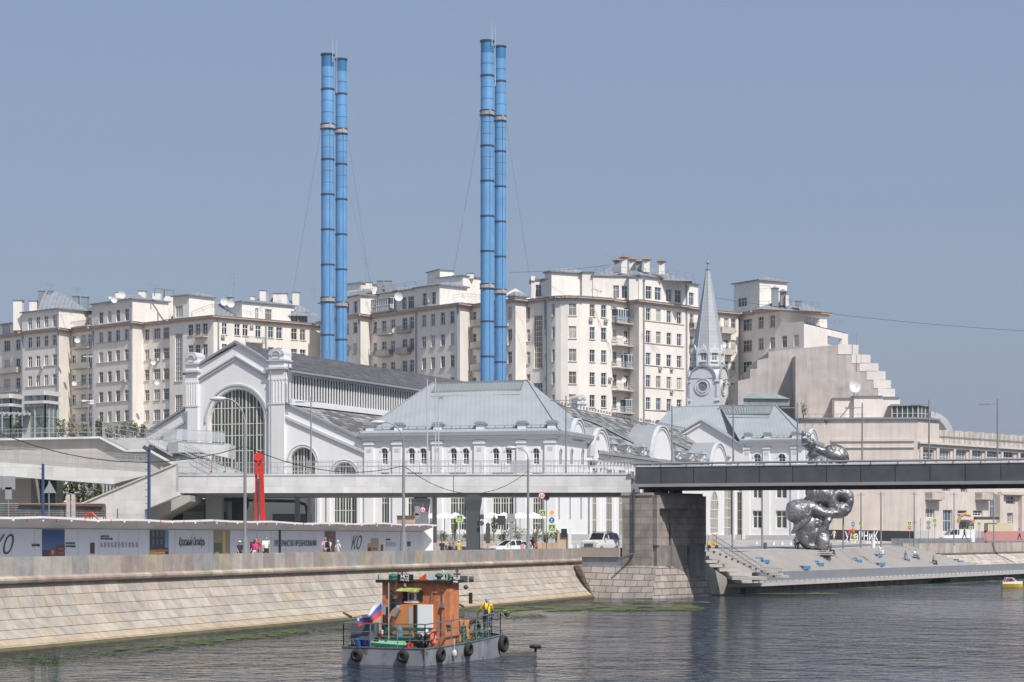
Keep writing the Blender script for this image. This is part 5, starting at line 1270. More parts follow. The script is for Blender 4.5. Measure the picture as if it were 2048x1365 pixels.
sfp = Fac(UC, UR); M_dg = mat('dark_granite', (.235, .215, .20), .8, var=.25, vscale=.8, streak=.3)
for s0, s1, z0, z1, o in ((0.15, 2.2, 1.75, 4.85, .42), (2.35, 4.4, 1.75, 4.85, .34), (5.0, sfp.L-.02, 1.85, 4.85, .42)):
    mb = MB(); a = [sfp.pt(s0, z0, o), sfp.pt(s1, z0, o), sfp.pt(s1, z0, -.2), sfp.pt(s0, z0, -.2)]; mb.hexa(a+[p+Vector((0, 0, z1-z0)) for p in a]); mb.build('lower_slab', [M_dg], pier)
mb = MB()                                               # frame round the three tall recesses
for s0, s1, z0, z1 in ((0, sfp.L, 8.25, 9.45), (0, .35, 4.85, 8.25), (sfp.L-.55, sfp.L, 4.85, 8.25)):
    a = [sfp.pt(s0, z0, .55), sfp.pt(s1, z0, .55), sfp.pt(s1, z0, -.1), sfp.pt(s0, z0, -.1)]; mb.hexa(a+[p+Vector((0, 0, z1-z0)) for p in a])
for s0, s1, z1, o in ((.4, 2.2, 7.0, .12), (2.4, 4.3, 6.95, .3), (.4, 2.2, 8.2, .04), (2.4, 4.3, 8.2, .16)):
    a = [sfp.pt(s0, 4.86, o), sfp.pt(s1, 4.86, o), sfp.pt(s1, 4.86, -.1), sfp.pt(s0, 4.86, -.1)]; mb.hexa(a+[p+Vector((0, 0, z1-4.86)) for p in a])
mb.build('recess_frame', [M_gr], pier)
mb = MB(); B0 = [G(1196, 194.0), G(1303, 190.6), G(1426, 199.5), G(1426, 199.5)+Vector((-9, 12, 0)), G(1196, 194.0)+Vector((-4, 12, 0))]
T0 = [G(1160, 196.4), G(1313, 192.6), G(1409, 198.6), UB+Vector((.5, .5, 0)), G(1160, 196.4)+Vector((-2, 8, 0))]
for i in range(5):
    j = (i+1) % 5; mb.face([up(B0[i], -.8), up(B0[j], -.8), up(T0[j], 2.93), up(T0[i], 2.93)])
mb.face([up(p, 2.93) for p in T0]); mb.build('battered_base', [M_rock], pier)
mb = MB(); LF = Fac(G(1165, 196.9), G(1246, 194.4))
for z0, z1, o, m in ((2.93, 3.75, .1, 1), (3.75, 4.62, .25, 0)):
    a = [LF.pt(0, z0, o), LF.pt(LF.L-(.1 if m else .3), z0, o), LF.pt(LF.L-(.1 if m else .3), z0, -.6), LF.pt(0, z0, -.6)]; mb.hexa(a+[p+Vector((0, 0, z1-z0)) for p in a], m)
mb.build('side_parapet', [mat('tan_granite', (.42, .36, .30), .85, var=.1), mat('blue_grey_granite', (.27, .29, .31), .85, var=.2, streak=.2)], pier)
mb = MB(); pf = Fac(UL, UC); a = pf.pt(pf.s_of(1269), 9.4, .2); b = pf.pt(pf.s_of(1269), 4.1, .2); mb.tube([a+Vector((0, 0, .6)), a, b, b+pf.n*.3+Vector((-1.1, -.2, -.45))], .11, 8); mb.build('downpipe', [M_dcol], pier)
mb = MB()
for s_, o in ((1.5, 0), (3.4, .2), (5.3, .1)): mb.box(sfp.pt(s_, 9.7, -1.5-o), .9, .9, .45, .6)
mb.build('bearing', [M_dark], pier)
# ================= footbridge: dark span =================
GD = V.copy(); gA = Vector((11.35, 193.4, 0)); gf2 = Fac(gA, gA+GD*120)
br = thing('footbridge_span', 'long dark grey steel span of the footbridge crossing to the right edge', 'bridge', gA)
M_clad = brickmat('dark_cladding', (.072, .073, .082), (.085, .086, .095), (.02, .02, .025), 3.05, 9, .05, .5, var=.2, offs=0, bump=.1)
mb = MB()
def gbox(mb, s0, s1, z0, z1, o0, o1, m=0):
    a = [gf2.pt(s0, z0, o1), gf2.pt(s1, z0, o1), gf2.pt(s1, z0, o0), gf2.pt(s0, z0, o0)]; mb.hexa(a+[p+Vector((0, 0, z1-z0)) for p in a], m)
gbox(mb, 0, 120, 10.5, 12.05, -.3, 0); gbox(mb, 0, 120, 10.5, 12.05, -10.3, -10); mb.build('side_cladding', [M_clad], br)
mb = MB(); gbox(mb, -.05, 120, 10.22, 10.5, -.5, .12); gbox(mb, -.05, 120, 10.22, 10.5, -10.4, -9.9); mb.build('bottom_flange', [mat('pale_steel', (.30, .30, .30), .5, .2, var=.1)], br)
mb = MB(); gbox(mb, 0, 120, 10.6, 11.6, -9.99, -.31); mb.build('deck', [mat('deck_dark', (.07, .07, .075), .8)], br)
mb = MB()
for k in range(5): gbox(mb, 0, 120, 10.05, 10.6, -1.2-k*2-.5, -1.2-k*2)
for k in range(30): gbox(mb, 2+k*4, 2.25+k*4, 10.12, 10.58, -9.8, -.6)
mb.build('underside_beams', [mat('steel_dark', (.03, .032, .036), .6)], br)
mb = MB(); gbox(mb, 0, 120, 12.05, 12.16, -.25, .06, 1); mb.cyl(gf2.pt(-.3, 12.36, .05), gf2.pt(120, 12.36, .05), .1, .1, 8, 0); mb.cyl(gf2.pt(0, 12.36, -10), gf2.pt(120, 12.36, -10), .08, .08, 6, 0)
for k in range(50): gbox(mb, k*2.4, k*2.4+.1, 12.05, 12.36, -.02, .1, 0)
mb.build('handrail', [M_rail, mat('white_strip', (.55, .56, .58), .5)], br)
# ================= footbridge: white approach =================
M_mar = brickmat('pale_marble', (.53, .53, .52), (.64, .635, .62), (.42, .42, .42), 2.4, .95, .012, .6, var=.1, bump=.05)
ap = thing('footbridge_approach', 'long white stone approach deck of the footbridge on columns, with grey railings', 'bridge', G(352, 203))
af2 = Fac(G(352, 203), G(1262, 200))
def abox(mb, s0, s1, z0, z1, o0, o1, m=0, f=af2):
    a = [f.pt(s0, z0, o1), f.pt(s1, z0, o1), f.pt(s1, z0, o0), f.pt(s0, z0, o0)]; mb.hexa(a+[p+Vector((0, 0, z1-z0)) for p in a], m)
mb = MB(); sj = af2.s_of(907)
abox(mb, 0, sj-.03, 9.86, 11.55, -.4, 0); abox(mb, sj+.03, af2.L, 9.86, 11.55, -.4, 0); abox(mb, 0, af2.L, 11.55, 11.66, -.5, .08, 0); mb.build('fascia', [M_mar], ap)
mb = MB(); abox(mb, 0, af2.L+1.5, 10.6, 11.4, -9, -.41, 0); abox(mb, 0.5, af2.L, 9.55, 10.6, -8.4, -1.2, 1); abox(mb, af2.L+.02, af2.L+.8, 9.9, 11.5, -9, -.3, 2); mb.build('deck', [M_pave, mat('grey_steel_soffit', (.24, .25, .26), .6, .1), M_rail], ap)
mb = MB()
def mesh_rail(mb, f, s0, s1, z0a, z0b, h, o, step=.28, r=.022, rails=(1, .62, .1)):
    n = max(1, int((s1-s0)/step))
    for i in range(n+1):
        s_ = s0+(s1-s0)*i/n; z = z0a+(z0b-z0a)*i/n; p = f.pt(s_, z, o); mb.bar(p, p+Vector((0, 0, h)), r, r)
    for k in rails: mb.bar(f.pt(s0, z0a+h*k, o), f.pt(s1, z0b+h*k, o), .05, .05)
    for i in range(0, n, 7): s_ = s0+(s1-s0)*i/n; z = z0a+(z0b-z0a)*i/n; p = f.pt(s_, z, o); mb.bar(p, p+Vector((0, 0, h)), .06, .06); mb.bar(p+Vector((0, 0, h*.5)), p+Vector((.25, -.1, h*.42)), .05, .05)
M_lrail = mat('light_steel_mesh', (.40, .41, .43), .5, .4)
mesh_rail(mb, af2, 0, af2.L, 11.66, 11.66, 1.15, -.2); mesh_rail(mb, af2, 9, af2.L, 11.9, 11.9, 1.35, -8.6, .35)
mb.build('railing', [M_lrail], ap)
mb = MB(); s0, s1 = af2.s_of(1013), af2.s_of(1052); abox(mb, s0, s1, 12.0, 13.1, -6, -5.95, 0); mb.build('mesh_screen', [mat('screen_mesh', (.5, .51, .52), .5, .3, alpha=.55)], ap)
def column(px0, px1, D, z1, mats, name, flare=True):
    a, b = G(px0, D), G(px1, D); w_ = (b-a).length; c = (a+b)/2; mb = MB(); h = z1-3.6
    mb.box(up(c, 3.6), w_*.9, 1.3, h-1.5); lo = [(c.x-w_*.45, c.y-.65), (c.x+w_*.45, c.y-.65), (c.x+w_*.45, c.y+.65), (c.x-w_*.45, c.y+.65)]; hi = [(c.x-w_*.56, c.y-.8), (c.x+w_*.56, c.y-.8), (c.x+w_*.56, c.y+.8), (c.x-w_*.56, c.y+.8)]
    mb.hexa([(x, y, z1-1.5) for x, y in lo]+[(x, y, z1-.5) for x, y in hi], 1); mb.box(up(c, z1-.5), w_*1.1, 1.5, .32, m=1); mb.box(up(c, z1-.18), w_*.8, 1.1, .2, m=1)
    return mb.build(name, mats, ap)
M_dcol = MC.get('dark_green_grey_paint') or mat('dark_green_grey_paint', (.07, .078, .082), .7, var=.1)
column(931, 962, 199.5, 9.62, [M_dcol, M_dcol], 'column'); column(826, 858, 206, 9.6, [M_wh, mat('grey_column_head', (.30, .32, .33), .7)], 'column')
for px, y0, y1, D, w_ in ((618, 985, 1060, 208, .3), (869, 990, 1097, 206, .45), (430, 985, 1045, 208, 1.6), (595, 985, 1045, 212, .5)):
    mb = MB(); mb.box(P(px, y1, D), w_, w_, (y1-y0)/F*D); mb.build('slender_post', [mat('grey_post', (.33, .34, .35), .7)], ap)
# understructure behind the hoarding
und = thing('underpass_building', 'grey concrete shed with dark openings in the shade under the white approach deck', 'building', G(470, 214, 4))
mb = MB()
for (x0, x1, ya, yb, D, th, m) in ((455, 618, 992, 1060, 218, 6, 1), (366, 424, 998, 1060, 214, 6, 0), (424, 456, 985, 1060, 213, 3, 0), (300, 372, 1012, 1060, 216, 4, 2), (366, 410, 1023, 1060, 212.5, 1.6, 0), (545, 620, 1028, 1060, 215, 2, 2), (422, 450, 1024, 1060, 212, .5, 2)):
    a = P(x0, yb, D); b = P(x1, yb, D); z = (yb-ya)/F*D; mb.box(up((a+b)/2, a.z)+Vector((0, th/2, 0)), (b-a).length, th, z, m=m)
mb.build('wall', [mat('shed_grey', (.33, .335, .33), .8, var=.08), mat('shed_shaded_grey', (.11, .115, .12), .7), M_dark], und)  # shade under the deck is put into the dark wall and opening colours
mb = MB(); mb.tube([P(395, 992, 212), P(455, 1000, 212), P(590, 1003, 212), P(612, 1010, 212), P(617, 1040, 212)], .18); mb.tube([P(420, 1000, 211.5), P(410, 1015, 211.5), P(412, 1045, 211.5)], .14)
mb.build('duct', [M_dcol], und)
# left ramps and stairs
M_conl = brickmat('ramp_marble', (.47, .455, .44), (.56, .545, .53), (.38, .37, .36), 2.2, 1.3, .012, .8, var=.13, bump=.05)
M_tanc = mat('tan_concrete', (.46, .42, .38), .9, var=.08, vscale=.5, streak=.08)
def polypart(root, name, pts, D, th, m, D2=None):
    """wall slab: outline at depth D, real thickness th; D2 = depth at the right-hand end"""
    xs = [p[0] for p in pts]; x0, x1 = min(xs), max(xs); D2 = D2 or D
    q = [P(x, y, D+(D2-D)*(x-x0)/(x1-x0)) for x, y in pts]; mb = MB(); mb.prism(q[::-1], (0, th, 0)); return mb.build(name, m if isinstance(m, list) else [m], root)
rp_ = thing('ramp_wing', 'pale stone wing wall sloping up to the white footbridge deck', 'ramp', G(250, 198, 4))
polypart(rp_, 'wall', [(120, 1040), (135, 1021), (352, 929), (352, 985), (359, 991), (289, 1020), (289, 1062), (120, 1062)], 197, 1.5, [M_conl])
polypart(rp_, 'soffit', [(280, 1022), (359, 991), (380, 991), (380, 1003), (318, 1036), (318, 1062), (293, 1062)], 200, 8, [mat('soffit_concrete', (.36, .35, .33), .9, var=.1)])
mb = MB(); mb.bar(P(133, 1021, 197.3), P(353, 928, 197.3), .9, .14); mb.build('coping', [M_tanc], rp_)
ra_ = thing('upper_ramp', 'tall stepped tan and white stone ramp wall with thin railings at the left edge', 'ramp', G(100, 208, 4))
polypart(ra_, 'lower_beam', [(-60, 924), (0, 925), (310, 946), (225, 969), (0, 952), (-60, 949)], 203, 6, [M_mar])
polypart(ra_, 'upper_wall', [(-60, 882), (0, 881), (200, 876), (250, 902), (300, 903), (348, 930), (310, 946), (0, 925), (-60, 924)], 210, 1.2, [M_tanc])
mb = MB()
for a, b in (((-60, 880), (0, 879.5)), ((0, 879.5), (200, 875.5)), ((200, 875.5), (251, 902)), ((251, 902), (300, 902)), ((300, 902), (348, 929))): mb.bar(P(*a, 209.7), P(*b, 209.7), .7, .2, up=(0, 0, 1))
mb.build('coping', [M_mar], ra_)
polypart(ra_, 'shed', [(-60, 955), (62, 958), (62, 1062), (-60, 1062)], 208, 4, [mat('ramp_base_concrete', (.42, .41, .39), .9, var=.1)])
polypart(ra_, 'glazed_opening', [(55, 956), (113, 960), (113, 1062), (55, 1062)], 212, 3, [mat('dark_green_glass', (.012, .022, .022), .1)])
mb = MB()
for x in (56, 72, 84, 97, 112): mb.bar(P(x, 958, 211.8), P(x, 1040, 211.8), .12, .12)
mb.build('mullion', [M_dcol], ra_)
mb = MB()
def rail_px(mb, a, b, D, hpx, step=5, r=.022, slant=0, D2=None):
    D2 = D2 or D; A, B = P(*a, D), P(*b, D2); h = Vector((0, 0, hpx/F*D)); n = max(1, int(abs(b[0]-a[0])/step))
    for i in range(n+1): q = lerp(A, B, i/n); mb.bar(q, q+h, r, r)
    for k in (1, .6, .08): mb.bar(A+h*k, B+h*k, .05, .05)
    for i in range(0, n, 6): q = lerp(A, B, i/n); mb.bar(q, q+h, .06, .06)
rail_px(mb, (-60, 880), (200, 876), 210.4, 20, 4); rail_px(mb, (-60, 918), (300, 940), 203.5, 25, 4); rail_px(mb, (-60, 935-17), (300, 956-17), 206, 28, 5)
mb.build('railing', [M_lrail], ra_)
stair = thing('staircase', 'wide pale stairs climbing left from the white footbridge deck', 'staircase', G(340, 214, 10))
mb = MB(); ns_ = 22
for k in range(ns_):
    t = k/ns_; x0 = 205+150*t; x1 = 300+190*t; y = 876+73*t; D = 216-t*8; a, b = P(x0, y+8, D), P(x1, y+8, D)
    mb.hexa([up(a, 9.8), up(b, 9.8), up(b, 9.8)+Vector((0, 9, 0)), up(a, 9.8)+Vector((0, 9, 0))]+[up(a, zy(y, D)), up(b, zy(y, D)), up(b, zy(y, D))+Vector((0, 9, 0)), up(a, zy(y, D))+Vector((0, 9, 0))])
mb.build('treads', [mat('stair_stone', (.45, .455, .45), .85, var=.06)], stair)
mb = MB()
for a, b in (((205, 874), (256, 900)), ((293, 883), (345, 912)), ((370, 905), (435, 940)), ((380, 930), (420, 950))):
    rail_px(mb, a, b, 206, 20, 4); mb.bar(P(a[0], a[1], 205.9), P(b[0], b[1], 205.9), .25, .15)
mb.build('railing', [M_lrail], stair)
pl = thing('stair_landing', 'pale stone landing with glass balustrade in front of the huge arched window', 'landing', G(375, 210, 12))
polypart(pl, 'slab', [(288, 882), (330, 881), (458, 888), (458, 893), (456, 916), (400, 905), (355, 905), (345, 907), (293, 884)], 211, 5, [M_mar])
polypart(pl, 'panel', [(336, 885), (355, 885), (355, 907), (336, 907)], 210.6, .3, [mat('grey_panel_door', (.25, .27, .28), .6)])
mb = MB(); rail_px(mb, (206, 866), (290, 881), 211, 22, 4); rail_px(mb, (290, 881), (340, 881), 211.2, 22, 4); rail_px(mb, (340, 881), (450, 886), 211.2, 22, 4); rail_px(mb, (350, 906), (440, 935), 207, 18, 4)
mb.build('railing', [M_lrail], pl)
polypart(pl, 'glass_balustrade', [(326, 857), (352, 860), (352, 880), (326, 880)], 210.9, .06, [mat('frosted_glass', (.45, .47, .50), .4, alpha=.5)])
polypart(pl, 'glass_balustrade', [(353, 858), (450, 866), (450, 885), (353, 880)], 210.8, .06, [mat('frosted_glass_pale', (.6, .62, .65), .4, alpha=.4)])
# lift towers
def lift(px0, px1, y0, y1, D, label):
    t = thing('glass_lift', label, 'lift tower', G((px0+px1)/2, D, zy(y1, D)), 'glass lift shafts at the top of the ramps')
    A, B = G(px0, D), G(px0+(px1-px0)*.62, D-1.3); C = G(px1, D+1.2); z0, z1 = zy(y1, D), zy(y0, D); gl = MB(); fm = MB()
    for a, b, n in ((A, B, 2), (B, C, 3)):
        f = Fac(a, b); gl.face([f.pt(0, z0, -.05), f.pt(f.L, z0, -.05), f.pt(f.L, z1, -.05), f.pt(0, z1, -.05)])
        for i in range(n+1): fm.bar(f.pt(f.L*i/n, z0), f.pt(f.L*i/n, z1), .14, .14)
        for k in range(5): z = z0+(z1-z0)*k/4.2; fm.bar(f.pt(0, z), f.pt(f.L, z), .07, .07)
        fm.bar(f.pt(-.1, z1, .1), f.pt(f.L+.1, z1, .1), .5, .45, 1); fm.bar(f.pt(-.1, z1-.95, .2), f.pt(f.L+.1, z1-.95, .2), .25, .3, 1)
    fm.face([up(p, z1+.2) for p in (A, B, C, C+Vector((-1, 2.4, 0)), A+Vector((0, 2.4, 0)))], 1)
    for a, b in ((A, C), (B, A)): fm.bar(up(a, z0+.6)+Vector((0, 1.2, 0)), up(b, z1-1.5)+Vector((0, 1.2, 0)), .1, .1)
    gl.build('glazing', [mat('lift_glass', (.085, .15, .15), .08, spec=.8, alpha=.82)], t); fm.build('frame', [mat('lift_frame', (.45, .46, .47), .5, .2), mat('lift_white', (.58, .58, .58), .6)], t)
lift(50, 115, 788, 878, 222, 'tall green-tinted glass lift shaft with grey frame, right of the smaller one'); lift(-12, 42, 794, 876, 223, 'partly cut-off glass lift shaft at the very left edge')
mb = MB(); mb.hexa([P(-20, 828, 221), P(62, 830, 221), P(62, 830, 219), P(-20, 828, 219), P(-20, 824, 221), P(62, 826, 221), P(62, 826, 219), P(-20, 824, 219)])
for k in range(8): mb.bar(P(-15+k*10, 824, 219), P(-11+k*10, 832, 219), .12)
mb.box(P(54, 878, 220.5), .8, .6, 2.5); gt = mb.build('steel_gangway', [mat('gangway_grey', (.40, .40, .40), .6)], org=P(30, 878, 220), label='grey steel gangway in front of the two glass lift shafts', cat='gangway')

# ================= construction hoarding with canopy =================
HS = -6.6
h0, h1 = cw(-170, HS), cw(-25, HS); hf = Fac(h0, h1)
ho = thing('construction_hoarding', 'long pale grey hoarding with posters and lettering under a sloping white canopy', 'hoarding', cw(-60, HS, ZS))
M_hp = mat('hoarding_board', (.60, .62, .66), .7, var=.02, vscale=.5)
mb = MB(); a = [hf.pt(0, 3.7, 0), hf.pt(hf.L, 3.7, 0), hf.pt(hf.L, 3.7, -.15), hf.pt(0, 3.7, -.15)]; mb.hexa(a+[p+Vector((0, 0, 2.35)) for p in a])
e = Fac(h1, h1+Vector((.8, .5, 0))); mb.hexa([e.pt(0, 3.7), e.pt(e.L, 3.7), e.pt(e.L, 3.7, -3), e.pt(0, 3.7, -3)]+[e.pt(0, 6.5), e.pt(e.L, 6.5), e.pt(e.L, 6.5, -3), e.pt(0, 6.5, -3)], 1)
for k in range(60): s_ = k*2.44; q = [hf.pt(s_, 3.75, .012), hf.pt(s_+.03, 3.75, .012), hf.pt(s_+.03, 3.75, 0), hf.pt(s_, 3.75, 0)]; mb.hexa(q+[p+Vector((0, 0, 2.2)) for p in q], 2)
mb.build('board', [M_hp, M_wh, mat('board_joint', (.45, .46, .48), .7)], ho)
mb = MB(); n = 48
for i in range(n):
    s0, s1 = hf.L*i/n, hf.L*(i+1)/n; w0, w1 = [.045*math.sin(k*1.9)+.03*math.sin(k*.73+1) for k in (i, i+1)]
    zo = 6.62; p = [hf.pt(s0, 6.05, -.1), hf.pt(s1, 6.05, -.1), hf.pt(s1, zo+w1, 1.3+w1), hf.pt(s0, zo+w0, 1.3+w0)]
    mb.hexa(p+[q+Vector((0, 0, .07)) for q in p], 0); mb.bar(p[3], p[2], .12, .12, 1)
mb.build('canopy', [mat('canopy_cloth', (.47, .455, .45), .85, wave=('X', .25, 2, .03), var=.05), M_wh], ho)
for i in range(62):
    s_ = 60+i*1.55*(1+0*i)
    if s_ > hf.L-.5: break
    if i % 1 == 0:
        mb = MB(); p = hf.pt(s_, 6.5, 1.33); mb.ball(p, .08, n=8, k=5, m=i % 2); mb.cyl(p+Vector((0, 0, .05)), p+Vector((0, 0, .14)), .04, n=6, m=1); mb.build('bulb', [mat('bulb_glass', (.75, .72, .68), .3), mat('red_holder', (.5, .1, .07), .5)], ho)
def onh(px, z, o=.02): return hf.pt(hf.s_of(px), z, o)
def hz(px, y): return hf.z_of(px, y)
def poster(px0, px1, cells, name='poster'):
    """printed picture: cells (u0, v0, u1, v1, colour) on the board"""
    s0, s1 = hf.s_of(px0), hf.s_of(px1); z0, z1 = 3.95, 6.02; mb = MB()
    for i, (u0, v0, u1, v1, c) in enumerate(cells):
        o = .015+.0015*i; q = [hf.pt(s0+(s1-s0)*u, z0+(z1-z0)*v, o) for u, v in ((u0, v0), (u1, v0), (u1, v1), (u0, v1))]; mb.face(q, 0, c)
    mb.build(name, [mat('poster_print', (1, 1, 1), .45, usecol=True)], ho, uv=False)
c = [(0, 0, 1, 1, (.03, .06, .18))]+[(0, .75-.09*k, 1, .84-.09*k, (.03+.012*k, .07+.02*k, .22+.02*k)) for k in range(5)]+[(0, .08, 1, .22, (.65, .25, .06)), (0, 0, 1, .09, (.09, .03, .03))]
c += [(.02, .14, .3, .42, (.07, .04, .05)), (.3, .16, .62, .48, (.14, .08, .07)), (.62, .14, 1, .55, (.12, .05, .04)), (.4, .3, .5, .42, (.5, .3, .2)), (.7, .3, .95, .36, (.28, .10, .07)), (.7, .42, .95, .48, (.28, .10, .07)), (0, .1, 1, .14, (.9, .45, .12))]
poster(84, 129, c)
c = [(0, 0, 1, 1, (.05, .05, .055)), (.8, .45, 1, 1, (.15, .25, .4)), (0, 0, .25, .4, (.5, .36, .08)), (.25, 0, .8, .33, (.75, .42, .12)), (.35, .02, .5, .28, (.6, .10, .05)), (.55, .02, .7, .28, (.65, .12, .06)), (0, .34, 1, .4, (.35, .22, .05))]+[(.12+.22*i, .55+.25*j, .22+.22*i, .72+.25*j, (.12, .14, .17)) for i in range(3) for j in range(2)]
poster(299, 337, c)
c = [(0, 0, 1, 1, (.30, .24, .15)), (0, 0, .5, .6, (.10, .13, .06)), (.1, .05, .3, .3, (.5, .5, .4)), (.55, .1, .7, 1, (.55, .40, .12)), (.8, .1, .95, 1, (.28, .24, .2)), (.6, .0, .8, .3, (.5, .35, .25))]
poster(427, 460, c)
poster(649, 671, [(0, 0, 1, 1, (.16, .10, .085)), (.2, 0, .35, 1, (.11, .07, .06)), (.6, 0, .75, 1, (.22, .15, .12))])
poster(735, 757, [(0, 0, 1, .55, (.42, .28, .2)), (.0, .1, .3, .4, (.1, .06, .05)), (.4, .1, .9, .2, (.2, .12, .09)), (.4, .3, .9, .38, (.22, .13, .1)), (.3, .55, 1, .75, (.38, .27, .2))])
poster(180, 189, [(0, .3, 1, .62, (.06, .05, .05))]); poster(500, 509, [(0, .25, 1, .62, (.16, .05, .09))]); poster(761, 766, [(0, .25, 1, .5, (.12, .05, .05))]); poster(813, 821, [(0, .42, 1, .62, (.05, .05, .055))])
RH = math.atan2(U.y, U.x)
def htext(body, px0, px1, ybase, h, **k): s0, s1 = hf.s_of(px0), hf.s_of(px1); return text(body, ho, k.pop('m', M_bp), hf.pt(s0, hz((px0+px1)/2, ybase), .03), h, RH, wdt=(s1-s0), **{'bold': -.012*h, **k})
htext('Красный Октябрь', 357, 409, 1092, .78, shear=.4); htext('ПРОСТРАНСТВО ПРЕОБРАЗОВАНИЙ', 548, 632, 1093, .62); htext('КО', 702, 723, 1099, 1.5, shear=.5, bold=-.01); htext('КО', -16, 27, 1109, 1.55, shear=.5, bold=-.01)
for (b, x0, x1, y, h) in (('Красный Октябрь', 63, 79, 1093, .22), ('ПРОСТРАНСТВО', 131, 149, 1089, .16), ('ПРЕОБРАЗОВАНИЙ', 131, 150, 1095, .16), ('ПРОСТРАНСТВО ДЛЯ', 201, 224, 1080, .16), ('ТВОРЧЕСТВА', 201, 217, 1075, .16), ('ПРОСТРАНСТВО', 771, 780, 1081, .16)): htext(b, x0, x1, y, h)
mb = MB()                                               # tiny caption columns printed on the board
for px in list(range(201, 276, 7))+[772, 777, 782, 787]:
    for r_ in range(5 if px < 300 else 4):
        o = hf.pt(hf.s_of(px), hz(px, 1086+r_*2.1), .018); o2 = hf.pt(hf.s_of(px+rng.uniform(3, 5)), hz(px, 1086+r_*2.1), .018); mb.bar(o, o2, .012, .04)
mb.build('caption_print', [mat('grey_print', (.28, .28, .30), .7)], ho)
mb = MB(); s_ = hf.s_of(557.5); q = [hf.pt(s_, 3.75, .12), hf.pt(s_+.14, 3.75, .12), hf.pt(s_+.14, 3.75, 0), hf.pt(s_, 3.75, 0)]; mb.hexa(q+[p+Vector((0, 0, 2.3)) for p in q]); mb.build('dark_post', [M_dcol], ho)
mb = MB()
for px in (53, 143, 184, 225, 263, 339, 386, 405, 437, 570, 600, 790): mb.bar(onh(px, 4.35, .02), onh(px, 4.12, .3), .04, .04)
mb.build('brace', [M_rail], ho)
# things on the site behind it
cf_ = thing('corrugated_fence', 'rusty edged corrugated metal fence with bare rebar behind the left part of the hoarding', 'fence', G(100, 165, 5))
mb = MB(); pts = []
for k in range(16):
    y0 = 1035-k*1.75; D = 165-(.12 if k % 2 else 0); mb.face([P(-60, y0, D), P(212-rng.uniform(0, 3), y0, D), P(212-rng.uniform(0, 3), y0-1.75, 165-(0 if k % 2 else .12)), P(-60, y0-1.75, 165-(0 if k % 2 else .12))])
mb.build('sheet', [mat('zinc_corrugated', (.27, .29, .30), .6, .3, streak=.2, var=.2)], cf_)
mb = MB()
for k in range(60): x = rng.uniform(0, 200); mb.bar(P(x, 1040, 164), P(x, 1035-rng.uniform(3, 14), 164), .035)
for x, y in ((22, 1010), (27, 1008), (207, 1009), (211, 1012), (235, 1018)): mb.bar(P(x, 1040, 164), P(x, y, 164), .07)
mb.bar(P(38, 1009, 164.8), P(205, 1012, 164.8), .25, .12); mb.build('rebar', [M_rust], cf_)
for x, lab in ((137, 'left one of two weathered timber props behind the hoarding'), (147, 'right one of two weathered timber props behind the hoarding')):
    t = thing('timber_prop', lab, 'prop', P(x, 1037, 163), 'timber props behind the hoarding'); mb = MB(); mb.box(P(x, 1037, 163), .28, .28, 49/F*163); mb.build('post', [mat('grey_timber', (.42, .38, .34), .9, var=.2, vscale=3)], t)
    mb = MB(); mb.box(P(x+2, 987, 163), .8, .4, .12); mb.build('head_plate', [M_metal], t)
cr_ = thing('concrete_pump_boom', 'tall red folded boom of a concrete pump behind the hoarding', 'crane boom', P(519, 1045, 176))
M_red = mat('red_machine_paint', (.60, .035, .025), .45, var=.1)
mb = MB(); mb.hexa([P(521, 1045, 176), P(531, 1045, 176), P(531, 1045, 175.5), P(521, 1045, 175.5), P(519, 912, 176), P(526, 912, 176), P(526, 912, 175.5), P(519, 912, 175.5)]); mb.cyl(P(522, 912, 175.9), P(522, 912, 175.4), .26, n=12); mb.build('outer_boom', [M_red], cr_)
mb = MB(); mb.hexa([P(510, 1042, 175.3), P(514, 1042, 175.3), P(514, 1042, 174.9), P(510, 1042, 174.9), P(510, 914, 175.3), P(515.5, 914, 175.3), P(515.5, 914, 174.9), P(510, 914, 174.9)]); mb.cyl(P(516, 914, 175.3), P(516, 914, 174.8), .36, n=12)
mb.bar(P(511, 945, 174.8), P(525, 948, 174.8), .25, .3); mb.build('inner_boom', [M_red], cr_)
mb = MB(); mb.cyl(P(515.5, 958, 175), P(517, 1000, 175), .12, n=8, m=1); mb.cyl(P(517, 1000, 175), P(518, 1045, 175), .07, n=8, m=0); mb.tube([P(509, 985, 174.8), P(508, 1038, 174.8)], .09, m=2); mb.tube([P(518.5, 950, 174.6), P(520, 1030, 174.6)], .08, m=2)
mb.build('hydraulic_ram', [M_rail, mat('ram_blue', (.18, .22, .33), .5), M_rust], cr_)
mb = MB(); mb.box(P(521, 1062, 176.5), 1.2, 1.6, .8); mb.build('turret', [M_red], cr_)
exk = thing('excavator_roof', 'red framed machine cab roof poking over the hoarding at left', 'machine', P(182, 1042, 160)); mb = MB(); mb.tube([P(170, 1042, 160), P(172, 1027, 160), P(184, 1026, 160), P(194, 1036, 160), P(196, 1042, 160)], .07); mb.build('cab_frame', [M_red], exk)

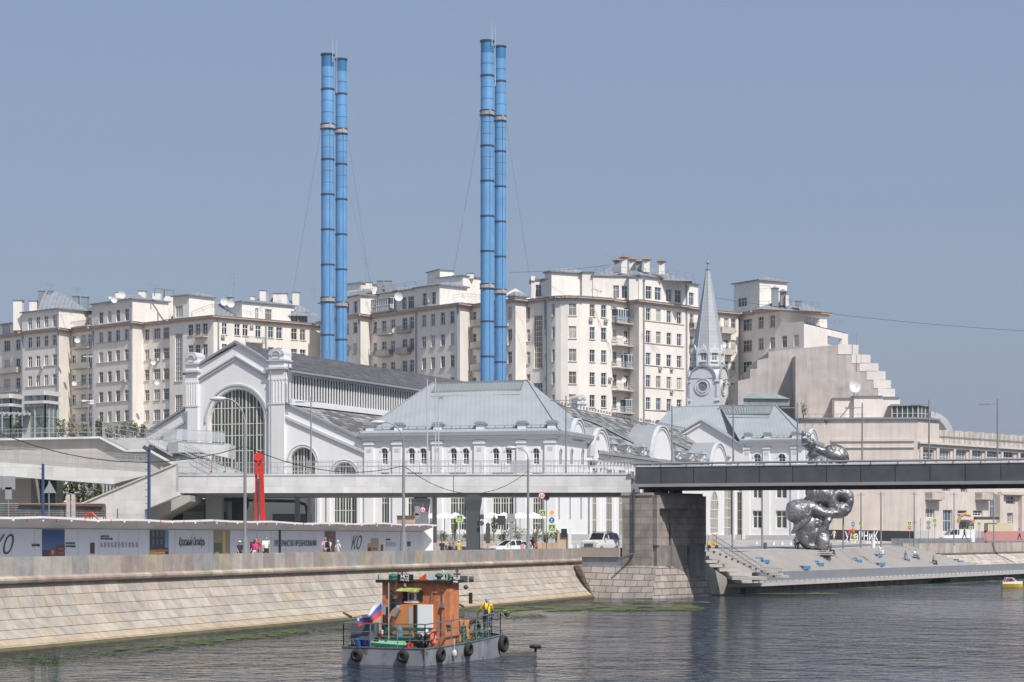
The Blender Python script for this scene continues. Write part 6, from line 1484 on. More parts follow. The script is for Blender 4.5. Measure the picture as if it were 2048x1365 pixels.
# ================= lamps, poles, wires =================
M_lamp = mat('lamp_steel', (.26, .265, .275), .6, .2, var=.1); M_lampw = mat('lamp_head', (.55, .56, .57), .4)
def pole(name, label, x, y0, y1, D, r=.1, r1=None, group=None, head=None, cat='lamp post', m=None, base=None):
    b = P(x, y0, D); t = thing(name, label, cat, b, group); top = P(x, y1, D); mb = MB(); mb.cyl(b, top, r, r1 or r*.7, 8)
    if base: mb.cyl(b, b+Vector((0, 0, base)), r*2.2, r*1.4, 10)
    mb.build('pole', [m or M_lamp], t)
    if head: head(t, top, b, D, x)
    return t
def curved(dx, dy, rise, hw=.28, hl=1.15):
    def h(t, top, b, D, x):
        k = D/F; mb = MB(); pts = []
        for i in range(9):
            u = i/8; pts.append(top+Vector((dx*k*(1-math.cos(u*math.pi/2)), 0, dy*k*math.sin(u*math.pi/2))))
        mb.tube(pts, .055, 6); mb.build('arm', [M_lamp], t)
        mb = MB(); p = pts[-1]; sg = 1 if dx > 0 else -1; c = p+Vector((sg*hl*.45, 0, -.02*sg*rise)); mb.ball(c, hl/2, hw, .16, 12, 6); mb.ball(c-Vector((0, 0, .08)), hl/2*.7, hw*.75, .14, 10, 5, 1); mb.build('lamp_head', [M_lampw, mat('lamp_glass', (.5, .5, .48), .2)], t)
    return h
G1 = 'curved street lamps along the embankment'
pole('street_lamp', 'tall curved street lamp left of the red crane boom', 490, 1106, 850, 135, .12, .08, G1, curved(-38, 52, 0), base=1.0)
pole('street_lamp', 'curved street lamp near the end of the hoarding, left of the dark bridge column', 807, 1106, 887, 162, .15, .09, G1, curved(-38, 42, 0), base=1.6)
pole('street_lamp', 'curved street lamp standing behind the white hatchback', 1056, 1104, 918, 192, .14, .09, G1, curved(-22, 22, 0), base=.9)
G2 = 'slim flat-headed lamps on the footbridge'
def flat(dx, both=False):
    def h(t, top, b, D, x):
        mb = MB(); z = top-Vector((0, 0, .45))
        for s_ in ((dx,) if not both else (dx, -dx)): mb.bar(z, z+Vector((s_*1.15, 0, .0)), .06, .06); mb.box(z+Vector((s_*1.1, 0, -.06)), .85, .3, .1)
        mb.build('lamp_arm', [M_lamp], t)
    return h
lamps2 = [(1132, 947, 792, 201, -1, True, 'slim bridge lamp left of the first arched gable'), (1344, 926, 812, 196, -1, False, 'slim bridge lamp between the first two tall arched gables'), (1466.5, 924, 808, 193, -1, False, 'slim bridge lamp in front of the far pavilion, right of its gable'), (1595, 923, 806, 190.5, -1, False, 'slim bridge lamp beside the top of the silver sculpture'),
 (1724.5, 922, 806, 188, -1, False, 'slim bridge lamp in front of the blank pink wall'), (1858, 922, 800, 185.5, -1, False, 'slim bridge lamp by the rooftop glasshouse'), (1995, 922, 798, 183, -1, False, 'slim bridge lamp nearest the right edge'), (622, 945, 795, 206, -1, True, 'slim bridge lamp in front of the hall aisle roof')]
for x, y0, y1, D, s_, both, lab in lamps2: pole('bridge_lamp', lab, x, y0, y1, D, .085, .06, G2, flat(s_, both))
def cctv(t, top, b, D, x):
    mb = MB()
    for dy, s_ in ((102, -1), (102, 1), (107, 1)):
        p = top-Vector((0, 0, dy/F*D)); mb.bar(p, p+Vector((s_*.35, -.1, 0)), .08); mb.box(p+Vector((s_*.4, -.1, -.1)), .4, .2, .18)
    p = top-Vector((0, 0, 13/F*D)); mb.bar(p-Vector((.5, 0, 0)), p+Vector((.5, 0, 0)), .06); mb.build('camera_bracket', [M_wh], t)
pole('camera_mast', 'thin mast with white cameras in front of the far left beige block', 176, 877, 700, 214, .07, .05, None, cctv, 'mast')
for x, y0, y1, lab in ((854.5, 945, 758, 'leftmost of three thin masts in front of the pavilion hip roof'), (871, 947, 756, 'middle one of three thin masts in front of the pavilion hip roof'), (877, 947, 780, 'mast with a small floodlight in front of the pavilion hip roof')):
    def hd(t, top, b, D, x_):
        if x_ == 877: mb = MB(); p = top-Vector((0, 0, 16/F*D)); mb.bar(p-Vector((.4, 0, 0)), p+Vector((.3, 0, 0)), .05); mb.box(p+Vector((.25, 0, -.12)), .35, .25, .2); mb.build('floodlight', [M_metal], t)
    pole('mast', lab, x, y0, y1, 205, .07, .05, 'thin masts by the pavilion', hd, 'mast', m=mat('mast_light', (.5, .5, .53), .5, .2))
M_bpole = mat('blue_pole_paint', (.035, .065, .15), .6, var=.2)
for x, y0, y1, D, r, lab, big in ((298, 1042, 900, 150, .12, 'dark blue floodlight pole with climbing rungs left of the white deck', True), (86, 1040, 928, 158, .12, 'shorter dark blue pole with rungs behind the triangular sign', False)):
    def hd(t, top, b, D_, x_, big=big):
        mb = MB()
        for k in range(9): p = lerp(b, top, .15+.095*k); mb.bar(p+Vector((-.28, 0, 0)), p, .04)
        mb.build('rungs', [M_bpole], t)
        if big: mb = MB(); mb.box(top+Vector((-.3, 0, .0)), .42, .3, .25, Y=Vector((0, 1, 0)), X=Vector((.8, 0, -.6)), Z=Vector((.6, 0, .8))); mb.box(top+Vector((.22, 0, .02)), .5, .3, .22, X=Vector((.97, 0, .2)), Z=Vector((-.2, 0, .97)), Y=Vector((0, 1, 0))); mb.build('floodlight', [M_dcol], t)
    pole('floodlight_pole', lab, x, y0, y1, D, r, .11, 'dark blue poles on the building site', hd, 'pole', m=M_bpole)
G3 = 'slim steel lamp poles on the plaza'
for x, y0, y1, D, lab in ((1524.5, 1100, 975, 240, 'plaza lamp pole left of the sculpture'), (1686.5, 1098, 1000, 246, 'plaza lamp pole just right of the sculpture base'), (1722, 1096, 985, 250, 'plaza lamp pole beside the white advertising column'), (1762, 1095, 984, 254, 'plaza lamp pole at the right end of the lettering on the black hoarding'),
        (1828.5, 1093, 984, 285, 'plaza lamp pole left end of the perforated fence'), (1908, 1092, 985, 300, 'plaza lamp pole in front of the white van'), (1987.5, 1090, 985, 315, 'plaza lamp pole near the right edge by the fence'), (1465, 1102, 940, 228, 'plaza lamp pole right of the yellow cart'), (1411, 1100, 1060, 222, 'short steel pole at the top of the stair slabs')):
    def hd(t, top, b, D_, x_):
        if x_ > 1690 or x_ == 1524.5: mb = MB(); p = top-Vector((0, 0, .3)); mb.bar(p-Vector((.55, 0, 0)), p+Vector((.55, 0, 0)), .06); mb.cyl(p-Vector((0, 0, .12)), p, .1); mb.build('lamp_arm', [M_lamp], t)
    pole('plaza_lamp', lab, x, y0, y1, D, .11 if x != 1411 else .07, .07, G3, hd)
def wire(label, pts, sag, r=.028, segs=10):
    out = []
    for (xa, ya, Da), (xb, yb, Db) in zip(pts, pts[1:]):
        A, B = P(xa, ya, Da), P(xb, yb, Db)
        for i in range(segs+1): u = i/segs; out.append(lerp(A, B, u)-Vector((0, 0, sag*4*u*(1-u))))
    mb = MB(); mb.tube(out, r, 4); mb.build('cable', [mat('black_cable', (.03, .03, .03), .6)], org=out[0], label=label, cat='cable')
wire('black overhead cable sagging from the left edge to the lamp by the red boom', [(-40, 850, 128), (490, 893, 135)], 1.6)
wire('black overhead cable sagging between the first and the second curved lamp', [(490, 893, 135), (807, 932, 162)], 1.0)
wire('black overhead cable sagging between the second and the third curved lamp', [(807, 932, 162), (1056, 943, 192)], 2.1)
wire('thin cable crossing the sky right of the spire', [(1425, 595, 395), (2080, 664, 380)], .8, .03); wire('faint cable over the roofs between the right wing and the tallest chimney', [(1020, 545, 390), (1222, 530, 390)], .3, .03)
# ================= sculpture =================
def evalmesh(mesh, mods):
    o = bpy.data.objects.new('tmp', mesh); COL.objects.link(o)
    for kind, kw in mods:
        m = o.modifiers.new('m', kind)
        for k, v in kw.items(): setattr(m, k, v)
    dg = bpy.context.evaluated_depsgraph_get(); me = bpy.data.meshes.new_from_object(o.evaluated_get(dg))
    bpy.data.objects.remove(o); return me
def add_ell(mb, c, r, rot=0, n=28, k=18):
    """ellipsoid leaning by rot (radians) in the x-z plane"""
    n0 = len(mb.v); mb.ball((0, 0, 0), r[0], r[1], r[2], n, k); cs, sn = math.cos(rot), math.sin(rot)
    for i in range(n0, len(mb.v)):
        v = mb.v[i]; mb.v[i] = Vector((v.x*cs-v.z*sn, v.y, v.x*sn+v.z*cs))+Vector(c)
DS = 245; kS = DS/F
blobs = [(1616, 1058, 27, 46, 0, 24, -16), (1632, 1076, 25, 26, .2, 22, 0), (1634, 1092, 28, 11, 0, 24, 0), (1646, 1085, 15, 19, -1.2, 15, 0), (1650, 1050, 9, 27, -1.1, 12, 32), (1656, 1042, 8, 7, -1.2, 12, 0),
         (1599, 1023, 29, 25, -.6, 26, 8), (1584, 1022, 13, 20, -.8, 18, 0), (1602, 1048, 9, 28, -1.2, 11, 46), (1633, 1021, 40, 13, -.5, 20, 20), (1660, 1027, 34, 11, -.8, 17, 2), (1680, 1020, 22, 16, -.4, 20, -14),
         (1643, 989, 33, 19, .1, 24, 8), (1626, 984, 15, 20, .2, 18, 0), (1652, 960, 40, 28, .3, 26, 0), (1650, 930, 36, 22, .1, 22, 0),
         (1671, 910, 28, 20, -.2, 20, 14), (1647, 904, 32, 10, 0, 15, 16), (1621, 889, 19, 10, 0, 12, 42), (1610, 877, 8, 10, 0, 8, 0), (1632, 910, 18, 8, 0, 12, 0), (1617, 884, 9, 6, -.3, 6, 0), (1634, 1046, 24, 16, -.2, 20, 0), (1668, 1003, 26, 24, 1.3, 16, 0), (1640, 1060, 15, 36, .5, 18, 14), (1622, 1005, 18, 14, .5, 18, 0), (1640, 1034, 22, 14, .4, 20, 0)]
mb = MB()
for (x, y, rx, ry, dd, rd, rot) in blobs: add_ell(mb, P(x, y, DS+dd)-P(1630, 1100, DS), (rx*kS, rd*kS, ry*kS), -R(rot))
def torus0(mb, c, R0, r0, sy, n=30, k=14):
    def q(i, j): a, b = 2*math.pi*i/n, 2*math.pi*j/k; rr = R0+r0*math.cos(b); return Vector(c)+Vector((rr*math.cos(a), r0*sy*math.sin(b), rr*1.12*math.sin(a)))
    for i in range(n):
        for j in range(k): mb.face([q(i, j), q(i+1, j), q(i+1, j+1), q(i, j+1)])
torus0(mb, P(1682, 1004, DS-.5)-P(1630, 1100, DS), 17*kS, 10.5*kS, 1.4)
me = evalmesh(mb.mesh('sculpture', [], uv=False), [('REMESH', dict(mode='VOXEL', voxel_size=.085)), ('SMOOTH', dict(factor=.5, iterations=6))])
me.calc_loop_triangles()
nrm = [v.normal.copy() for v in me.vertices]
for v, n_ in zip(me.vertices, nrm):
    p = v.co; k = max(0, min(1, (p.z-11.2)/1.2))*max(0, min(1, (.6-p.x)/1.0))
    d = .2*noise.noise(p*.7)+.07*noise.noise(p*1.5)+.02*noise.noise(p*4)+k*.05*noise.noise(p*6)+.006*noise.noise(p*9)
    rdg = 1-abs(noise.noise(Vector((p.x*1.1+3, p.y*1.1, p.z*.7)))*2); d -= .10*max(0, rdg-.82)/.18
    d += k*(.5*noise.noise(p*2.2)+.3*noise.noise(p*5))
    v.co = p+n_*d
for p in me.polygons: p.use_smooth = True
M_sil = mat('silver_cast_metal', (.27, .27, .275), .48, .78, var=.45, vscale=.6, bump=.6, bscale=4)
me.materials.clear(); me.materials.append(M_sil)
sc_ = bpy.data.objects.new('sculpture', me); COL.objects.link(sc_); sc_.location = P(1630, 1100, DS)
setp(sc_, 'giant silver sculpture of piled kneaded clay-like lumps rising on both sides of the bridge', 'sculpture')
t = thing('sculpture_plinth', 'stack of thin pale slabs under the silver sculpture', 'plinth', P(1628, 1106, 244))
mb = MB()
for i, (x0, x1, y) in enumerate(((1594, 1662, 1103), (1600, 1664, 1106.5), (1604, 1668, 1110))):
    a, b = P(x0, y, 243-i*.8), P(x1, y, 243-i*.8); mb.hexa([a, b, b+Vector((0, 6, 0)), a+Vector((0, 6, 0))]+[q+Vector((0, 0, .09)) for q in (a, b, b+Vector((0, 6, 0)), a+Vector((0, 6, 0)))])
mb.build('slab', [M_slab], t)
mb = MB(); a = P(1600, 1114, 242); mb.box(P(1634, 1113, 244.5), 3.4, 3, .45); mb.build('support', [M_metal], t)

# ================= people =================
def cap(mb, a, b, ra, rb, n=12):
    a, b = Vector(a), Vector(b); mb.cyl(a, b, ra, rb, n, 0, True); mb.ball(a, ra, n=n, k=8); mb.ball(b, rb, n=n, k=8)
def pose(kind):
    """joints of a figure facing -y, z up, feet at z=0"""
    J = dict(pel=(0, 0, .95), che=(0, .0, 1.28), nk=(0, 0, 1.47), hd=(0, -.02, 1.64))
    if kind == 'sit':
        J = dict(pel=(0, .0, .52), che=(0, -.05, .86), nk=(0, -.09, 1.05), hd=(0, -.14, 1.21))
        L = {}
        for s, n in ((-1, 'l'), (1, 'r')):
            L['hip'+n] = (s*.1, 0, .5); L['kn'+n] = (s*.14, -.44, .5); L['an'+n] = (s*.13, -.5, .08); L['to'+n] = (s*.15, -.66, .04)
            L['sh'+n] = (s*.18, -.06, .99); L['el'+n] = (s*.24, -.16, .73); L['wr'+n] = (s*.10, -.36, .66)
        J.update(L); return J
    st = {'stand': (0, 0), 'walk': (.24, .14), 'walk2': (-.2, .12), 'lean': (.03, 0)}[kind]
    for s, n in ((-1, 'l'), (1, 'r')):
        f = st[0]*s; J['hip'+n] = (s*.095, 0, .92); J['kn'+n] = (s*.10, -f*.6-.02, .5); J['an'+n] = (s*.105, -f*1.2+.03, .08+(.06 if f < -.1 else 0)); J['to'+n] = (s*.125, -f*1.2-.15, .035)
        J['sh'+n] = (s*.185, 0, 1.41); J['el'+n] = (s*.25, f*.5+.02, 1.13); J['wr'+n] = (s*.25, f*.9-.1, .90)
    if kind == 'lean':
        J['che'] = (0, -.05, 1.27); J['nk'] = (0, -.1, 1.45); J['hd'] = (.02, -.17, 1.58); J['shl'] = (-.19, -.07, 1.38); J['shr'] = (.19, -.07, 1.38)
        J['elr'] = (.34, -.1, 1.15); J['wrr'] = (.46, -.22, 1.0); J['ell'] = (-.24, -.22, 1.14); J['wrl'] = (-.16, -.42, 1.05)
    return J
PM = {}
def pmesh(kind, part, female=False):
    key = (kind, part, female)
    if key in PM: return PM[key]
    J = {k: Vector(v) for k, v in pose(kind).items()}; mb = MB(); vox = .022; sw = .92 if female else 1
    tor = (J['che']-J['pel']).normalized()
    if part == 'body':
        vox = .0125; h = J['hd']
        mb.ball(h+Vector((0, .01, .02)), .076, .095, .105, 18, 12); mb.ball(h+Vector((0, -.03, -.05)), .055, .065, .065, 14, 10); mb.ball(h+Vector((0, -.1, -.01)), .014, .02, .028, 8, 6)
        mb.ball(h+Vector((.0, -.085, -.055)), .026, .014, .012, 8, 6)
        for s in (-1, 1): mb.ball(h+Vector((s*.077, .01, 0)), .014, .022, .034, 8, 6); mb.ball(h+Vector((s*.032, -.082, .018)), .015, .012, .012, 8, 6)
        cap(mb, J['nk']-Vector((0, 0, .04)), h-Vector((0, 0, .06)), .06, .05); cap(mb, J['pel'], J['che'], .095, .10); cap(mb, J['shl'], J['shr'], .052, .052)
        for n, s in (('l', -1), ('r', 1)):
            cap(mb, J['hip'+n], J['kn'+n], .085, .055); cap(mb, J['kn'+n], J['an'+n], .058, .036); cap(mb, J['an'+n]-Vector((0, 0, .03)), J['to'+n], .035, .03)
            cap(mb, J['sh'+n], J['el'+n], .05, .038); cap(mb, J['el'+n], J['wr'+n], .039, .025)
            w = J['wr'+n]; d = (w-J['el'+n]).normalized(); x = d.cross(Vector((0, 1, 0.2))).normalized(); y = d.cross(x)
            cap(mb, w+d*.03, w+d*.075, .030, .034)
            for i, L in enumerate((.062, .075, .07, .052)):
                b = w+d*.09+x*(.018*(i-1.5)); m_ = b+d*L*.55+y*.006; e = m_+d*L*.4-y*.018*(1 if y.y > 0 else -1); cap(mb, b, m_, .0095, .009, 6); cap(mb, m_, e, .009, .0075, 6)
            b = w+d*.035-x*.03; cap(mb, b, b+d*.03-x*.022, .011, .01, 6); cap(mb, b+d*.03-x*.022, b+d*.065-x*.028, .01, .008, 6)
    elif part == 'shirt':
        for t_, rx, ry in ((0, .155*sw, .115), (.3, .145*sw*(.93 if female else 1), .11), (.6, .165*sw, .12), (.95, .175*sw, .12)): c = J['pel'].lerp(J['che'], t_); mb.ball(c, rx, ry, .13, 16, 10)
        if female: mb.ball(J['che']+Vector((0, -.07, .0)), .13, .07, .08, 12, 8)
        c = (J['shl']+J['shr'])/2; mb.ball(c-Vector((0, 0, .03)), .18, .095, .085, 14, 8); cap(mb, J['shl'], J['shr'], .075, .075)
        for n in 'lr': m_ = J['sh'+n].lerp(J['el'+n], .65); cap(mb, J['sh'+n], m_, .068, .062)
    elif part in ('trousers', 'shorts', 'skirt'):
        mb.ball(J['pel'], .165, .125, .12, 16, 10); mb.ball(J['pel']-Vector((0, 0, .05)), .16, .13, .1, 16, 10)
        for n in 'lr':
            cap(mb, J['hip'+n], J['kn'+n], .103, .072)
            if part == 'trousers': cap(mb, J['kn'+n], J['an'+n]+Vector((0, 0, .02)), .074, .058)
        if part == 'skirt': mb.cyl(J['pel'], J['pel']-Vector((0, 0, .4)) if kind != 'sit' else J['pel']+Vector((0, -.4, 0)), .15, .2, 16)
    elif part == 'hair':
        vox = .018; h = J['hd']; mb.ball(h+Vector((0, .022, .04)), .083, .098, .098, 16, 10); mb.ball(h+Vector((0, .055, -.0)), .075, .06, .085, 12, 8)
        if female: mb.ball(h+Vector((0, .075, -.08)), .07, .05, .12, 12, 8)
    elif part == 'hat':
        vox = .016; h = J['hd']; mb.ball(h+Vector((0, .01, .07)), .088, .1, .07, 16, 8); mb.cyl(h+Vector((0, -.0, .055)), h+Vector((0, -.0, .072)), .15, .14, 18)
    elif part == 'shoes':
        for n in 'lr': cap(mb, J['an'+n]-Vector((0, -.01, .035)), J['to'+n], .045, .04)
    me = evalmesh(mb.mesh(part, [], uv=False), [('REMESH', dict(mode='VOXEL', voxel_size=vox)), ('SMOOTH', dict(factor=.5, iterations=3))])
    for p in me.polygons: p.use_smooth = True
    PM[key] = me; return me
def cmat(c, nm='cloth'): return mat('%s_%02x%02x%02x' % (nm, int(c[0]*255), int(c[1]*255), int(c[2]*255)), c, .85, var=.08, vscale=3)
def person(label, loc, rz, kind, shirt, legs, hair=(.05, .035, .025), hat=None, legkind='trousers', female=False, skin=(.50, .30, .22), h=1.75, shoes=(.08, .07, .07), bag=None, group=None, extra=None):
    t = thing('person', label, 'person', loc, group, local=True, rz=rz); s = h/1.75; t.scale = (s, s, s)
    def add(part, c, nm='cloth'):
        me = pmesh(kind, part, female).copy(); me.materials.clear(); me.materials.append(cmat(c, nm)); o = bpy.data.objects.new({'body': 'body'}.get(part, part), me); COL.objects.link(o); o.parent = t; return o
    add('body', skin, 'skin'); add('shirt', shirt); add(legkind, legs); add('shoes', shoes)
    if hat: add('hat', hat)
    if hair: add('hair', hair, 'hair')
    if bag:
        J = {k: Vector(v) for k, v in pose(kind).items()}; mb = MB(); c = J['che']+Vector((0, .17, -.2)); mb.box(c, .28, .16, .4); mb.ball(c+Vector((0, 0, .38)), .14, .08, .06)
        for sx in (-.12, .12): mb.tube([c+Vector((sx, -.06, .36)), J['che']+Vector((sx, 0, .16)), J['che']+Vector((sx, -.13, .02)), c+Vector((sx*1.3, -.02, .03))], .022)
        mb.build('backpack', [cmat(bag)], t)
    if extra: extra(t)
    return t
def cwD(px, s):                                       # plan point on the line s metres landward of the parapet
    f = Fac(cw(-170, -s), cw(0, -s)); q = f.pt(f.s_of(px), 0); return q
N_, W_, BK = (.03, .035, .07), (.72, .72, .72), (.03, .03, .035)
for (px, s, lab, kw) in (
  (479.5, 1.6, 'person in navy jacket and white cap, leftmost on the embankment', dict(rz=.6, kind='walk', shirt=N_, legs=BK, hat=(.7, .7, .68), h=1.52, female=True)),
  (509.5, 1.5, 'person in bright pink top walking behind the parapet', dict(rz=2.7, kind='walk2', shirt=(.75, .06, .30), legs=(.7, .7, .68), female=True, h=1.6)),
  (513.5, 2.8, 'person in red shirt behind the one in pink', dict(rz=-.5, kind='walk', shirt=(.55, .03, .04), legs=BK, h=1.74)),
  (532, 2.2, 'person in white T-shirt and dark trousers left of the black hoarding post', dict(rz=.35, kind='walk', shirt=W_, legs=BK, h=1.82)),
  (651, 2.0, 'person in pale pink shirt beside the one with a black backpack', dict(rz=2.9, kind='walk', shirt=(.62, .38, .50), legs=(.4, .3, .28), hair=(.3, .25, .22), h=1.75)),
  (657.5, 1.4, 'person in white top carrying a black backpack', dict(rz=2.5, kind='walk2', shirt=(.65, .62, .58), legs=BK, female=True, bag=BK, h=1.68)),
  (676, 1.7, 'white-haired person in a white shirt right of the one with a backpack', dict(rz=2.2, kind='walk', shirt=W_, legs=(.45, .42, .4), hair=(.7, .7, .7), h=1.55)),
  (884, 3, 'person in black T-shirt left of the dark bridge column', dict(rz=.4, kind='stand', shirt=BK, legs=N_, h=1.55)),
  (902, 6, 'person in sand-coloured top with dark hair near the bridge column', dict(rz=-.3, kind='walk', shirt=(.30, .26, .22), legs=BK, female=True, h=1.72)),
  (918, 2.5, 'person in yellow dress and white cap just left of the dark column', dict(rz=.9, kind='stand', shirt=(.62, .48, .10), legs=(.62, .48, .10), hat=W_, female=True, h=1.55)),
  (1045, 3, 'child in pink beside the white hatchback', dict(rz=2.6, kind='stand', shirt=(.70, .35, .40), legs=(.5, .3, .3), hat=(.7, .4, .45), female=True, h=1.4)),
  (1057, 4, 'person in white top with dark hair behind the hatchback boot', dict(rz=3.0, kind='walk', shirt=W_, legs=(.15, .2, .35), female=True, h=1.62)),
  (1066, 5.5, 'person in tan shirt with a backpack right of the hatchback', dict(rz=2.4, kind='walk', shirt=(.38, .28, .17), legs=(.2, .12, .1), bag=(.15, .03, .03), h=1.85)),
  (1073, 3.5, 'person in brick red top beside the tall lamp foot', dict(rz=2.1, kind='walk2', shirt=(.42, .16, .10), legs=BK, h=1.5))):
    q = cwD(px, s); person(lab, (q.x, q.y, ZS), group='people walking along the embankment', **kw)
def P2(px, py, D): q = P(px, py, D); return (q.x, q.y, q.z)
OTH = [
 (1596, 1102, 245, 'person in white shirt and black trousers left of the sculpture', dict(rz=2.9, kind='walk', shirt=W_, legs=BK, h=1.78)),
 (1590.5, 1102, 246.5, 'person in pale clothes hidden behind the white-shirted one', dict(rz=.4, kind='walk2', shirt=(.55, .5, .5), legs=(.5, .35, .3), female=True, h=1.65)),
 (1609, 1101, 250, 'person in light skirt half hidden behind the sculpture foot', dict(rz=1.8, kind='walk', shirt=W_, legs=(.6, .5, .45), legkind='shorts', female=True, h=1.5)),
 (1642, 1083, 322, 'person in dark red top left behind the sculpture foot', dict(rz=.3, kind='stand', shirt=(.3, .12, .12), legs=(.4, .3, .3), female=True)),
 (1648.5, 1083, 325, 'person in pale pink top in the queue behind the sculpture', dict(rz=-.3, kind='stand', shirt=(.6, .45, .45), legs=(.2, .2, .3), h=1.7)),
 (1656, 1083, 320, 'person in blue top and bare legs at the left end of the black hoarding', dict(rz=1.2, kind='walk', shirt=(.12, .16, .26), legs=(.35, .1, .08), legkind='shorts', female=True, h=1.8)),
 (1668, 1083, 318, 'person all in white in front of the black hoarding', dict(rz=-.9, kind='walk', shirt=W_, legs=(.68, .64, .6), legkind='shorts', hair=(.45, .3, .18), female=True, h=1.8)),
 (1698, 1083, 316, 'person in red shirt at the left end of the white lettering', dict(rz=.7, kind='walk2', shirt=(.55, .04, .05), legs=N_, h=1.75)),
 (1706, 1077, 318, 'worker in orange vest standing behind the lime vest', dict(rz=0, kind='stand', shirt=(.75, .14, .03), legs=(.2, .1, .08), hat=(.6, .1, .05), h=1.75)),
 (1708.5, 1085, 312, 'worker in lime yellow vest bending before the white lettering', dict(rz=2.8, kind='stand', shirt=(.48, .80, .06), legs=(.45, .7, .08), hat=W_, h=1.35)),
 (1929, 1079, 300, 'person in black walking in front of the white van', dict(rz=1.3, kind='walk', shirt=BK, legs=BK, h=1.7)),
 (1971, 1080, 312, 'person with dark hair walking behind the fence, left of the red hoarding', dict(rz=-1.2, kind='walk', shirt=(.08, .06, .07), legs=(.4, .3, .3), female=True, h=1.7)),
 (2039, 1080, 325, 'person in pale violet top at the right edge behind the fence', dict(rz=1.4, kind='walk2', shirt=(.4, .38, .5), legs=BK, female=True, h=1.75)),
 (1417, 947, 199, 'person in pale blue shirt on the footbridge deck', dict(rz=.8, kind='stand', shirt=(.45, .55, .7), legs=BK, hair=(.25, .07, .03), h=1.75)),
 (1431.5, 947, 198, 'person whose head just shows above the footbridge rail', dict(rz=0, kind='stand', shirt=(.3, .1, .1), legs=BK, hair=(.3, .08, .04), h=1.52)),
 (232, 880, 212, 'person in black T-shirt at the top of the stairs on the left', dict(rz=.5, kind='stand', shirt=BK, legs=BK, h=1.62))]
for px, py, D, lab, kw in OTH:
    z = zy(py, D)
    if D < 205 and px > 1400: z = 10.9
    person(lab, (G(px, D).x, D, z), **kw)
SEAT = [(1660, 1108, 243.3, 'person in dark clothes sitting on the right end of the sculpture plinth', dict(rz=1.2, shirt=(.12, .05, .05), legs=BK, female=True), .0),
 (1757.5, 1106, None, 'person all in white sitting on a blue bench', dict(rz=.9, shirt=W_, legs=W_, hair=(.3, .25, .2)), 0),
 (1811, 1115, None, 'person in grey jacket and jeans sitting on a blue bench', dict(rz=.6, shirt=(.13, .13, .15), legs=(.28, .36, .48)), 0),
 (1829, 1113, None, 'person in white top and cap sitting on a blue bench', dict(rz=.9, shirt=W_, legs=(.10, .14, .22), hat=(.25, .25, .25)), 0),
 (1867, 1124, None, 'person in black trousers sitting on the small blue bench', dict(rz=1.0, shirt=(.35, .17, .10), legs=BK, female=True, hair=(.25, .14, .08)), 0)]
for px, py, D, lab, kw, dz in SEAT:
    q = step_depth(px, py+4) if D is None else P(px, py, D)
    person(lab, (q.x, q.y-.15, q.z+(-.05 if D is None else -.1)), kind='sit', group='people sitting on the terrace', h=1.72, **kw)

# ================= work boat =================
FW, LT = Vector((.416, .909, 0)), Vector((-.909, .416, 0)); B0_ = Vector((-3.72, 90.3, 0))
def Bp(p, q, z=0): r = B0_+FW*p+LT*q; return Vector((r.x, r.y, z))
boat = thing('work_boat', 'grey flat work boat with orange wheelhouse, black fender tyres and a tricolour flag', 'boat', Bp(3, 2, 0))
M_hull = mat('grey_hull_paint', (.25, .255, .285), .6, .1, var=.15, vscale=1.2, streak=.2, dirt=((.09, .06, .045), 1.6, .56, .8))
M_or = mat('orange_boat_paint', (.60, .215, .10), .6, var=.16, vscale=2.5, streak=.2, dirt=((.20, .065, .04), 1.4, .58, .75))
M_or2 = mat('faded_orange_paint', (.68, .27, .085), .55, var=.1, streak=.15)
M_grn = mat('green_deck_paint', (.03, .125, .10), .65, var=.25, vscale=3); M_blk2 = mat('black_rubber', (.022, .022, .024), .75, var=.2, vscale=4); M_grail = mat('grey_rail_paint', (.16, .19, .205), .6, .2, var=.2, vscale=3)
def bbox(mb, p0, p1, q0, q1, z0, z1, m=0):
    c = [Bp(p0, q1), Bp(p0, q0), Bp(p1, q0), Bp(p1, q1)]; mb.hexa([up(a, z0) for a in c]+[up(a, z1) for a in c], m)
mb = MB(); fp = [(0, 0, .75), (2, 0, .78), (4, 0, .83), (6, 0, .91), (7.8, 0, 1.02), (8.5, .8, 1.05), (8.5, 3.3, 1.05), (7.8, 4.1, 1.02), (4, 4.1, .83), (0, 4.1, .75)]
n = len(fp)
for i in range(n):
    a, b = fp[i], fp[(i+1) % n]; ta, tb = (.35 if a[0] > 7 else 0), (.35 if b[0] > 7 else 0)
    mb.face([Bp(a[0]-ta, a[1], -.3), Bp(b[0]-tb, b[1], -.3), Bp(b[0], b[1], b[2]), Bp(a[0], a[1], a[2])], 0)
    q0, q1 = Bp(a[0], a[1], a[2]), Bp(b[0], b[1], b[2]); mb.bar(q0, q1, .06, .05, 2)
mb.face([Bp(p, q, z-.1) for p, q, z in fp[:5]+[(7.8, 4.1, 1.02), (4, 4.1, .83), (0, 4.1, .75)]], 1); mb.face([Bp(p, q, z-.08) for p, q, z in fp[4:8]], 1)
mb.bar(Bp(0, 0, -.2)-FW*.01, Bp(0, 0, .76)-FW*.01, .07, .07, 2)
mb.build('hull', [M_hull, M_grn, M_grail], boat)
TFc = Fac(Bp(0, 4.1), Bp(0, 0)); SFc = Fac(Bp(0, 0), Bp(7.8, 0)); BFc = Fac(Bp(3.14, 3.78), Bp(3.14, .6)); CSc = Fac(Bp(3.14, .6), Bp(4.5, .6))
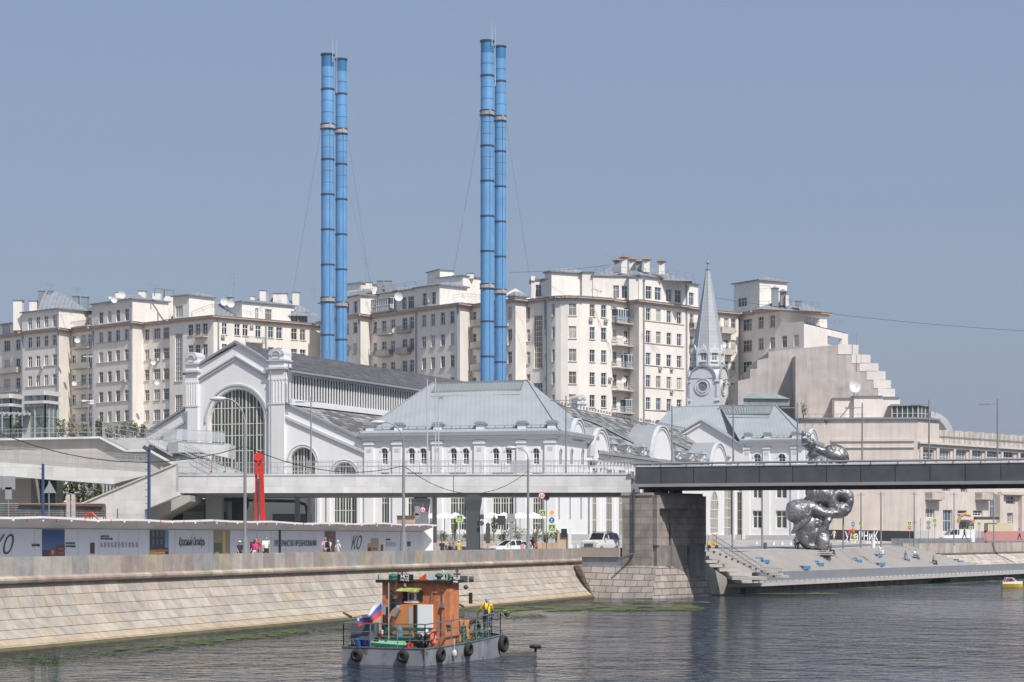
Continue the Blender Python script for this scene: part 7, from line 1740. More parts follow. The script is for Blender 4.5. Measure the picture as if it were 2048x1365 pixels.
def torus(mb, c, ax, R0, r0, n=24, k=10, m=0, sq=1.0):
    ax = Vector(ax).normalized(); u = ax.cross(Vector((0, 0, 1))) if abs(ax.z) < .9 else Vector((1, 0, 0)); u.normalize(); v = ax.cross(u)
    def q(i, j): a, b = 2*math.pi*i/n, 2*math.pi*j/k; rr = R0+r0*math.cos(b); return Vector(c)+u*(rr*math.cos(a))+v*(rr*math.sin(a))+ax*(r0*sq*math.sin(b))
    for i in range(n):
        for j in range(k): mb.face([q(i, j), q(i+1, j), q(i+1, j+1), q(i, j+1)], m)
def tyre(fc, px, py, R0=.20, r0=.085, label=None):
    s_ = fc.s_of(px); z = fc.z_of(px, py); mb = MB(); c = fc.pt(s_, z, .13); torus(mb, c, fc.n, R0, r0, sq=1.25); torus(mb, c, fc.n, R0-.035, .055, sq=2.2)
    o = mb.build('fender_tyre', [M_blk2], boat, smooth=True); mb = MB(); mb.tube([fc.pt(s_, z+R0, .1), fc.pt(s_, z+R0+.35, .02)], .014); mb.build('rope', [M_blk2], boat)
tyre(TFc, 716, 1311); tyre(TFc, 808.5, 1313); tyre(SFc, 877, 1310, .24); tyre(SFc, 932.5, 1299, .24); tyre(SFc, 1002, 1288, .31, .1)
mb = MB(); s_ = SFc.s_of(904); mb.ball(SFc.pt(s_, SFc.z_of(904, 1307), .12), .11, .09, .17); mb.cyl(SFc.pt(s_, SFc.z_of(904, 1300), .12), SFc.pt(s_, SFc.z_of(904, 1278), .1), .012); mb.build('white_fender', [mat('fender_white', (.6, .58, .52), .7)], boat)
# rails
mb = MB(); path = [(3.0, 4.05), (0.05, 4.05), (.05, .05), (2.2, .05), (2.25, .05), (7.75, .05)]
def rz_(p): return .75+max(0, p)*.035
for (p0, q0), (p1, q1) in (((3.0, 4.05), (.05, 4.05)), ((.05, 4.05), (.05, .05)), ((.05, .05), (7.75, .05)), ((7.75, .05), (8.4, .8)), ((8.4, .8), (8.4, 3.2))):
    L_ = math.hypot(p1-p0, q1-q0); n = max(1, round(L_/1.25))
    for k in (1.03, .68, .34): mb.bar(Bp(p0, q0, rz_(p0)+k), Bp(p1, q1, rz_(p1)+k), .035 if k < 1 else .05)
    for i in range(n+1):
        p, q = p0+(p1-p0)*i/n, q0+(q1-q0)*i/n; mb.bar(Bp(p, q, rz_(p)-.05), Bp(p, q, rz_(p)+1.03), .045)
        if p0 != p1 and i % 2: mb.bar(Bp(p, q, rz_(p)+.9), Bp(p, q+.35, rz_(p)-.08), .035)
for p in (5.2, 6.3, 7.0): mb.bar(Bp(p, .05, rz_(p)+1.0), Bp(p+.3, .4, rz_(p)), .04)
mb.build('railing', [M_grail], boat)
# wheelhouse
z0c, z1c = .72, 3.5
cab = MB(); fpc = [Bp(3.14, 3.78), Bp(3.14, .6), Bp(4.35, .6), Bp(4.75, 1.0), Bp(4.75, 3.4), Bp(4.35, 3.78)]
wh = []
def pxrect(f, x0, x1, ya, yb): xm = (x0+x1)/2; return (f.s_of(x0), f.z_of(xm, yb), f.s_of(x1), f.z_of(xm, ya))
hb_ = [pxrect(BFc, 816.5, 842, 1184, 1203)]; BFc.wall(cab, z0c, z1c, hb_, depth=.12)
hs_ = [pxrect(CSc, 902.8, 908, 1178, 1203)]; CSc.wall(cab, z0c, z1c, hs_, depth=.08)
for i in range(2, 6):
    f = Fac(fpc[i], fpc[(i+1) % 6]); hh = [(f.L*.15, 2.4, f.L*.85, 3.15)] if i < 5 else []; f.wall(cab, z0c, z1c, hh, depth=.08)
    for h in hh: window(boat, f, *h, ((.5,), (), ()), M_g1, M_wframe, .06, 0, .04)
cab.face([up(p, z1c-.02) for p in fpc]); cabo = cab.build('wheelhouse', [M_or], boat)
window(boat, BFc, *hb_[0], ((.62,), (), (0,)), M_g1, M_wframe, -.02, 0, .06); window(boat, CSc, *hs_[0], ((), (), ()), M_g1, M_wframe, .06, 0, .03)
mb = MB(); o_ = .22; rr = [Bp(2.9, 4.0), Bp(2.9, .38), Bp(4.6, .38), Bp(5.1, .85), Bp(5.1, 3.5), Bp(4.6, 4.0)]
mb.prism([up(p, 3.5) for p in rr][::-1], (0, 0, .13), 0, mtop=1); mb.build('wheelhouse_roof', [M_blk2, M_grn], boat)
mb = MB()                                              # trim on the back wall: hood, porthole, exhaust box, seams
def onb(px, py, o=0): return BFc.pt(BFc.s_of(px), BFc.z_of(px, py), o)
def pbox(mb, x0, x1, ya, yb, o0, o1, m=0, f=None):
    f = f or BFc; r = pxrect(f, x0, x1, ya, yb); q = [f.pt(r[0], r[1], o1), f.pt(r[2], r[1], o1), f.pt(r[2], r[1], o0), f.pt(r[0], r[1], o0)]; mb.hexa(q+[a+Vector((0, 0, r[3]-r[1])) for a in q], m)
mb.hexa([onb(803, 1182, .55), onb(843, 1184, .55), onb(846, 1182, 0), onb(806, 1180, 0), onb(804, 1179, .5), onb(844, 1180, .5), onb(846, 1175, 0), onb(806, 1174, 0)]); mb.build('window_hood', [mat('lime_hood', (.36, .39, .11), .6, var=.3, vscale=4)], boat)
mb = MB(); pbox(mb, 815, 843, 1203, 1205.5, 0, .35, 0); pbox(mb, 812, 816, 1184, 1203, 0, .3, 1); pbox(mb, 842.5, 845.5, 1180, 1203, 0, .3, 1); mb.build('window_shelf', [M_wframe, M_dark], boat)
mb = MB(); c = onb(780.5, 1188, .0); mb.cyl(c, c+BFc.n*.05, .165, .165, 18, 0); mb.cyl(c+BFc.n*.045, c+BFc.n*.06, .125, .125, 18, 1); mb.build('porthole', [M_rust, M_g1], boat)
mb = MB(); mb.tube([onb(779, 1204, .08), onb(790, 1192, .12), onb(792, 1194, .15)], .028); mb.build('bracket_arm', [M_rust], boat)
mb = MB(); pbox(mb, 789.5, 812, 1198, 1262, .02, .55, 0); pbox(mb, 794, 803, 1207, 1234, .56, .565, 1); mb.build('exhaust_box', [mat('charcoal_box', (.045, .042, .045), .6, var=.2), M_dark], boat)
mb = MB(); pbox(mb, 783, 808, 1234, 1275, .5, .75); mb.build('engine_cover', [mat('dark_brown_paint', (.085, .03, .022), .6, var=.2)], boat)
mb = MB()                                              # round-shouldered casing
r = pxrect(BFc, 799, 846, 1207, 1272); s0, zb, s1, zt = r; w_ = .85
pol = [BFc.pt(s0, zb, 1.0), BFc.pt(s1, zb, 1.0), BFc.pt(s1, zt, 1.0)]+[BFc.pt(s0+w_-w_*math.sin(R(a)), zt-w_*.75+w_*.75*math.cos(R(a)), 1.0) for a in range(0, 91, 9)]
mb.prism(pol[::-1], BFc.n*-.9); mb.build('casing', [M_or2], boat)
mb = MB(); c = BFc.pt(BFc.s_of(814), BFc.z_of(814, 1222), 1.1); mb.cyl(c+Vector((.12, 0, .14)), c+Vector((-.1, 0, -.22)), .14, .12, 14, 0); mb.tube([c+Vector((-.1, 0, -.2)), c+Vector((-.16, .05, -.75))], .1, 10, 1); mb.ball(c+Vector((.1, .05, .18)), .11, m=0)
torus(mb, c+Vector((.18, .1, -.1)), BFc.n, .2, .015, m=2); torus(mb, c+Vector((.16, .1, -.25)), BFc.n, .17, .015, m=2); mb.build('exhaust_pipe', [M_metal, M_rust, mat('rope_tan', (.35, .28, .2), .9)], boat)
mb = MB(); r = pxrect(BFc, 851, 878, 1209, 1284); c = (r[0]+r[2])/2; f = BFc
q = [f.pt(r[0]-.02, r[1], .78), f.pt(r[2]+.02, r[1], .70), f.pt(r[2]+.02, r[1], .64), f.pt(r[0]-.02, r[1], .72)]; mb.hexa(q+[a+Vector((0, 0, r[3]-r[1])) for a in q])
q2 = [f.pt(r[0]-.06, r[1]-.03, .71), f.pt(r[2]+.06, r[1]-.03, .63), f.pt(r[2]+.06, r[1]-.03, .6), f.pt(r[0]-.06, r[1]-.03, .68)]; mb.hexa(q2+[a+Vector((0, 0, r[3]-r[1]+.06)) for a in q2], 1); mb.build('white_panel', [mat('white_panel', (.80, .80, .79), .5, var=.04), M_or], boat)
mb = MB(); pbox(mb, 846, 851, 1209, 1262, .0, .95, 1); pbox(mb, 838, 846, 1213, 1250, 1.0, 1.01, 0); mb.build('side_panel', [mat('pale_grey_panel', (.42, .43, .42), .6), M_dark], boat)
mb = MB()
for k in range(3): z = 1185+k*8; mb.tube([onb(871, z, 0), onb(871, z, .16), onb(876, z, .16), onb(876, z, 0)], .018)
mb.tube([onb(868, 1168, .03), onb(864, 1203, .12)], .02, m=1); pbox(mb, 882.5, 886.5, 1181, 1205, 0, .03, 2); pbox(mb, 883, 886, 1183, 1204, .03, .035, 3); pbox(mb, 884, 890, 1207, 1216, 0, .14, 1); mb.tube([onb(886, 1216, .08), onb(886, 1268, .08)], .02, m=1)
mb.build('ladder_rungs', [M_or, M_rail, mat('cream_rim', (.55, .5, .4), .6), M_g1], boat)
mb = MB(); pbox(mb, 891.5, 899.5, 1178, 1250, 0, .2, 0, CSc); c = CSc.pt(CSc.s_of(895), CSc.z_of(895, 1248), .1); mb.build('corner_duct', [M_or], boat)
mb = MB(); pbox(mb, 892.5, 903.5, 1153, 1169, .25, .32, 0, CSc); mb.build('number_board', [M_blk2], boat); 
text('НС2', boat, M_wp, CSc.pt(CSc.s_of(894), CSc.z_of(898, 1160), .33), .17, CSc.rz, wdt=CSc.s_of(902)-CSc.s_of(894)); text('РЧС 1076', boat, M_wp, CSc.pt(CSc.s_of(894), CSc.z_of(898, 1166), .33), .12, CSc.rz, wdt=CSc.s_of(902)-CSc.s_of(894))
mb = MB(); pbox(mb, 800, 831.5, 1149, 1164, .22, .27); torus(mb, onb(806, 1148, .25), BFc.n, .12, .02); torus(mb, onb(813, 1148, .25), BFc.n, .12, .02); mb.build('name_board', [M_blk2], boat)
text('НС2', boat, M_wp, BFc.pt(BFc.s_of(807.5), BFc.z_of(815, 1157), .285), .22, BFc.rz, wdt=BFc.s_of(824)-BFc.s_of(807.5), bold=.006); text('РЧС 1076', boat, M_wp, BFc.pt(BFc.s_of(807), BFc.z_of(815, 1162.5), .285), .11, BFc.rz, wdt=BFc.s_of(823.5)-BFc.s_of(807))
# roof gear
def rp2(p, q, z=3.63): return Bp(p, q, z)
mb = MB(); c = rp2(3.3, 3.3); mb.cyl(c, c+Vector((0, 0, .1)), .2, .2, 12); mb.ball(c+Vector((0, 0, .16)), .22, .22, .13); c = rp2(3.5, 1.1); mb.cyl(c, c+Vector((0, 0, .14)), .1); mb.ball(c+Vector((0, 0, .2)), .19, .19, .12); c = rp2(4.2, 1.0); mb.ball(c+Vector((0, 0, .15)), .15); mb.bar(rp2(3, 3.9), rp2(3, 3.9, 3.85), .05); mb.build('mushroom_vent', [M_grn], boat)
mb = MB(); mb.hexa([rp2(3.2, 2.15), rp2(3.2, 1.75), rp2(3.5, 1.75), rp2(3.5, 2.15), rp2(3.2, 1.95, 3.7), rp2(3.2, 1.65, 3.9), rp2(3.45, 1.7, 3.9), rp2(3.45, 2.0, 3.7)]); mb.build('orange_locker', [mat('signal_orange', (.8, .1, .02), .5)], boat)
mb = MB(); mb.box(rp2(3.6, 1.55), .25, .2, .32); mb.bar(rp2(3.9, .9), rp2(3.9, .9, 4.05), .05); mb.box(rp2(3.9, .95, 3.95), .35, .12, .1); mb.tube([rp2(3.6, .9, 3.9), rp2(3.9, 1.1, 4.05)], .05, m=0); mb.build('searchlight', [mat('grey_lamp_body', (.42, .43, .42), .5)], boat)
mb = MB(); mb.bar(rp2(4.3, .6), rp2(4.3, .6, 4.15), .05); mb.box(rp2(4.3, .6, 3.85), .3, .1, .08); mb.box(rp2(4.3, .6, 3.98), .14, .1, .16); mb.box(rp2(4.7, .45, 3.5), .35, .3, .3); mb.cyl(rp2(4.9, .3, 3.65), rp2(5.0, .1, 3.65), .13, n=12); mb.cyl(rp2(4.6, .35, 3.35), rp2(4.6, .25, 3.25), .1); mb.build('lamp_cluster', [M_dcol], boat)
mb = MB(); mb.tube([rp2(4.5, .6, 2.9), rp2(4.7, .25, 2.95), rp2(4.7, .2, 2.9)], .02); a = rp2(4.72, .12, 2.55); mb.box(a, .17, .05, .5); mb.build('wing_mirror', [M_blk2], boat)
mb = MB(); mb.bar(onb(799.5, 1197, .5), onb(799.5, 1163, .3), .04); mb.cyl(onb(799.5, 1198, .5), onb(799.5, 1195, .5), .12); mb.cyl(onb(814, 1174, .2), onb(814, 1167, .2), .07, m=1); mb.build('stack_mast', [M_dcol, M_metal], boat)
# flag staff and flag
mb = MB(); fs = TFc.pt(TFc.s_of(764.5), 0, -.6); fpz = fs.y; mb.bar(Vector((fs.x, fpz, .7)), Vector((fs.x, fpz, zy(1166, fpz))), .045); mb.build('flagstaff', [mat('staff_grey', (.4, .38, .34), .6)], boat)
mb = MB(); NU, NV = 26, 12
top = [(763, 1193), (748, 1211), (738, 1227), (719, 1232), (715, 1235)]; bot = [(763, 1231), (750, 1241), (738, 1249), (722, 1250), (716, 1256)]
def curve(pts, u):
    k = u*(len(pts)-1); i = min(int(k), len(pts)-2); f = k-i; g = pts[i]; h = pts[i+1]
    return (g[0]+(h[0]-g[0])*f, g[1]+(h[1]-g[1])*f)
def fp_(u, v):
    a, b = curve(top, u), curve(bot, u); x, y = a[0]+(b[0]-a[0])*v, a[1]+(b[1]-a[1])*v; D = fpz+.13*math.sin(u*9+v*2.2)*min(1, u*3)+.05*math.sin(u*21+v*5)*u; return P(x, y+1.2*math.sin(u*14+v*3)*u, D)
for i in range(NU):
    for j in range(NV):
        m = 0 if j < 4 else 1 if j < 8 else 2; mb.face([fp_(i/NU, j/NV), fp_((i+1)/NU, j/NV), fp_((i+1)/NU, (j+1)/NV), fp_(i/NU, (j+1)/NV)], m)
mb.build('flag', [mat('flag_white', (.66, .65, .66), .8), mat('flag_blue', (.06, .11, .36), .8), mat('flag_red', (.62, .05, .045), .8)], boat, smooth=True)
# fore housing
mb = MB(); bbox(mb, 4.8, 6.3, .95, 3.3, .8, 1.75, 0); q = [Bp(4.8, .95, 1.75), Bp(6.3, .95, 1.75), Bp(6.9, 1.1, .9), Bp(6.9, 3.2, .9), Bp(6.3, 3.3, 1.75), Bp(4.8, 3.3, 1.75)]; mb.face([q[1], q[2], q[3], q[4]], 0); mb.face([Bp(6.3, .95, .8), q[2], q[1]], 0)
f = Fac(Bp(4.8, .95), Bp(6.3, .95)); mb.face([f.pt(.6, 1.1, .01), f.pt(1.15, 1.1, .01), f.pt(1.15, 1.5, .01), f.pt(.6, 1.5, .01)], 1); mb.bar(Bp(4.9, .6, 1.0), Bp(6.6, .7, 1.05), .06, m=0); mb.bar(Bp(4.9, .5, .9), Bp(6.6, .6, .95), .05, m=0); mb.build('fore_housing', [M_or2, M_dark], boat)
mb = MB(); torus(mb, Bp(6.6, .9, 1.35), FW*.4+LT*.9+Vector((0, 0, .25)), .34, .1, m=0); mb.build('leaning_tyre', [M_blk2], boat, smooth=True)
mb = MB(); c = Bp(4.4, .3, .82); mb.box(c, .25, .25, .3, m=0); mb.ball(c+Vector((0, 0, .45)), .14, .14, .2, m=0); c = Bp(6.7, .7, .95); mb.cyl(c, c+Vector((0, 0, .4)), .12, .12, 12); c = Bp(6.1, .5, .9); mb.cyl(c, c+Vector((0, 0, .3)), .09); mb.build('bollard', [M_grn], boat)
# stern gear
mb = MB(); bbox(mb, .9, 1.7, .6, 3.1, 1.12, 1.18); bbox(mb, 1.9, 2.0, .6, 3.0, 1.4, 1.56)
for q_ in (.7, 1.8, 3.0): bbox(mb, 1.0, 1.06, q_, q_+.05, .7, 1.12); bbox(mb, 1.6, 1.66, q_, q_+.05, .7, 1.12); bbox(mb, 1.92, 1.98, q_-.05, q_, .7, 1.5)
mb.build('green_bench', [M_grn], boat)
mb = MB(); mb.tube([Bp(.5, 3.0, .9), Bp(.6, .9, .85)], .09, m=0); mb.tube([Bp(.8, 2.7, .95), Bp(.8, 1.4, .95)], .07, m=0); mb.build('mint_pipe', [mat('mint_paint', (.22, .52, .32), .6, var=.1)], boat)
mb = MB(); bbox(mb, .5, 1.3, 2.95, 3.95, 1.05, 1.78); 
for a_, b_ in ((.55, 3.0), (.55, 3.9), (1.25, 3.0)): bbox(mb, a_, a_+.05, b_, b_+.05, .7, 1.05)
mb.build('grey_locker', [mat('grey_locker_paint', (.11, .125, .135), .6, var=.15)], boat)
def cargo(name, label, cat, loc, fn, mats, grp=None): mb = MB(); fn(mb, Vector(loc)); return mb.build(name, mats, org=Vector(loc), label=label, cat=cat, group=grp)
cb = [(.35, 3.45, 'blue plastic bucket at the stern corner of the work boat'), (.35, 3.1, 'darker blue bucket beside the one in the stern corner')]
for i, (p_, q_, lab) in enumerate(cb):
    cargo('bucket', lab, 'bucket', Bp(p_, q_, .68), lambda mb, c: (mb.cyl(c, c+Vector((0, 0, .42)), .15, .2, 16), torus(mb, c+Vector((0, 0, .42)), (0, 0, 1), .2, .015)), [mat('blue_plastic' if i == 0 else 'navy_plastic', (.03, .10, .38) if i == 0 else (.02, .04, .16), .4)], 'buckets on the stern deck')
cargo('carton', 'large brown cardboard carton standing on end before the orange wheelhouse', 'carton', BFc.pt(BFc.s_of(766.5), 1.12, .75), lambda mb, c: (mb.box(c, .58, .5, .95, BFc.rz+.35),), [mat('cardboard', (.52, .35, .25), .9, var=.08)])
mb = MB(); 
cargo('plastic_bag', 'shiny black rubbish bag on the stern deck beside the rail', 'bag', Bp(.55, .45, .68), lambda mb, c: (mb.ball(c+Vector((0, 0, .28)), .3, .3, .3, 9, 6), mb.ball(c+Vector((-.15, .15, .5)), .2, .18, .2, 8, 5), mb.ball(c+Vector((.2, 0, .5)), .16, .2, .2, 7, 5)), [mat('bag_black', (.02, .02, .022), .25, bump=1, bscale=9)])
cargo('water_bottle', 'big clear blue water bottle on the green bench', 'bottle', Bp(1.2, 1.9, 1.18), lambda mb, c: (mb.cyl(c, c+Vector((0, 0, .34)), .15, .15, 14), mb.cyl(c+Vector((0, 0, .34)), c+Vector((0, 0, .45)), .15, .04, 14)), [mat('blue_clear_plastic', (.12, .25, .38), .15, alpha=.75)])
cargo('red_canister', 'small red canister on the stern deck', 'canister', Bp(.35, .95, .68), lambda mb, c: (mb.box(c, .24, .16, .26, .4), mb.bar(c+Vector((-.06, 0, .3)), c+Vector((.06, 0, .3)), .03)), [mat('red_plastic', (.65, .03, .03), .4)])
cargo('paint_can', 'small white and red can on the green bench', 'can', Bp(1.1, 2.75, 1.18), lambda mb, c: (mb.cyl(c, c+Vector((0, 0, .13)), .1, .1, 12, 1), mb.cyl(c+Vector((0, 0, .13)), c+Vector((0, 0, .28)), .1, .1, 12, 0)), [mat('can_white', (.7, .7, .68), .4), mat('red_plastic', (.65, .03, .03), .4)])
cargo('grey_box', 'grey metal switch box on top of the cardboard carton', 'box', BFc.pt(BFc.s_of(774), 2.08, .3), lambda mb, c: (mb.box(c, .3, .22, .42, BFc.rz),), [mat('switch_grey', (.30, .32, .35), .5, var=.1)])
cargo('life_ring', 'orange and white life ring hanging on the rail', 'life ring', Bp(1.05, .14, 1.2), lambda mb, c: (torus(mb, c+Vector((0, 0, 0)), SFc.n, .27, .085), torus(mb, c, SFc.n, .2, .02, m=1)), [mat('life_ring_orange', (.75, .13, .04), .6, var=.15), M_wh])
cargo('folded_dinghy', 'rolled white and blue tarpaulin behind the life ring', 'tarpaulin', Bp(.95, .42, .72), lambda mb, c: (mb.ball(c+Vector((0, 0, .42)), .14, .3, .42, 12, 8), mb.ball(c+Vector((-.1, 0, .3)), .12, .25, .3, 10, 6)), [mat('tarp_white', (.6, .62, .66), .6, var=.3, vscale=5)])
# submerged arm and its tyre
t = thing('floating_boom', 'low concrete-grey floating arm with a tyre on its post, ahead of the work boat', 'boom', P(1040, 1312, 98.3))
mb = MB(); mb.bar(P(1000, 1309, 98.5), P(1073, 1309, 98.6), .5, .2); mb.build('arm', [M_concd], t); mb = MB(); c = P(1071, 1312, 98.5); mb.bar(c, c+Vector((0, 0, .38)), .12); mb.build('post', [M_blk2], t)
mb = MB(); torus(mb, P(1071, 1294, 98.5), (0, .1, 1), .2, .09, sq=.9); mb.build('tyre', [M_blk2], t, smooth=True)
# the worker
def worker_extra(t):
    J = {k: Vector(v) for k, v in pose('lean').items()}; mb = MB(); n = Vector((0, .12, 0))
    c = J['pel'].lerp(J['che'], .45); mb.hexa([c+Vector((-.12, .10, -.2)), c+Vector((.12, .10, -.2)), c+Vector((.12, .13, -.2)), c+Vector((-.12, .13, -.2)), c+Vector((-.07, .10, .1)), c+Vector((.07, .10, .1)), c+Vector((.07, .13, .1)), c+Vector((-.07, .13, .1))])
    for s in (-1, 1): mb.tube([c+Vector((s*.05, .125, .09)), J['che']+Vector((s*.1, .115, .1)), J['che']+Vector((s*.11, .05, .21)), J['che']+Vector((s*.1, -.1, .1))], .017)
    mb.build('dungaree_bib', [cmat((.025, .035, .085))], t)
    mb = MB()
    for nn in 'lr':
        for u in (.35, .55): a = J['kn'+nn].lerp(J['an'+nn], u); mb.cyl(a, a-Vector((0, 0, .055)), .074, .072, 14)
    mb.build('reflective_band', [mat('lime_reflective', (.45, .75, .12), .5)], t)
wz = 1.0; person('worker in yellow shirt and navy dungarees leaning on the bow rail of the boat', Bp(7.75, .75, wz)-Vector((0, 0, .02)), R(168), 'lean', (.75, .52, .02), (.025, .035, .085), (.30, .29, .28), h=1.78, shoes=(.03, .03, .03), extra=worker_extra)
t = thing('landing_net', 'long-handled landing net full of brown weed held over the bow rail', 'net', P(985, 1232, 97.5)); mb = MB(); mb.bar(P(975, 1236, 97.2), P(1008, 1224.5, 98), .035); mb.build('handle', [M_rail], t)
mb = MB(); torus(mb, P(1013, 1229, 98), (.5, -.7, .6), .2, .02)
for k in range(60): a = P(1013+rng.gauss(0, 3.2), 1229+rng.gauss(0, 2.4), 98+rng.uniform(-.15, .15)); b = a+Vector((rng.uniform(-.12, .12), rng.uniform(-.1, .1), rng.uniform(-.1, .08))); mb.bar(a, b, .03, m=1)
mb.build('net_bag', [M_rail, mat('brown_weed', (.10, .085, .03), .9)], t)
# small motor boat
mbt = thing('motor_boat', 'small yellow and white motor boat with red seats near the right edge', 'boat', G(2024, 238, 0)); mb = MB(); c = G(2024, 238); st_ = [(-1.15, .42, .0, .55), (-.6, .48, -.05, .58), (.2, .46, -.05, .6), (.8, .3, 0, .62), (1.2, .03, .15, .64)]
def bst(i, s, zz, kk=1): x, w_, zb, zt = st_[i]; return c+Vector((x, s*w_*kk, zz))
for i in range(4):
    for s in (-1, 1):
        a, b = st_[i], st_[i+1]
        mb.face([c+Vector((a[0], s*a[1]*.6, a[2]-.1)), c+Vector((b[0], s*b[1]*.6, b[2]-.1)), c+Vector((b[0], s*b[1], .34)), c+Vector((a[0], s*a[1], .34))], 0); mb.face([c+Vector((a[0], s*a[1], .34)), c+Vector((b[0], s*b[1], .34)), c+Vector((b[0], s*b[1]*.95, b[3])), c+Vector((a[0], s*a[1]*.95, a[3]))], 1)
    a, b = st_[i], st_[i+1]; mb.face([c+Vector((a[0], -a[1]*.95, a[3]-.02)), c+Vector((b[0], -b[1]*.95, b[3]-.02)), c+Vector((b[0], b[1]*.95, b[3]-.02)), c+Vector((a[0], a[1]*.95, a[3]-.02))], 1)
mb.face([c+Vector((-1.15, -.3, -.1)), c+Vector((-1.15, .3, -.1)), c+Vector((-1.15, .42, .55)), c+Vector((-1.15, -.42, .55))], 0); mb.build('hull', [mat('yellow_gelcoat', (.75, .52, .03), .35), mat('white_gelcoat', (.72, .72, .72), .35)], mbt)
mb = MB(); mb.tube([c+Vector((-.9, -.4, .55)), c+Vector((-.7, -.4, 1.0)), c+Vector((.1, -.38, .98)), c+Vector((.5, -.3, .6))], .03); mb.tube([c+Vector((-.9, .4, .55)), c+Vector((-.7, .4, 1.0)), c+Vector((.1, .38, .98)), c+Vector((.5, .3, .6))], .03); mb.box(c+Vector((-.3, 0, .97)), .8, .8, .04); mb.build('windscreen', [M_wframe], mbt)
mb = MB(); mb.box(c+Vector((-.5, 0, .5)), .3, .7, .35); mb.box(c+Vector((0, 0, .5)), .25, .7, .3); mb.build('seat', [mat('red_seat', (.5, .04, .05), .6)], mbt)
# ================= vehicles =================
M_carw = mat('white_car_paint', (.74, .74, .75), .25, spec=.6); M_cg = mat('car_glass', (.02, .025, .03), .05, spec=.9); M_tyre = mat('tyre_rubber', (.02, .02, .02), .8); M_rim = mat('alloy_rim', (.4, .4, .42), .35, .7); M_plastic = mat('dark_plastic', (.03, .03, .035), .5)
def car(name, label, loc, rz, L, W, H, belt, hood, prof, roof, grille='wide', wheel=.33, rack=False):
    """prof: stations (x, top of lower body); roof: (x, z, half width) of the greenhouse top line. x forward, origin mid ground"""
    t = thing(name, label, 'car', loc, local=True, rz=rz); mb = MB(); zb = .22
    st = [(x, z, W/2*(.86 if i in (0, len(prof)-1) else 1)) for i, (x, z) in enumerate(prof)]
    for (x0, z0, w0), (x1, z1, w1) in zip(st, st[1:]):
        for s in (-1, 1):
            a = [(x0, s*w0, zb), (x1, s*w1, zb), (x1, s*w1*1.02, (zb+z1)/2), (x0, s*w0*1.02, (zb+z0)/2)]; b = [a[3], a[2], (x1, s*w1*.95, z1), (x0, s*w0*.95, z0)]
            for q in (a, b): mb.face(q if s < 0 else q[::-1])
        mb.face([(x0, -w0*.95, z0), (x1, -w1*.95, z1), (x1, w1*.95, z1), (x0, w0*.95, z0)])
    for (x, z, w_), sg in ((st[0], 1), (st[-1], -1)): mb.face([(x, -w_, zb), (x, -w_*.95, z), (x, w_*.95, z), (x, w_, zb)])
    for (x0, z0, w0), (x1, z1, w1) in zip(roof[1:-1], roof[2:-1]): mb.face([(x0, -w0, z0), (x1, -w1, z1), (x1, w1, z1), (x0, w0, z0)]); 
    for i in range(1, len(roof)-2):
        (x0, z0, w0), (x1, z1, w1) = roof[i], roof[i+1]
        for s in (-1, 1): mb.bar((x0, s*w0, z0-.02), (x1, s*w1, z1-.02), .06, .06)
    for a, b in ((roof[0], roof[1]), (roof[-1], roof[-2])):
        for s in (-1, 1): mb.bar((a[0], s*a[2], a[1]), (b[0], s*b[2], b[1]-.02), .07, .07)
    mb.build('body', [M_carw], t)
    mb = MB(); n = len(roof)
    for i in range(n-1):
        (x0, z0, w0), (x1, z1, w1) = roof[i], roof[i+1]
        for s in (-1, 1):
            q = [(x0, s*W/2*.93, belt), (x1, s*W/2*.93, belt), (x1, s*w1, z1-.03), (x0, s*w0, z0-.03)]; mb.face(q if s < 0 else q[::-1])
    for a, b in ((roof[0], roof[1]), (roof[-1], roof[-2])): mb.face([(a[0], -a[2], a[1]), (b[0], -b[2], b[1]), (b[0], b[2], b[1]), (a[0], a[2], a[1])])
    mb.build('window_glass', [M_cg], t)
    mb = MB()
    for x in (roof[1][0]*.25+roof[-2][0]*.1, roof[-2][0]*.55):
        for s in (-1, 1): mb.bar((x, s*W/2*.94, belt), (x-.05, s*roof[2][2]*1.01, H-.05), .08, .05)
    mb.build('door_pillar', [M_carw], t)
    for x in (L*.31, -L*.30):
        for s in (-1, 1):
            o = MB(); o.cyl((x, s*(W/2-.2), wheel), (x, s*(W/2+.01), wheel), wheel, wheel, 20, 0); wo = o.build('wheel', [M_tyre], t)
            o = MB(); o.cyl((x, s*(W/2), wheel), (x, s*(W/2+.022), wheel), wheel*.62, wheel*.6, 10, 0); o.build('rim', [M_rim], wo)
    fx = prof[0][0]; zt = prof[0][1]; mb = MB()
    mb.box((fx+.01, 0, zb), .04, W*.8, .22); mb.box((fx+.015, 0, zb+.28), .04, W*(.45 if grille == 'wide' else .5), (.12 if grille == 'wide' else .3)); mb.box((0, 0, .16), L*.9, W*.9, .1)
    if grille == 'bars':
        for k in range(6): mb.box((fx+.04, -W*.2+W*.08*k, zb+.3), .02, .05, .26, m=1)
    mb.build('grille', [M_plastic, M_rim], t)
    for s in (-1, 1):
        o = MB(); o.hexa([(fx-.18, s*W*.3, zt-.28), (fx+.02, s*W*.3, zt-.28), (fx-.05, s*W*.46, zt-.24), (fx-.3, s*W*.48, zt-.2), (fx-.2, s*W*.3, zt-.13), (fx+.0, s*W*.3, zt-.13), (fx-.08, s*W*.46, zt-.08), (fx-.3, s*W*.48, zt-.06)]); o.build('headlight', [mat('headlight_glass', (.5, .52, .55), .15)], t)
        o = MB(); o.box((roof[0][0]-.15, s*(W/2+.1), belt+.02), .12, .2, .16); o.build('wing_mirror', [M_carw], t)
    mb = MB(); mb.box((fx+.05, 0, zb+.08), .02, .5, .11); mb.build('number_plate', [M_wh], t)
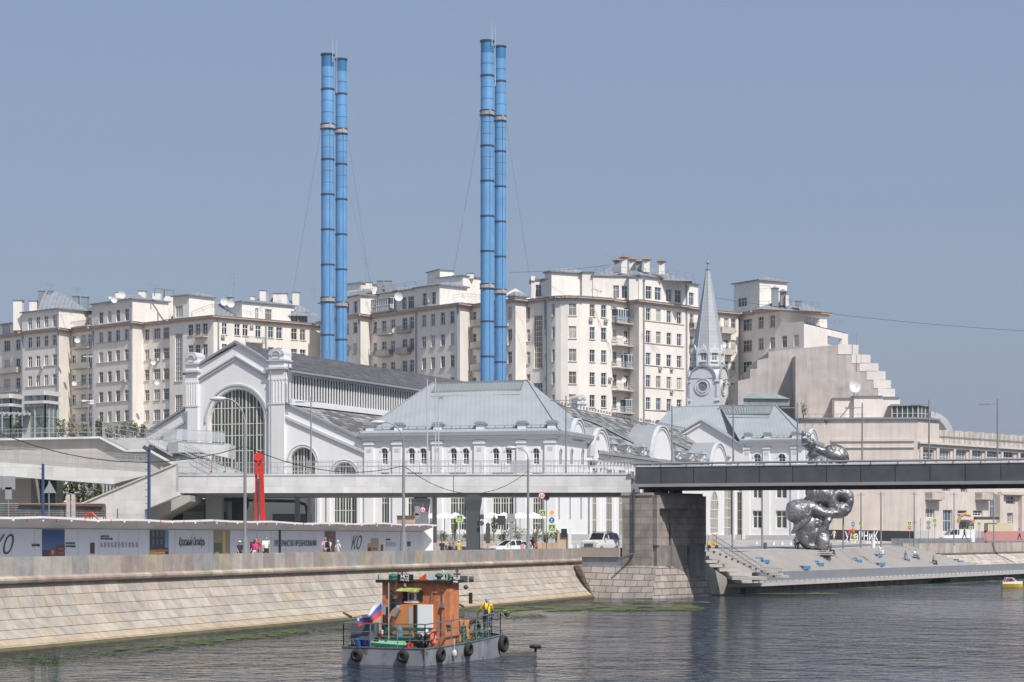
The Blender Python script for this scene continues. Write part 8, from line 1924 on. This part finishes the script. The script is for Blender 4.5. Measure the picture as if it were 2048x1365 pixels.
    if rack: mb = MB(); mb.bar((.6, -.55, H+.06), (-1.6, -.55, H+.06), .05); mb.bar((.6, .55, H+.06), (-1.6, .55, H+.06), .05); mb.build('roof_rail', [M_plastic], t)
    return t
q = G(1021, 201.5, ZS+.06)
car('parked_car', 'white hatchback with dark windows driving left past the dark bridge column', q, R(180+34), 4.35, 1.8, 1.5, .92, 1, [(2.15, .70), (1.75, .84), (1.0, .95), (0, .95), (-1.4, .98), (-2.1, .92)], [(1.05, .95, .72), (.25, 1.43, .58), (-.6, 1.5, .56), (-1.5, 1.32, .58), (-1.95, 1.0, .66)])
q = G(1201, 203, 4.2)
car('parked_car', 'white off-road car with barred grille parked left of the granite pier', q, R(180+58), 4.7, 1.9, 1.85, 1.15, 1, [(2.3, .98), (1.9, 1.1), (.9, 1.17), (0, 1.17), (-1.6, 1.17), (-2.3, 1.12)], [(.95, 1.17, .8), (.35, 1.78, .68), (-1.0, 1.85, .67), (-2.0, 1.78, .68), (-2.28, 1.17, .78)], 'bars', .38, True)
q = G(1914, 322, 4.68)
t = car('white_van', 'long white panel van behind the perforated fence on the right', q, R(180+8), 5.2, 2.0, 2.2, 1.35, 1, [(2.5, 1.0), (1.9, 1.25), (1.7, 1.35), (-2.4, 1.35), (-2.55, 1.3)], [(1.75, 1.35, .85), (1.05, 2.15, .8), (.6, 2.2, .8), (-.1, 2.2, .82), (-.2, 1.4, .85)], wheel=.35)
mb = MB(); mb.box((-1.3, 0, 1.3), 2.5, 1.9, .92); mb.build('cargo_body', [M_carw], t); t['category'] = 'van'

# ================= traffic signs =================
M_sy = mat('lime_sign', (.62, .78, .02), .5); M_sb = mat('blue_sign', (.02, .11, .42), .5); M_sw = mat('white_sign', (.75, .75, .75), .5); M_sr = mat('red_sign', (.6, .03, .03), .5); M_so = mat('amber_sign', (.80, .42, .02), .5); M_sg = mat('sign_back_grey', (.30, .31, .32), .6, .2); M_sk = mat('sign_black', (.02, .02, .02), .5)
def signpost(label, x, yb, yt, D, plates, r=.035, group='traffic signs on posts', cat='road sign'):
    b = P(x, yb, D); t = thing('road_sign', label, cat, b, group); k = D/F
    mb = MB(); mb.cyl(b, P(x, yt, D), r, r, 8); mb.build('post', [M_lamp], t)
    for i, (kind, px, py, s) in enumerate(plates):
        c = P(px, py, D-.06); s = s*k; mb = MB()
        def sq(h, o, m, w_=None): w_ = w_ or h; mb.hexa([c+Vector((-w_, -o, -h)), c+Vector((w_, -o, -h)), c+Vector((w_, -o+.015, -h)), c+Vector((-w_, -o+.015, -h)), c+Vector((-w_, -o, h)), c+Vector((w_, -o, h)), c+Vector((w_, -o+.015, h)), c+Vector((-w_, -o+.015, h))], m)
        def disc(rr, o, m): mb.cyl(c+Vector((0, -o+.015, 0)), c+Vector((0, -o, 0)), rr, rr, 20, m)
        def poly(pts, o, m): mb.prism([c+Vector((x_*s, -o, z_*s)) for x_, z_ in pts], (0, .01, 0), m)
        mats = [M_sy, M_sb, M_sw, M_sk]
        if kind == 'cross':
            sq(s, .02, 0); sq(s*.68, .03, 1); poly([(-.5, -.5), (.5, -.5), (0, .55)], .045, 2)
            poly([(-.04, -.15), (.1, -.15), (.06, .12), (-.1, .1)], .055, 3); poly([(-.2, -.45), (-.08, -.45), (.02, -.15), (-.06, -.12)], .055, 3); poly([(.1, -.45), (.24, -.42), (.1, -.12), (.02, -.15)], .055, 3)
        elif kind == 'diamond': poly([(0, -1), (1, 0), (0, 1), (-1, 0)], .02, 2); mats = [M_so, M_so, M_sw, M_sk]; poly([(0, -.66), (.66, 0), (0, .66), (-.66, 0)], .035, 0)
        elif kind == 'arrow': disc(s, .02, 1); poly([(-.12, -.6), (.12, -.6), (.12, .2), (.35, .2), (0, .62), (-.35, .2), (-.12, .2)], .04, 2)
        elif kind == 'noentry': disc(s, .02, 0); mats = [M_sr, M_sb, M_sw, M_sk]; poly([(-.62, -.18), (.62, -.18), (.62, .18), (-.62, .18)], .04, 2)
        elif kind == 'limit': disc(s, .02, 0); disc(s*.76, .03, 2); mats = [M_sr, M_sb, M_sw, M_sk]
        elif kind == 'bus': sq(s*1.3, .02, 1, s); sq(s*.6, .035, 2, s*.7); poly([(-.5, -.2), (.5, -.2), (.5, .3), (-.5, .3)], .05, 3)
        elif kind == 'backdisc': disc(s, .0, 0); mats = [M_sg]*4
        elif kind == 'darkdisc': disc(s, .0, 0); mats = [M_dcol]*4
        elif kind == 'backsq': sq(s, 0, 0); mats = [M_sg]*4
        elif kind == 'backtri': poly([(-1, -.8), (1, -.8), (0, 1)], 0, 0); mats = [M_sg]*4
        elif kind == 'darksq': sq(s, 0, 0, s*.85); mats = [M_dcol]*4
        elif kind == 'tallbox': sq(s, .0, 0, s*.3); mats = [M_dcol]*4
        elif kind == 'orangedisc': disc(s, 0, 0); mats = [mat('orange_beacon', (.75, .25, .03), .5)]*4
        elif kind == 'longback': sq(s, 0, 0, s*.55); mats = [M_sg]*4
        mb.build({'cross': 'crossing_plate', 'diamond': 'priority_plate', 'arrow': 'arrow_plate', 'noentry': 'no_entry_plate', 'limit': 'limit_plate', 'bus': 'bus_stop_plate'}.get(kind, 'plate_back'), mats, t)
        if kind == 'limit': text('3,5', t, M_sk, c+Vector((-s*.5, -.05, -s*.33)), s*.95, 0, wdt=s)
    return t
SG = [
 ('crosswalk sign left of the dark bridge column', 919.5, 1104, 1020, 199, [('cross', 919.5, 1037, 7), ('arrow', 917, 1024, 3)]),
 ('crosswalk sign under the red limit disc, behind the tall lamp post', 1085, 1104, 985, 200, [('cross', 1085.5, 1027, 6.6), ('limit', 1083.5, 991.5, 7)]),
 ('dark back of a round sign beside the red limit disc', 1093, 1104, 990, 201, [('darkdisc', 1093, 996, 6)]),
 ('post with yellow diamond, blue arrow disc and lower crosswalk sign', 1104, 1104, 1018, 200, [('diamond', 1104, 1025.5, 8), ('arrow', 1103.5, 1041, 5.5), ('cross', 1104, 1056, 8)]),
 ('grey square sign back with two round backs in front of the hatchback', 1021.5, 1104, 1028, 196, [('backsq', 1022, 1036, 8), ('backdisc', 1023, 1052, 6), ('backdisc', 1022, 1064, 6)]),
 ('black square board between the dark column and the grey sign backs', 1003, 1095, 1032, 215, [('darksq', 1003, 1041, 9.5)]),
 ('dark round signal head over a tall dark box right of the bridge column', 976, 1104, 1045, 198, [('darkdisc', 976, 1051, 4.8), ('tallbox', 976, 1071, 16)]),
 ('dark diamond and disc sign backs on the right edge of the bridge column', 964, 1100, 1020, 198.5, [('darkdisc', 963, 1047, 5), ('darksq', 964, 1034, 4.6)]),
 ('grey round sign back left of the crosswalk sign by the column', 905.5, 1104, 1050, 200, [('backdisc', 905.5, 1056, 3.6), ('longback', 906, 1090, 8)]),
 ('round red limit sign on the pale column left of the dark one', 845.5, 1060, 1008, 185, [('limit', 845.5, 1020, 6), ('backdisc', 833, 1033, 6), ('longback', 835, 1022, 9)]),
 ('big triangular sign back above the hoarding at the left', 98, 1112, 962, 125, [('backtri', 99.5, 976, 13)]),
 ('large square sign backs cut by the left edge', 17, 1044, 960, 126, [('backsq', 17, 966, 13.5), ('longback', 17, 987, 12), ('backsq', -8, 964, 12)]),
 ('crosswalk and no-entry signs at the left end of the perforated fence', 1819, 1093, 1044, 290, [('cross', 1819, 1047, 4.5), ('noentry', 1819, 1056, 3.4)]),
 ('triangular sign back right of the crosswalk and no-entry post', 1829, 1090, 1036, 291, [('backtri', 1829, 1044, 4.5)]),
 ('crosswalk sign over two round backs above the grey site panel', 1869.5, 1092, 1036, 296, [('cross', 1869.5, 1042, 4.3), ('backdisc', 1870, 1051, 3)]),
 ('two round sign backs left of the crosswalk sign over the grey site panel', 1857, 1092, 1042, 295, [('backdisc', 1857, 1046, 4.4), ('backdisc', 1857, 1055.5, 4.4)]),
 ('narrow edge-on lime sign between the triangle and the round backs', 1841, 1090, 1036, 300, [('cross', 1841, 1049, 1.8)]),
 ('post with yellow diamond, blue arrow and crosswalk sign above the white van', 1941.5, 1080, 1036, 318, [('diamond', 1941.5, 1038.5, 4), ('arrow', 1941.5, 1047.5, 3.2), ('cross', 1941.5, 1056.5, 4), ('orangedisc', 1947, 1043, 3.4)]),
 ('crosswalk sign right of the white van roof', 1958, 1080, 1044, 322, [('cross', 1958, 1048.5, 4.2)]),
 ('blue bus stop sign at the lettering on the black hoarding', 1706, 1088, 1040, 330, [('bus', 1706, 1049, 3.1)]),
 ('lime crosswalk sign right of the bus stop sign', 1722.5, 1088, 1040, 334, [('cross', 1721, 1047.5, 4)])]
for lab, x, yb, yt, D, pl_ in SG: signpost(lab, x, yb, yt, D, pl_)
# ================= street things =================
def simple(name, label, cat, fn, mats, org, group=None): mb = MB(); fn(mb); return mb.build(name, mats, org=org, label=label, cat=cat, group=group)
a = P(1746.5, 1097, 256); simple('advertising_column', 'white round advertising column on the plaza under the lettering', 'column', lambda mb: (mb.cyl(a, a+Vector((0, 0, 1.15)), .24, .24, 18), mb.cyl(a+Vector((0, 0, 1.15)), a+Vector((0, 0, 1.22)), .28, .28, 18)), [M_sw], a)
a2_ = P(1530.5, 1100, 240); simple('litter_bin', 'round steel litter bin beside the plaza lamp pole left of the sculpture', 'litter bin', lambda mb: (mb.cyl(a2_, a2_+Vector((0, 0, .78)), .2, .2, 16), mb.cyl(a2_+Vector((0, 0, .8)), a2_+Vector((0, 0, .84)), .22, .22, 16)), [mat('bin_steel', (.16, .17, .18), .4, .6)], a2_)
bl = [(x, 1088, 318, 'left') for x in range(1658, 1700, 6)]+[(x, 1089, 312, 'right') for x in (1703, 1709, 1733, 1739, 1745, 1751, 1757)]
for i, (x, y, D, s_) in enumerate(bl):
    c = P(x, y, D); lab = 'white concrete bollard block in the row before the black hoarding'
    simple('bollard', lab, 'bollard', lambda mb: (mb.cyl(c, c+Vector((0, 0, .38)), .2, .18, 12),), [M_wh], c, 'white bollard blocks before the black hoarding')
for i, (x, D) in enumerate([(1513, 262), (1547, 262), (1564, 263), (1581, 264)]+[(1118+i*12.2, 216) for i in range(6)]):
    y = 1091 if D > 250 else 1098; c = P(x, y, D); g = i < 4
    simple('bollard', 'white bollard block on the road edge left of the sculpture' if g else 'white bollard block in the row between the tan kiosk and the off-road car', 'bollard', lambda mb: (mb.cyl(c, c+Vector((0, 0, .42)), .17, .16, 12),), [M_wh], c, 'white bollards left of the sculpture' if g else 'white bollards by the tan kiosk')
M_tan = mat('tan_board', (.52, .38, .27), .8, var=.06)
k_ = thing('information_stand', 'tan information stand with a dark screen and a white poster beside it', 'information stand', G(1128, 201, ZS))
mb = MB(); c = G(1125, 201, ZS); mb.box(c, .98, .5, 2.2); mb.build('cabinet', [M_tan], k_); mb = MB(); mb.hexa([P(1122, 1075, 200.6), P(1134, 1075, 200.6), P(1134, 1075, 200.7), P(1122, 1075, 200.7), P(1122, 1058, 200.6), P(1134, 1058, 200.6), P(1134, 1058, 200.7), P(1122, 1058, 200.7)])
mb.build('screen', [mat('screen_dark', (.03, .035, .045), .3)], k_); mb = MB(); mb.hexa([P(1137, 1098, 200.4), P(1143, 1098, 200.4), P(1143, 1098, 200.6), P(1137, 1098, 200.6), P(1137, 1056, 200.4), P(1143, 1056, 200.4), P(1143, 1056, 200.6), P(1137, 1056, 200.6)]); mb.build('poster', [M_sw], k_)
pk = thing('planter', 'long low tan planter wall in front of the cafe terrace', 'planter', G(990, 222, ZS)); mb = MB()
for x0, x1, D, y0, y1 in ((855, 925, 222, 1083, 1101), (925, 1130, 221, 1086, 1101), (1088, 1126, 216, 1086, 1101)): a, b = P(x0, y1, D), P(x1, y1, D); mb.box((a+b)/2, (b-a).length, 1.2, (y1-y0)/F*D)
mb.build('box', [M_tan], pk)
bb = thing('bench_wall', 'low grey wall bench behind the parapet left of the dark column', 'bench', G(870, 196, ZS)); mb = MB(); a = P(856, 1100, 197); b = P(880, 1100, 197); mb.box((a+b)/2, 1.8, .6, .65); mb.box(P(877, 1104, 196), .8, .5, .55); mb.build('seat', [M_pave], bb)
cp = thing('counter', 'tan wooden counter on the shed roof beside the pale column', 'counter', G(810, 190, 5)); mb = MB(); mb.hexa([P(794, 1048, 182), P(830, 1048, 182), P(830, 1048, 184), P(794, 1048, 184), P(794, 1033, 182), P(830, 1033, 182), P(830, 1033, 184), P(794, 1033, 184)]); mb.build('front', [mat('wood_counter', (.36, .27, .21), .8, var=.15)], cp)
mb = MB(); mb.hexa([P(793, 1033, 181.8), P(831, 1033, 181.8), P(831, 1033, 184), P(793, 1033, 184), P(793, 1031.5, 181.8), P(831, 1031.5, 181.8), P(831, 1031.5, 184), P(793, 1031.5, 184)]); mb.box(P(812, 1106, 183), 1.5, 1.6, 58/F*183); mb.build('worktop', [M_rust, M_plinth], cp)
for i, (x, w_, D, lab) in enumerate(((866, 34, 240, 'leftmost white cafe parasol, beside the pale column'), (889, 46, 238, 'white cafe parasol above the planter bushes left of the dark column'), (911, 40, 241, 'white cafe parasol directly left of the dark column'), (984, 56, 238, 'first white cafe parasol right of the dark column'), (1008, 48, 241, 'white cafe parasol behind the grey square sign back'), (1040, 56, 239, 'white cafe parasol left of the tall lamp post'), (1067, 50, 237, 'rightmost white cafe parasol, under the red limit disc'))):
    b = G(x, D, 5.0); t = thing('cafe_parasol', lab, 'parasol', b, 'white cafe parasols in front of the pavilion'); h = w_/2/F*D; top = P(x, 1025, D); e = zy(1035.5, D); mb = MB()
    cs = [Vector((top.x-h, D-h*.8, e)), Vector((top.x+h, D-h*.8, e)), Vector((top.x+h, D+h*.8, e)), Vector((top.x-h, D+h*.8, e))]
    for k in range(4): mb.face([cs[k], cs[(k+1) % 4], top]); mb.face([cs[k], cs[(k+1) % 4], cs[(k+1) % 4]-Vector((0, 0, .14)), cs[k]-Vector((0, 0, .14))])
    mb.build('canopy', [mat('parasol_white', (.80, .80, .80), .8)], t); mb = MB(); mb.cyl(b, top, .04, .04, 8); mb.build('pole', [M_lamp], t)
ct = thing('vendor_cart', 'small yellow vendor cart with a pale awning at the top of the stair slabs', 'cart', P(1425, 1098, 220))
mb = MB(); c = P(1425, 1098, 220); mb.box(c+Vector((0, 0, .2)), 1.1, .7, .62); mb.build('box', [mat('yellow_cart', (.60, .42, .13), .6, var=.2, vscale=5)], ct)
mb = MB()
for s in (-.4, .4): mb.cyl(c+Vector((s, -.38, .2)), c+Vector((s, -.32, .2)), .2, .2, 14); mb.bar(c+Vector((s, 0, .8)), c+Vector((s, 0, 1.5)), .04)
mb.build('wheel', [M_tyre], ct); mb = MB(); mb.hexa([c+Vector((-.6, -.45, 1.4)), c+Vector((.55, -.45, 1.55)), c+Vector((.55, .45, 1.55)), c+Vector((-.6, .45, 1.4)), c+Vector((-.5, -.35, 1.6)), c+Vector((.5, -.35, 1.72)), c+Vector((.5, .35, 1.72)), c+Vector((-.5, .35, 1.6))]); mb.build('awning', [mat('cream_awning', (.62, .52, .46), .8)], ct)
rh = thing('red_hoarding', 'faded pink and grey site hoarding at the right edge behind the fence', 'hoarding', G(1990, 330, 4.7)); mb = MB()
for i, (x0, x1) in enumerate(((1944, 1962), (1962, 1990), (1990, 2018), (2018, 2060))): a, b = P(x0, 1082, 328), P(x1, 1082, 328); mb.hexa([a, b, b+Vector((0, .1, 0)), a+Vector((0, .1, 0))]+[q+Vector((0, 0, 1.5)) for q in (a, b, b+Vector((0, .1, 0)), a+Vector((0, .1, 0)))], 0 if i else 1)
mb.build('board', [mat('faded_pink', (.50, .24, .23), .8, var=.08), M_plinth], rh)
yh = thing('site_cabin', 'pale yellow site cabin with a dark lean-to by the right edge', 'cabin', G(1985, 345, 5)); mb = MB(); a, b = P(1972, 1066, 342), P(2022, 1066, 342); mb.box((a+b)/2, (b-a).length, 3, 1.6); mb.build('wall', [mat('pale_yellow', (.60, .53, .37), .8)], yh)
mb = MB(); a, b = P(1950, 1068, 341), P(1996, 1068, 341); mb.box((a+b)/2+Vector((0, 0, 2.3)), (b-a).length, 2, .45); mb.build('lean_to', [mat('dark_green_sheet', (.06, .075, .075), .6)], yh)
gt = thing('concrete_block_gate', 'grey latticed concrete blocks before the dark opening of the pink building', 'barrier', G(1930, 343, 5)); mb = MB()
for i in range(5):
    for j in range(4): mb.box(P(1922+i*5.3, 1063-j*4.9, 343), .34, .3, .3)
mb.hexa([P(1918, 1064, 343.4), P(1948, 1064, 343.4), P(1948, 1064, 343.8), P(1918, 1064, 343.8), P(1918, 1040, 343.4), P(1948, 1040, 343.4), P(1948, 1040, 343.8), P(1918, 1040, 343.8)], 0); mb.build('blocks', [mat('dark_block', (.14, .125, .12), .9)], gt)
ar = thing('excavator', 'yellow excavator arm raised beside the concrete blocks', 'excavator', P(1925, 1050, 342)); mb = MB(); mb.tube([P(1916, 1046, 342), P(1921, 1032, 342), P(1930, 1029, 342), P(1941, 1031, 342)], .28, 8); mb.build('arm', [mat('excavator_yellow', (.50, .33, .13), .6, var=.2)], ar)
for i, (x, dx, lab) in enumerate(((423, 0, 'red kick scooter, left one of three on the white deck'), (450.5, 0, 'dark red kick scooter, middle one of three on the white deck'), (474, 0, 'yellow kick scooter, right one of three on the white deck'))):
    b = P(x, 946, 205); t = thing('kick_scooter', lab, 'scooter', b, 'kick scooters on the footbridge deck'); mb = MB(); mb.bar(b+Vector((0, 0, .1)), b+Vector((.06, 0, 1.0)), .07); mb.bar(b+Vector((-.2, 0, 1.0)), b+Vector((.25, 0, 1.0)), .06)
    mb.build('handlebar', [mat(('scooter_red', 'scooter_dark_red', 'scooter_yellow')[i], ((.6, .05, .05), (.35, .04, .05), (.7, .45, .05))[i], .5)], t); mb = MB(); mb.bar(b+Vector((0, 0, .1)), b+Vector((-.25, .7, .1)), .14, .05); mb.cyl(b+Vector((-.03, 0, .1)), b+Vector((.03, 0, .1)), .1); mb.build('footboard', [M_tyre], t)

# ================= plants =================
def leafmat(name, c): return mat(name, (1, 1, 1), .7, usecol=True)
M_leaf = leafmat('leaves', None); M_bark = mat('bark', (.10, .075, .05), .9, var=.3, vscale=3)
def foliage(c, rx, ry, rz_, n, size, cols, clumps=9, seed=0):
    r = random.Random(seed); mb = MB(); cl = []
    for _ in range(clumps):
        a = r.uniform(0, 6.28); u = r.uniform(.0, .8); cl.append((Vector((rx*u*math.cos(a), ry*u*math.sin(a), r.uniform(-.6, .75)*rz_)), r.uniform(.35, .6), r.choice(cols)))
    for _ in range(n):
        o, k, col = r.choice(cl); d = Vector((r.gauss(0, 1), r.gauss(0, 1), r.gauss(0, 1))).normalized()*r.uniform(.5, 1)**.6
        p = Vector(c)+o+Vector((d.x*rx*k, d.y*ry*k, d.z*rz_*k)); u = Vector((r.gauss(0, 1), r.gauss(0, 1), r.gauss(0, .6))).normalized(); v = u.cross(Vector((r.gauss(0, 1), r.gauss(0, 1), r.gauss(0, 1)))).normalized(); s = size*r.uniform(.6, 1.3); f = r.uniform(.75, 1.3)
        mb.face([p-u*s, p+v*s*.45, p+u*s, p-v*s*.45], 0, tuple(x*f for x in col))
    return mb
GR = [(.06, .11, .025), (.09, .15, .035), (.045, .085, .02)]; OL = [(.13, .15, .05), (.10, .13, .04), (.17, .15, .07)]; DRY = [(.30, .22, .10), (.25, .19, .09), (.14, .16, .05)]
def shrub(name, label, x, yb, yt, w_, D, cols, n=500, cat='shrub', group=None, size=.09, trunk=True):
    b = P(x, yb, D); h = (yb-yt)/F*D; rx = w_/2/F*D; t = thing(name, label, cat, b, group); foliage(b+Vector((0, 0, h*.55)), rx, rx*.8, h*.5, n, size, cols, 10, int(x)).build('foliage' if cat != 'tree' else 'crown', [M_leaf], t, uv=False)
    if trunk:
        mb = MB()
        for k in range(4 if cat != 'tree' else 1): mb.cyl(b+Vector((0, 0, -.05)), b+Vector((rng.uniform(-.4, .4)*rx, rng.uniform(-.3, .3)*rx, h*.7)), .04 if cat != 'tree' else .18, .015 if cat != 'tree' else .06, 6)
        mb.build('stem' if cat != 'tree' else 'trunk', [M_bark], t)
for x, yb, yt, w_, D, cols, lab in ((872, 1088, 1040, 32, 224, OL, 'tall olive shrub beside the pale column'), (889, 1088, 1062, 36, 223, GR, 'low green shrub left of the crosswalk sign by the column'), (910, 1088, 1040, 16, 226, GR, 'narrow green climber behind the crosswalk sign'), (935, 1090, 1068, 26, 222, OL, 'low olive shrub half hidden by the dark column'),
   (974, 1088, 1068, 26, 223, DRY, 'dry brown grass clump right of the dark column'), (988, 1088, 1035, 12, 226, GR, 'slim green climber left of the black board'), (1008, 1088, 1060, 24, 222, GR, 'bright green shrub above the hatchback roof'), (1037, 1088, 1052, 40, 224, DRY+OL, 'big brownish shrub left of the tall lamp post'),
   (1070, 1090, 1055, 28, 222, OL, 'grey-green shrub right of the tall lamp post'), (1092, 1090, 1066, 26, 218, GR, 'rounded green shrub left of the tan stand'), (1112, 1090, 1058, 22, 218, OL+GR, 'dark shrub behind the tan stand'), (860, 1094, 1080, 14, 200, OL, 'small low shrub at the hoarding end')):
    shrub('shrub', lab, x, yb, yt, w_, D, cols, 420, group='shrubs of the cafe planters')
for i, (x, yt, w_) in enumerate(((124, 842, 30), (148, 850, 34), (172, 851, 30), (197, 843, 24), (220, 852, 26), (245, 848, 30), (266, 845, 26), (286, 846, 26), (36, 850, 24))):
    shrub('bush', 'leafy bush behind the upper railing, number %s from the left lift shaft' % ('one two three four five six seven eight nine'.split()[i]) if False else ('leafy bush behind the upper railing '+('just right of the tall lift shaft', 'left of the thin camera mast', 'at the foot of the thin camera mast', 'taller one right of the camera mast', 'just left of the person in black', 'just right of the person in black', 'second right of the person in black', 'rightmost, by the white gable slope', 'between the two lift shafts')[i]), x, 884, yt, w_, 222, GR+OL, 520, group='bushes behind the upper railing', size=.12)
for x, yb, yt, w_, lab in ((130, 1045, 955, 50, 'dark green tree seen under the ramp, left one'), (165, 1045, 950, 50, 'dark green tree seen under the ramp, middle one'), (198, 1045, 955, 50, 'dark green tree seen under the ramp, right one')):
    shrub('tree', lab, x, yb, yt, w_, 240, [(.05, .085, .025), (.03, .06, .02), (.07, .12, .03)], 1500, 'tree', 'trees seen under the ramp', .16)
simple('brick_wall', 'low red brick wall glimpsed under the ramp', 'wall', lambda mb: mb.box(P(130, 1045, 232), 5, .5, 1.4*1.6), [mat('red_brick', (.36, .13, .09), .9)], P(130, 1045, 232))
shrub('weed', 'small green weed clinging to the edge of the pink building', 1652, 850, 836, 14, 349, GR, 120, 'plant', None, .12, False)
shrub('young_tree', 'sapling growing on the ledge of the stepped grey wall', 1607, 838, 806, 16, 352, OL, 160, 'plant', None, .16)
# water plants and floating weed
def wpt(px, py): D = F*CAMZ/(py-HZ); return G(px, D, .02)
wp = thing('water_plant', 'clump of leafy green water plants in the near left corner', 'water plant', wpt(92, 1335)); mb = MB()
r = random.Random(5)
for k in range(70):
    x = r.choice((68, 90, 106, 112))+r.gauss(0, 6); p = wpt(x, 1335+r.gauss(0, 2)); h = r.uniform(.05, .34); q = p+Vector((r.uniform(-.08, .08), 0, h)); mb.bar(p, q, .012, col=(.05, .11, .02)); s = r.uniform(.04, .085); c = r.choice(GR)
    for d in (-1, 1): mb.face([q, q+Vector((d*s*.6, -s*.5, s*.3)), q+Vector((d*s*1.4, 0, s*.1)), q+Vector((d*s*.6, s*.5, s*.2))], 0, tuple(v*1.3 for v in c))
for k in range(16): x = 60+r.gauss(0, 6); p = wpt(x, 1332); mb.bar(p, p+Vector((r.uniform(-.3, .3), 0, r.uniform(.15, .4))), .012, col=(.05, .1, .02))
mb.build('stem_and_leaf', [M_leaf], wp, uv=False)
mb = MB(); r = random.Random(11); CW = [(.10, .13, .03), (.14, .18, .04), (.07, .09, .025), (.05, .06, .025)]
def weed(x0, x1, f, spread, n, smin, smax):
    for _ in range(n):
        x = r.uniform(x0, x1); g = noise.noise(Vector((x*.02, f(x)*.1, 3)))
        y = f(x)+r.gauss(0, spread)+g*spread*.8
        if noise.noise(Vector((x*.035, y*.35, 1.7))) < -.12: continue
        p = wpt(x, y); s = r.uniform(smin, smax); c = r.choice(CW); k = r.uniform(.8, 1.2); m_ = 6; a0 = r.uniform(0, 6)
        mb.face([p+Vector((s*1.5*(.7+.5*r.random())*math.cos(a0+6.283*i/m_), s*(.7+.5*r.random())*math.sin(a0+6.283*i/m_), r.uniform(0, .015))) for i in range(m_)], 0, tuple(v*k for v in c))
weed(915, 1400, lambda x: 1219-(x-915)*.006, 1.9, 5200, .12, .42); weed(915, 1090, lambda x: 1233, 2.2, 500, .06, .2); weed(1190, 1420, lambda x: 1206, 1.2, 500, .1, .3)
weed(230, 620, lambda x: 1302-(x-230)*.1, 3.0, 1500, .05, .2); weed(10, 300, lambda x: 1318-(x-10)*.05, 4.5, 380, .03, .11); weed(420, 700, lambda x: 1279-(x-420)*.085, 1.5, 700, .05, .16)
weed(0, 230, lambda x: 1322-x*.07, 7, 160, .03, .08); weed(1430, 1680, lambda x: 1190.5-(x-1430)*.012, .6, 1400, .1, .4); weed(1700, 2050, lambda x: 1178-(x-1700)*.05, .7, 700, .1, .35)
mb.build('floating_weed', [M_leaf], org=wpt(1100, 1218), label='patches of floating green weed and algae along the embankment foot', cat='water weed', kind='stuff', uv=False)
# a thin summer haze round everything
HAZE = True
if HAZE:
    hz_ = bpy.data.materials.new('haze'); hz_.use_nodes = True; n_ = hz_.node_tree; n_.nodes.remove(n_.nodes['Principled BSDF'])
    pv_ = n_.nodes.new('ShaderNodeVolumePrincipled'); pv_.inputs['Color'].default_value = (.86, .90, .96, 1); pv_.inputs['Density'].default_value = .00013; pv_.inputs['Anisotropy'].default_value = .25
    n_.links.new(pv_.outputs[0], n_.nodes['Material Output'].inputs['Volume'])
    mb = MB(); mb.box((0, 2400, -2), 7600, 5500, 130); mb.build('haze', [hz_], kind='stuff', uv=False)
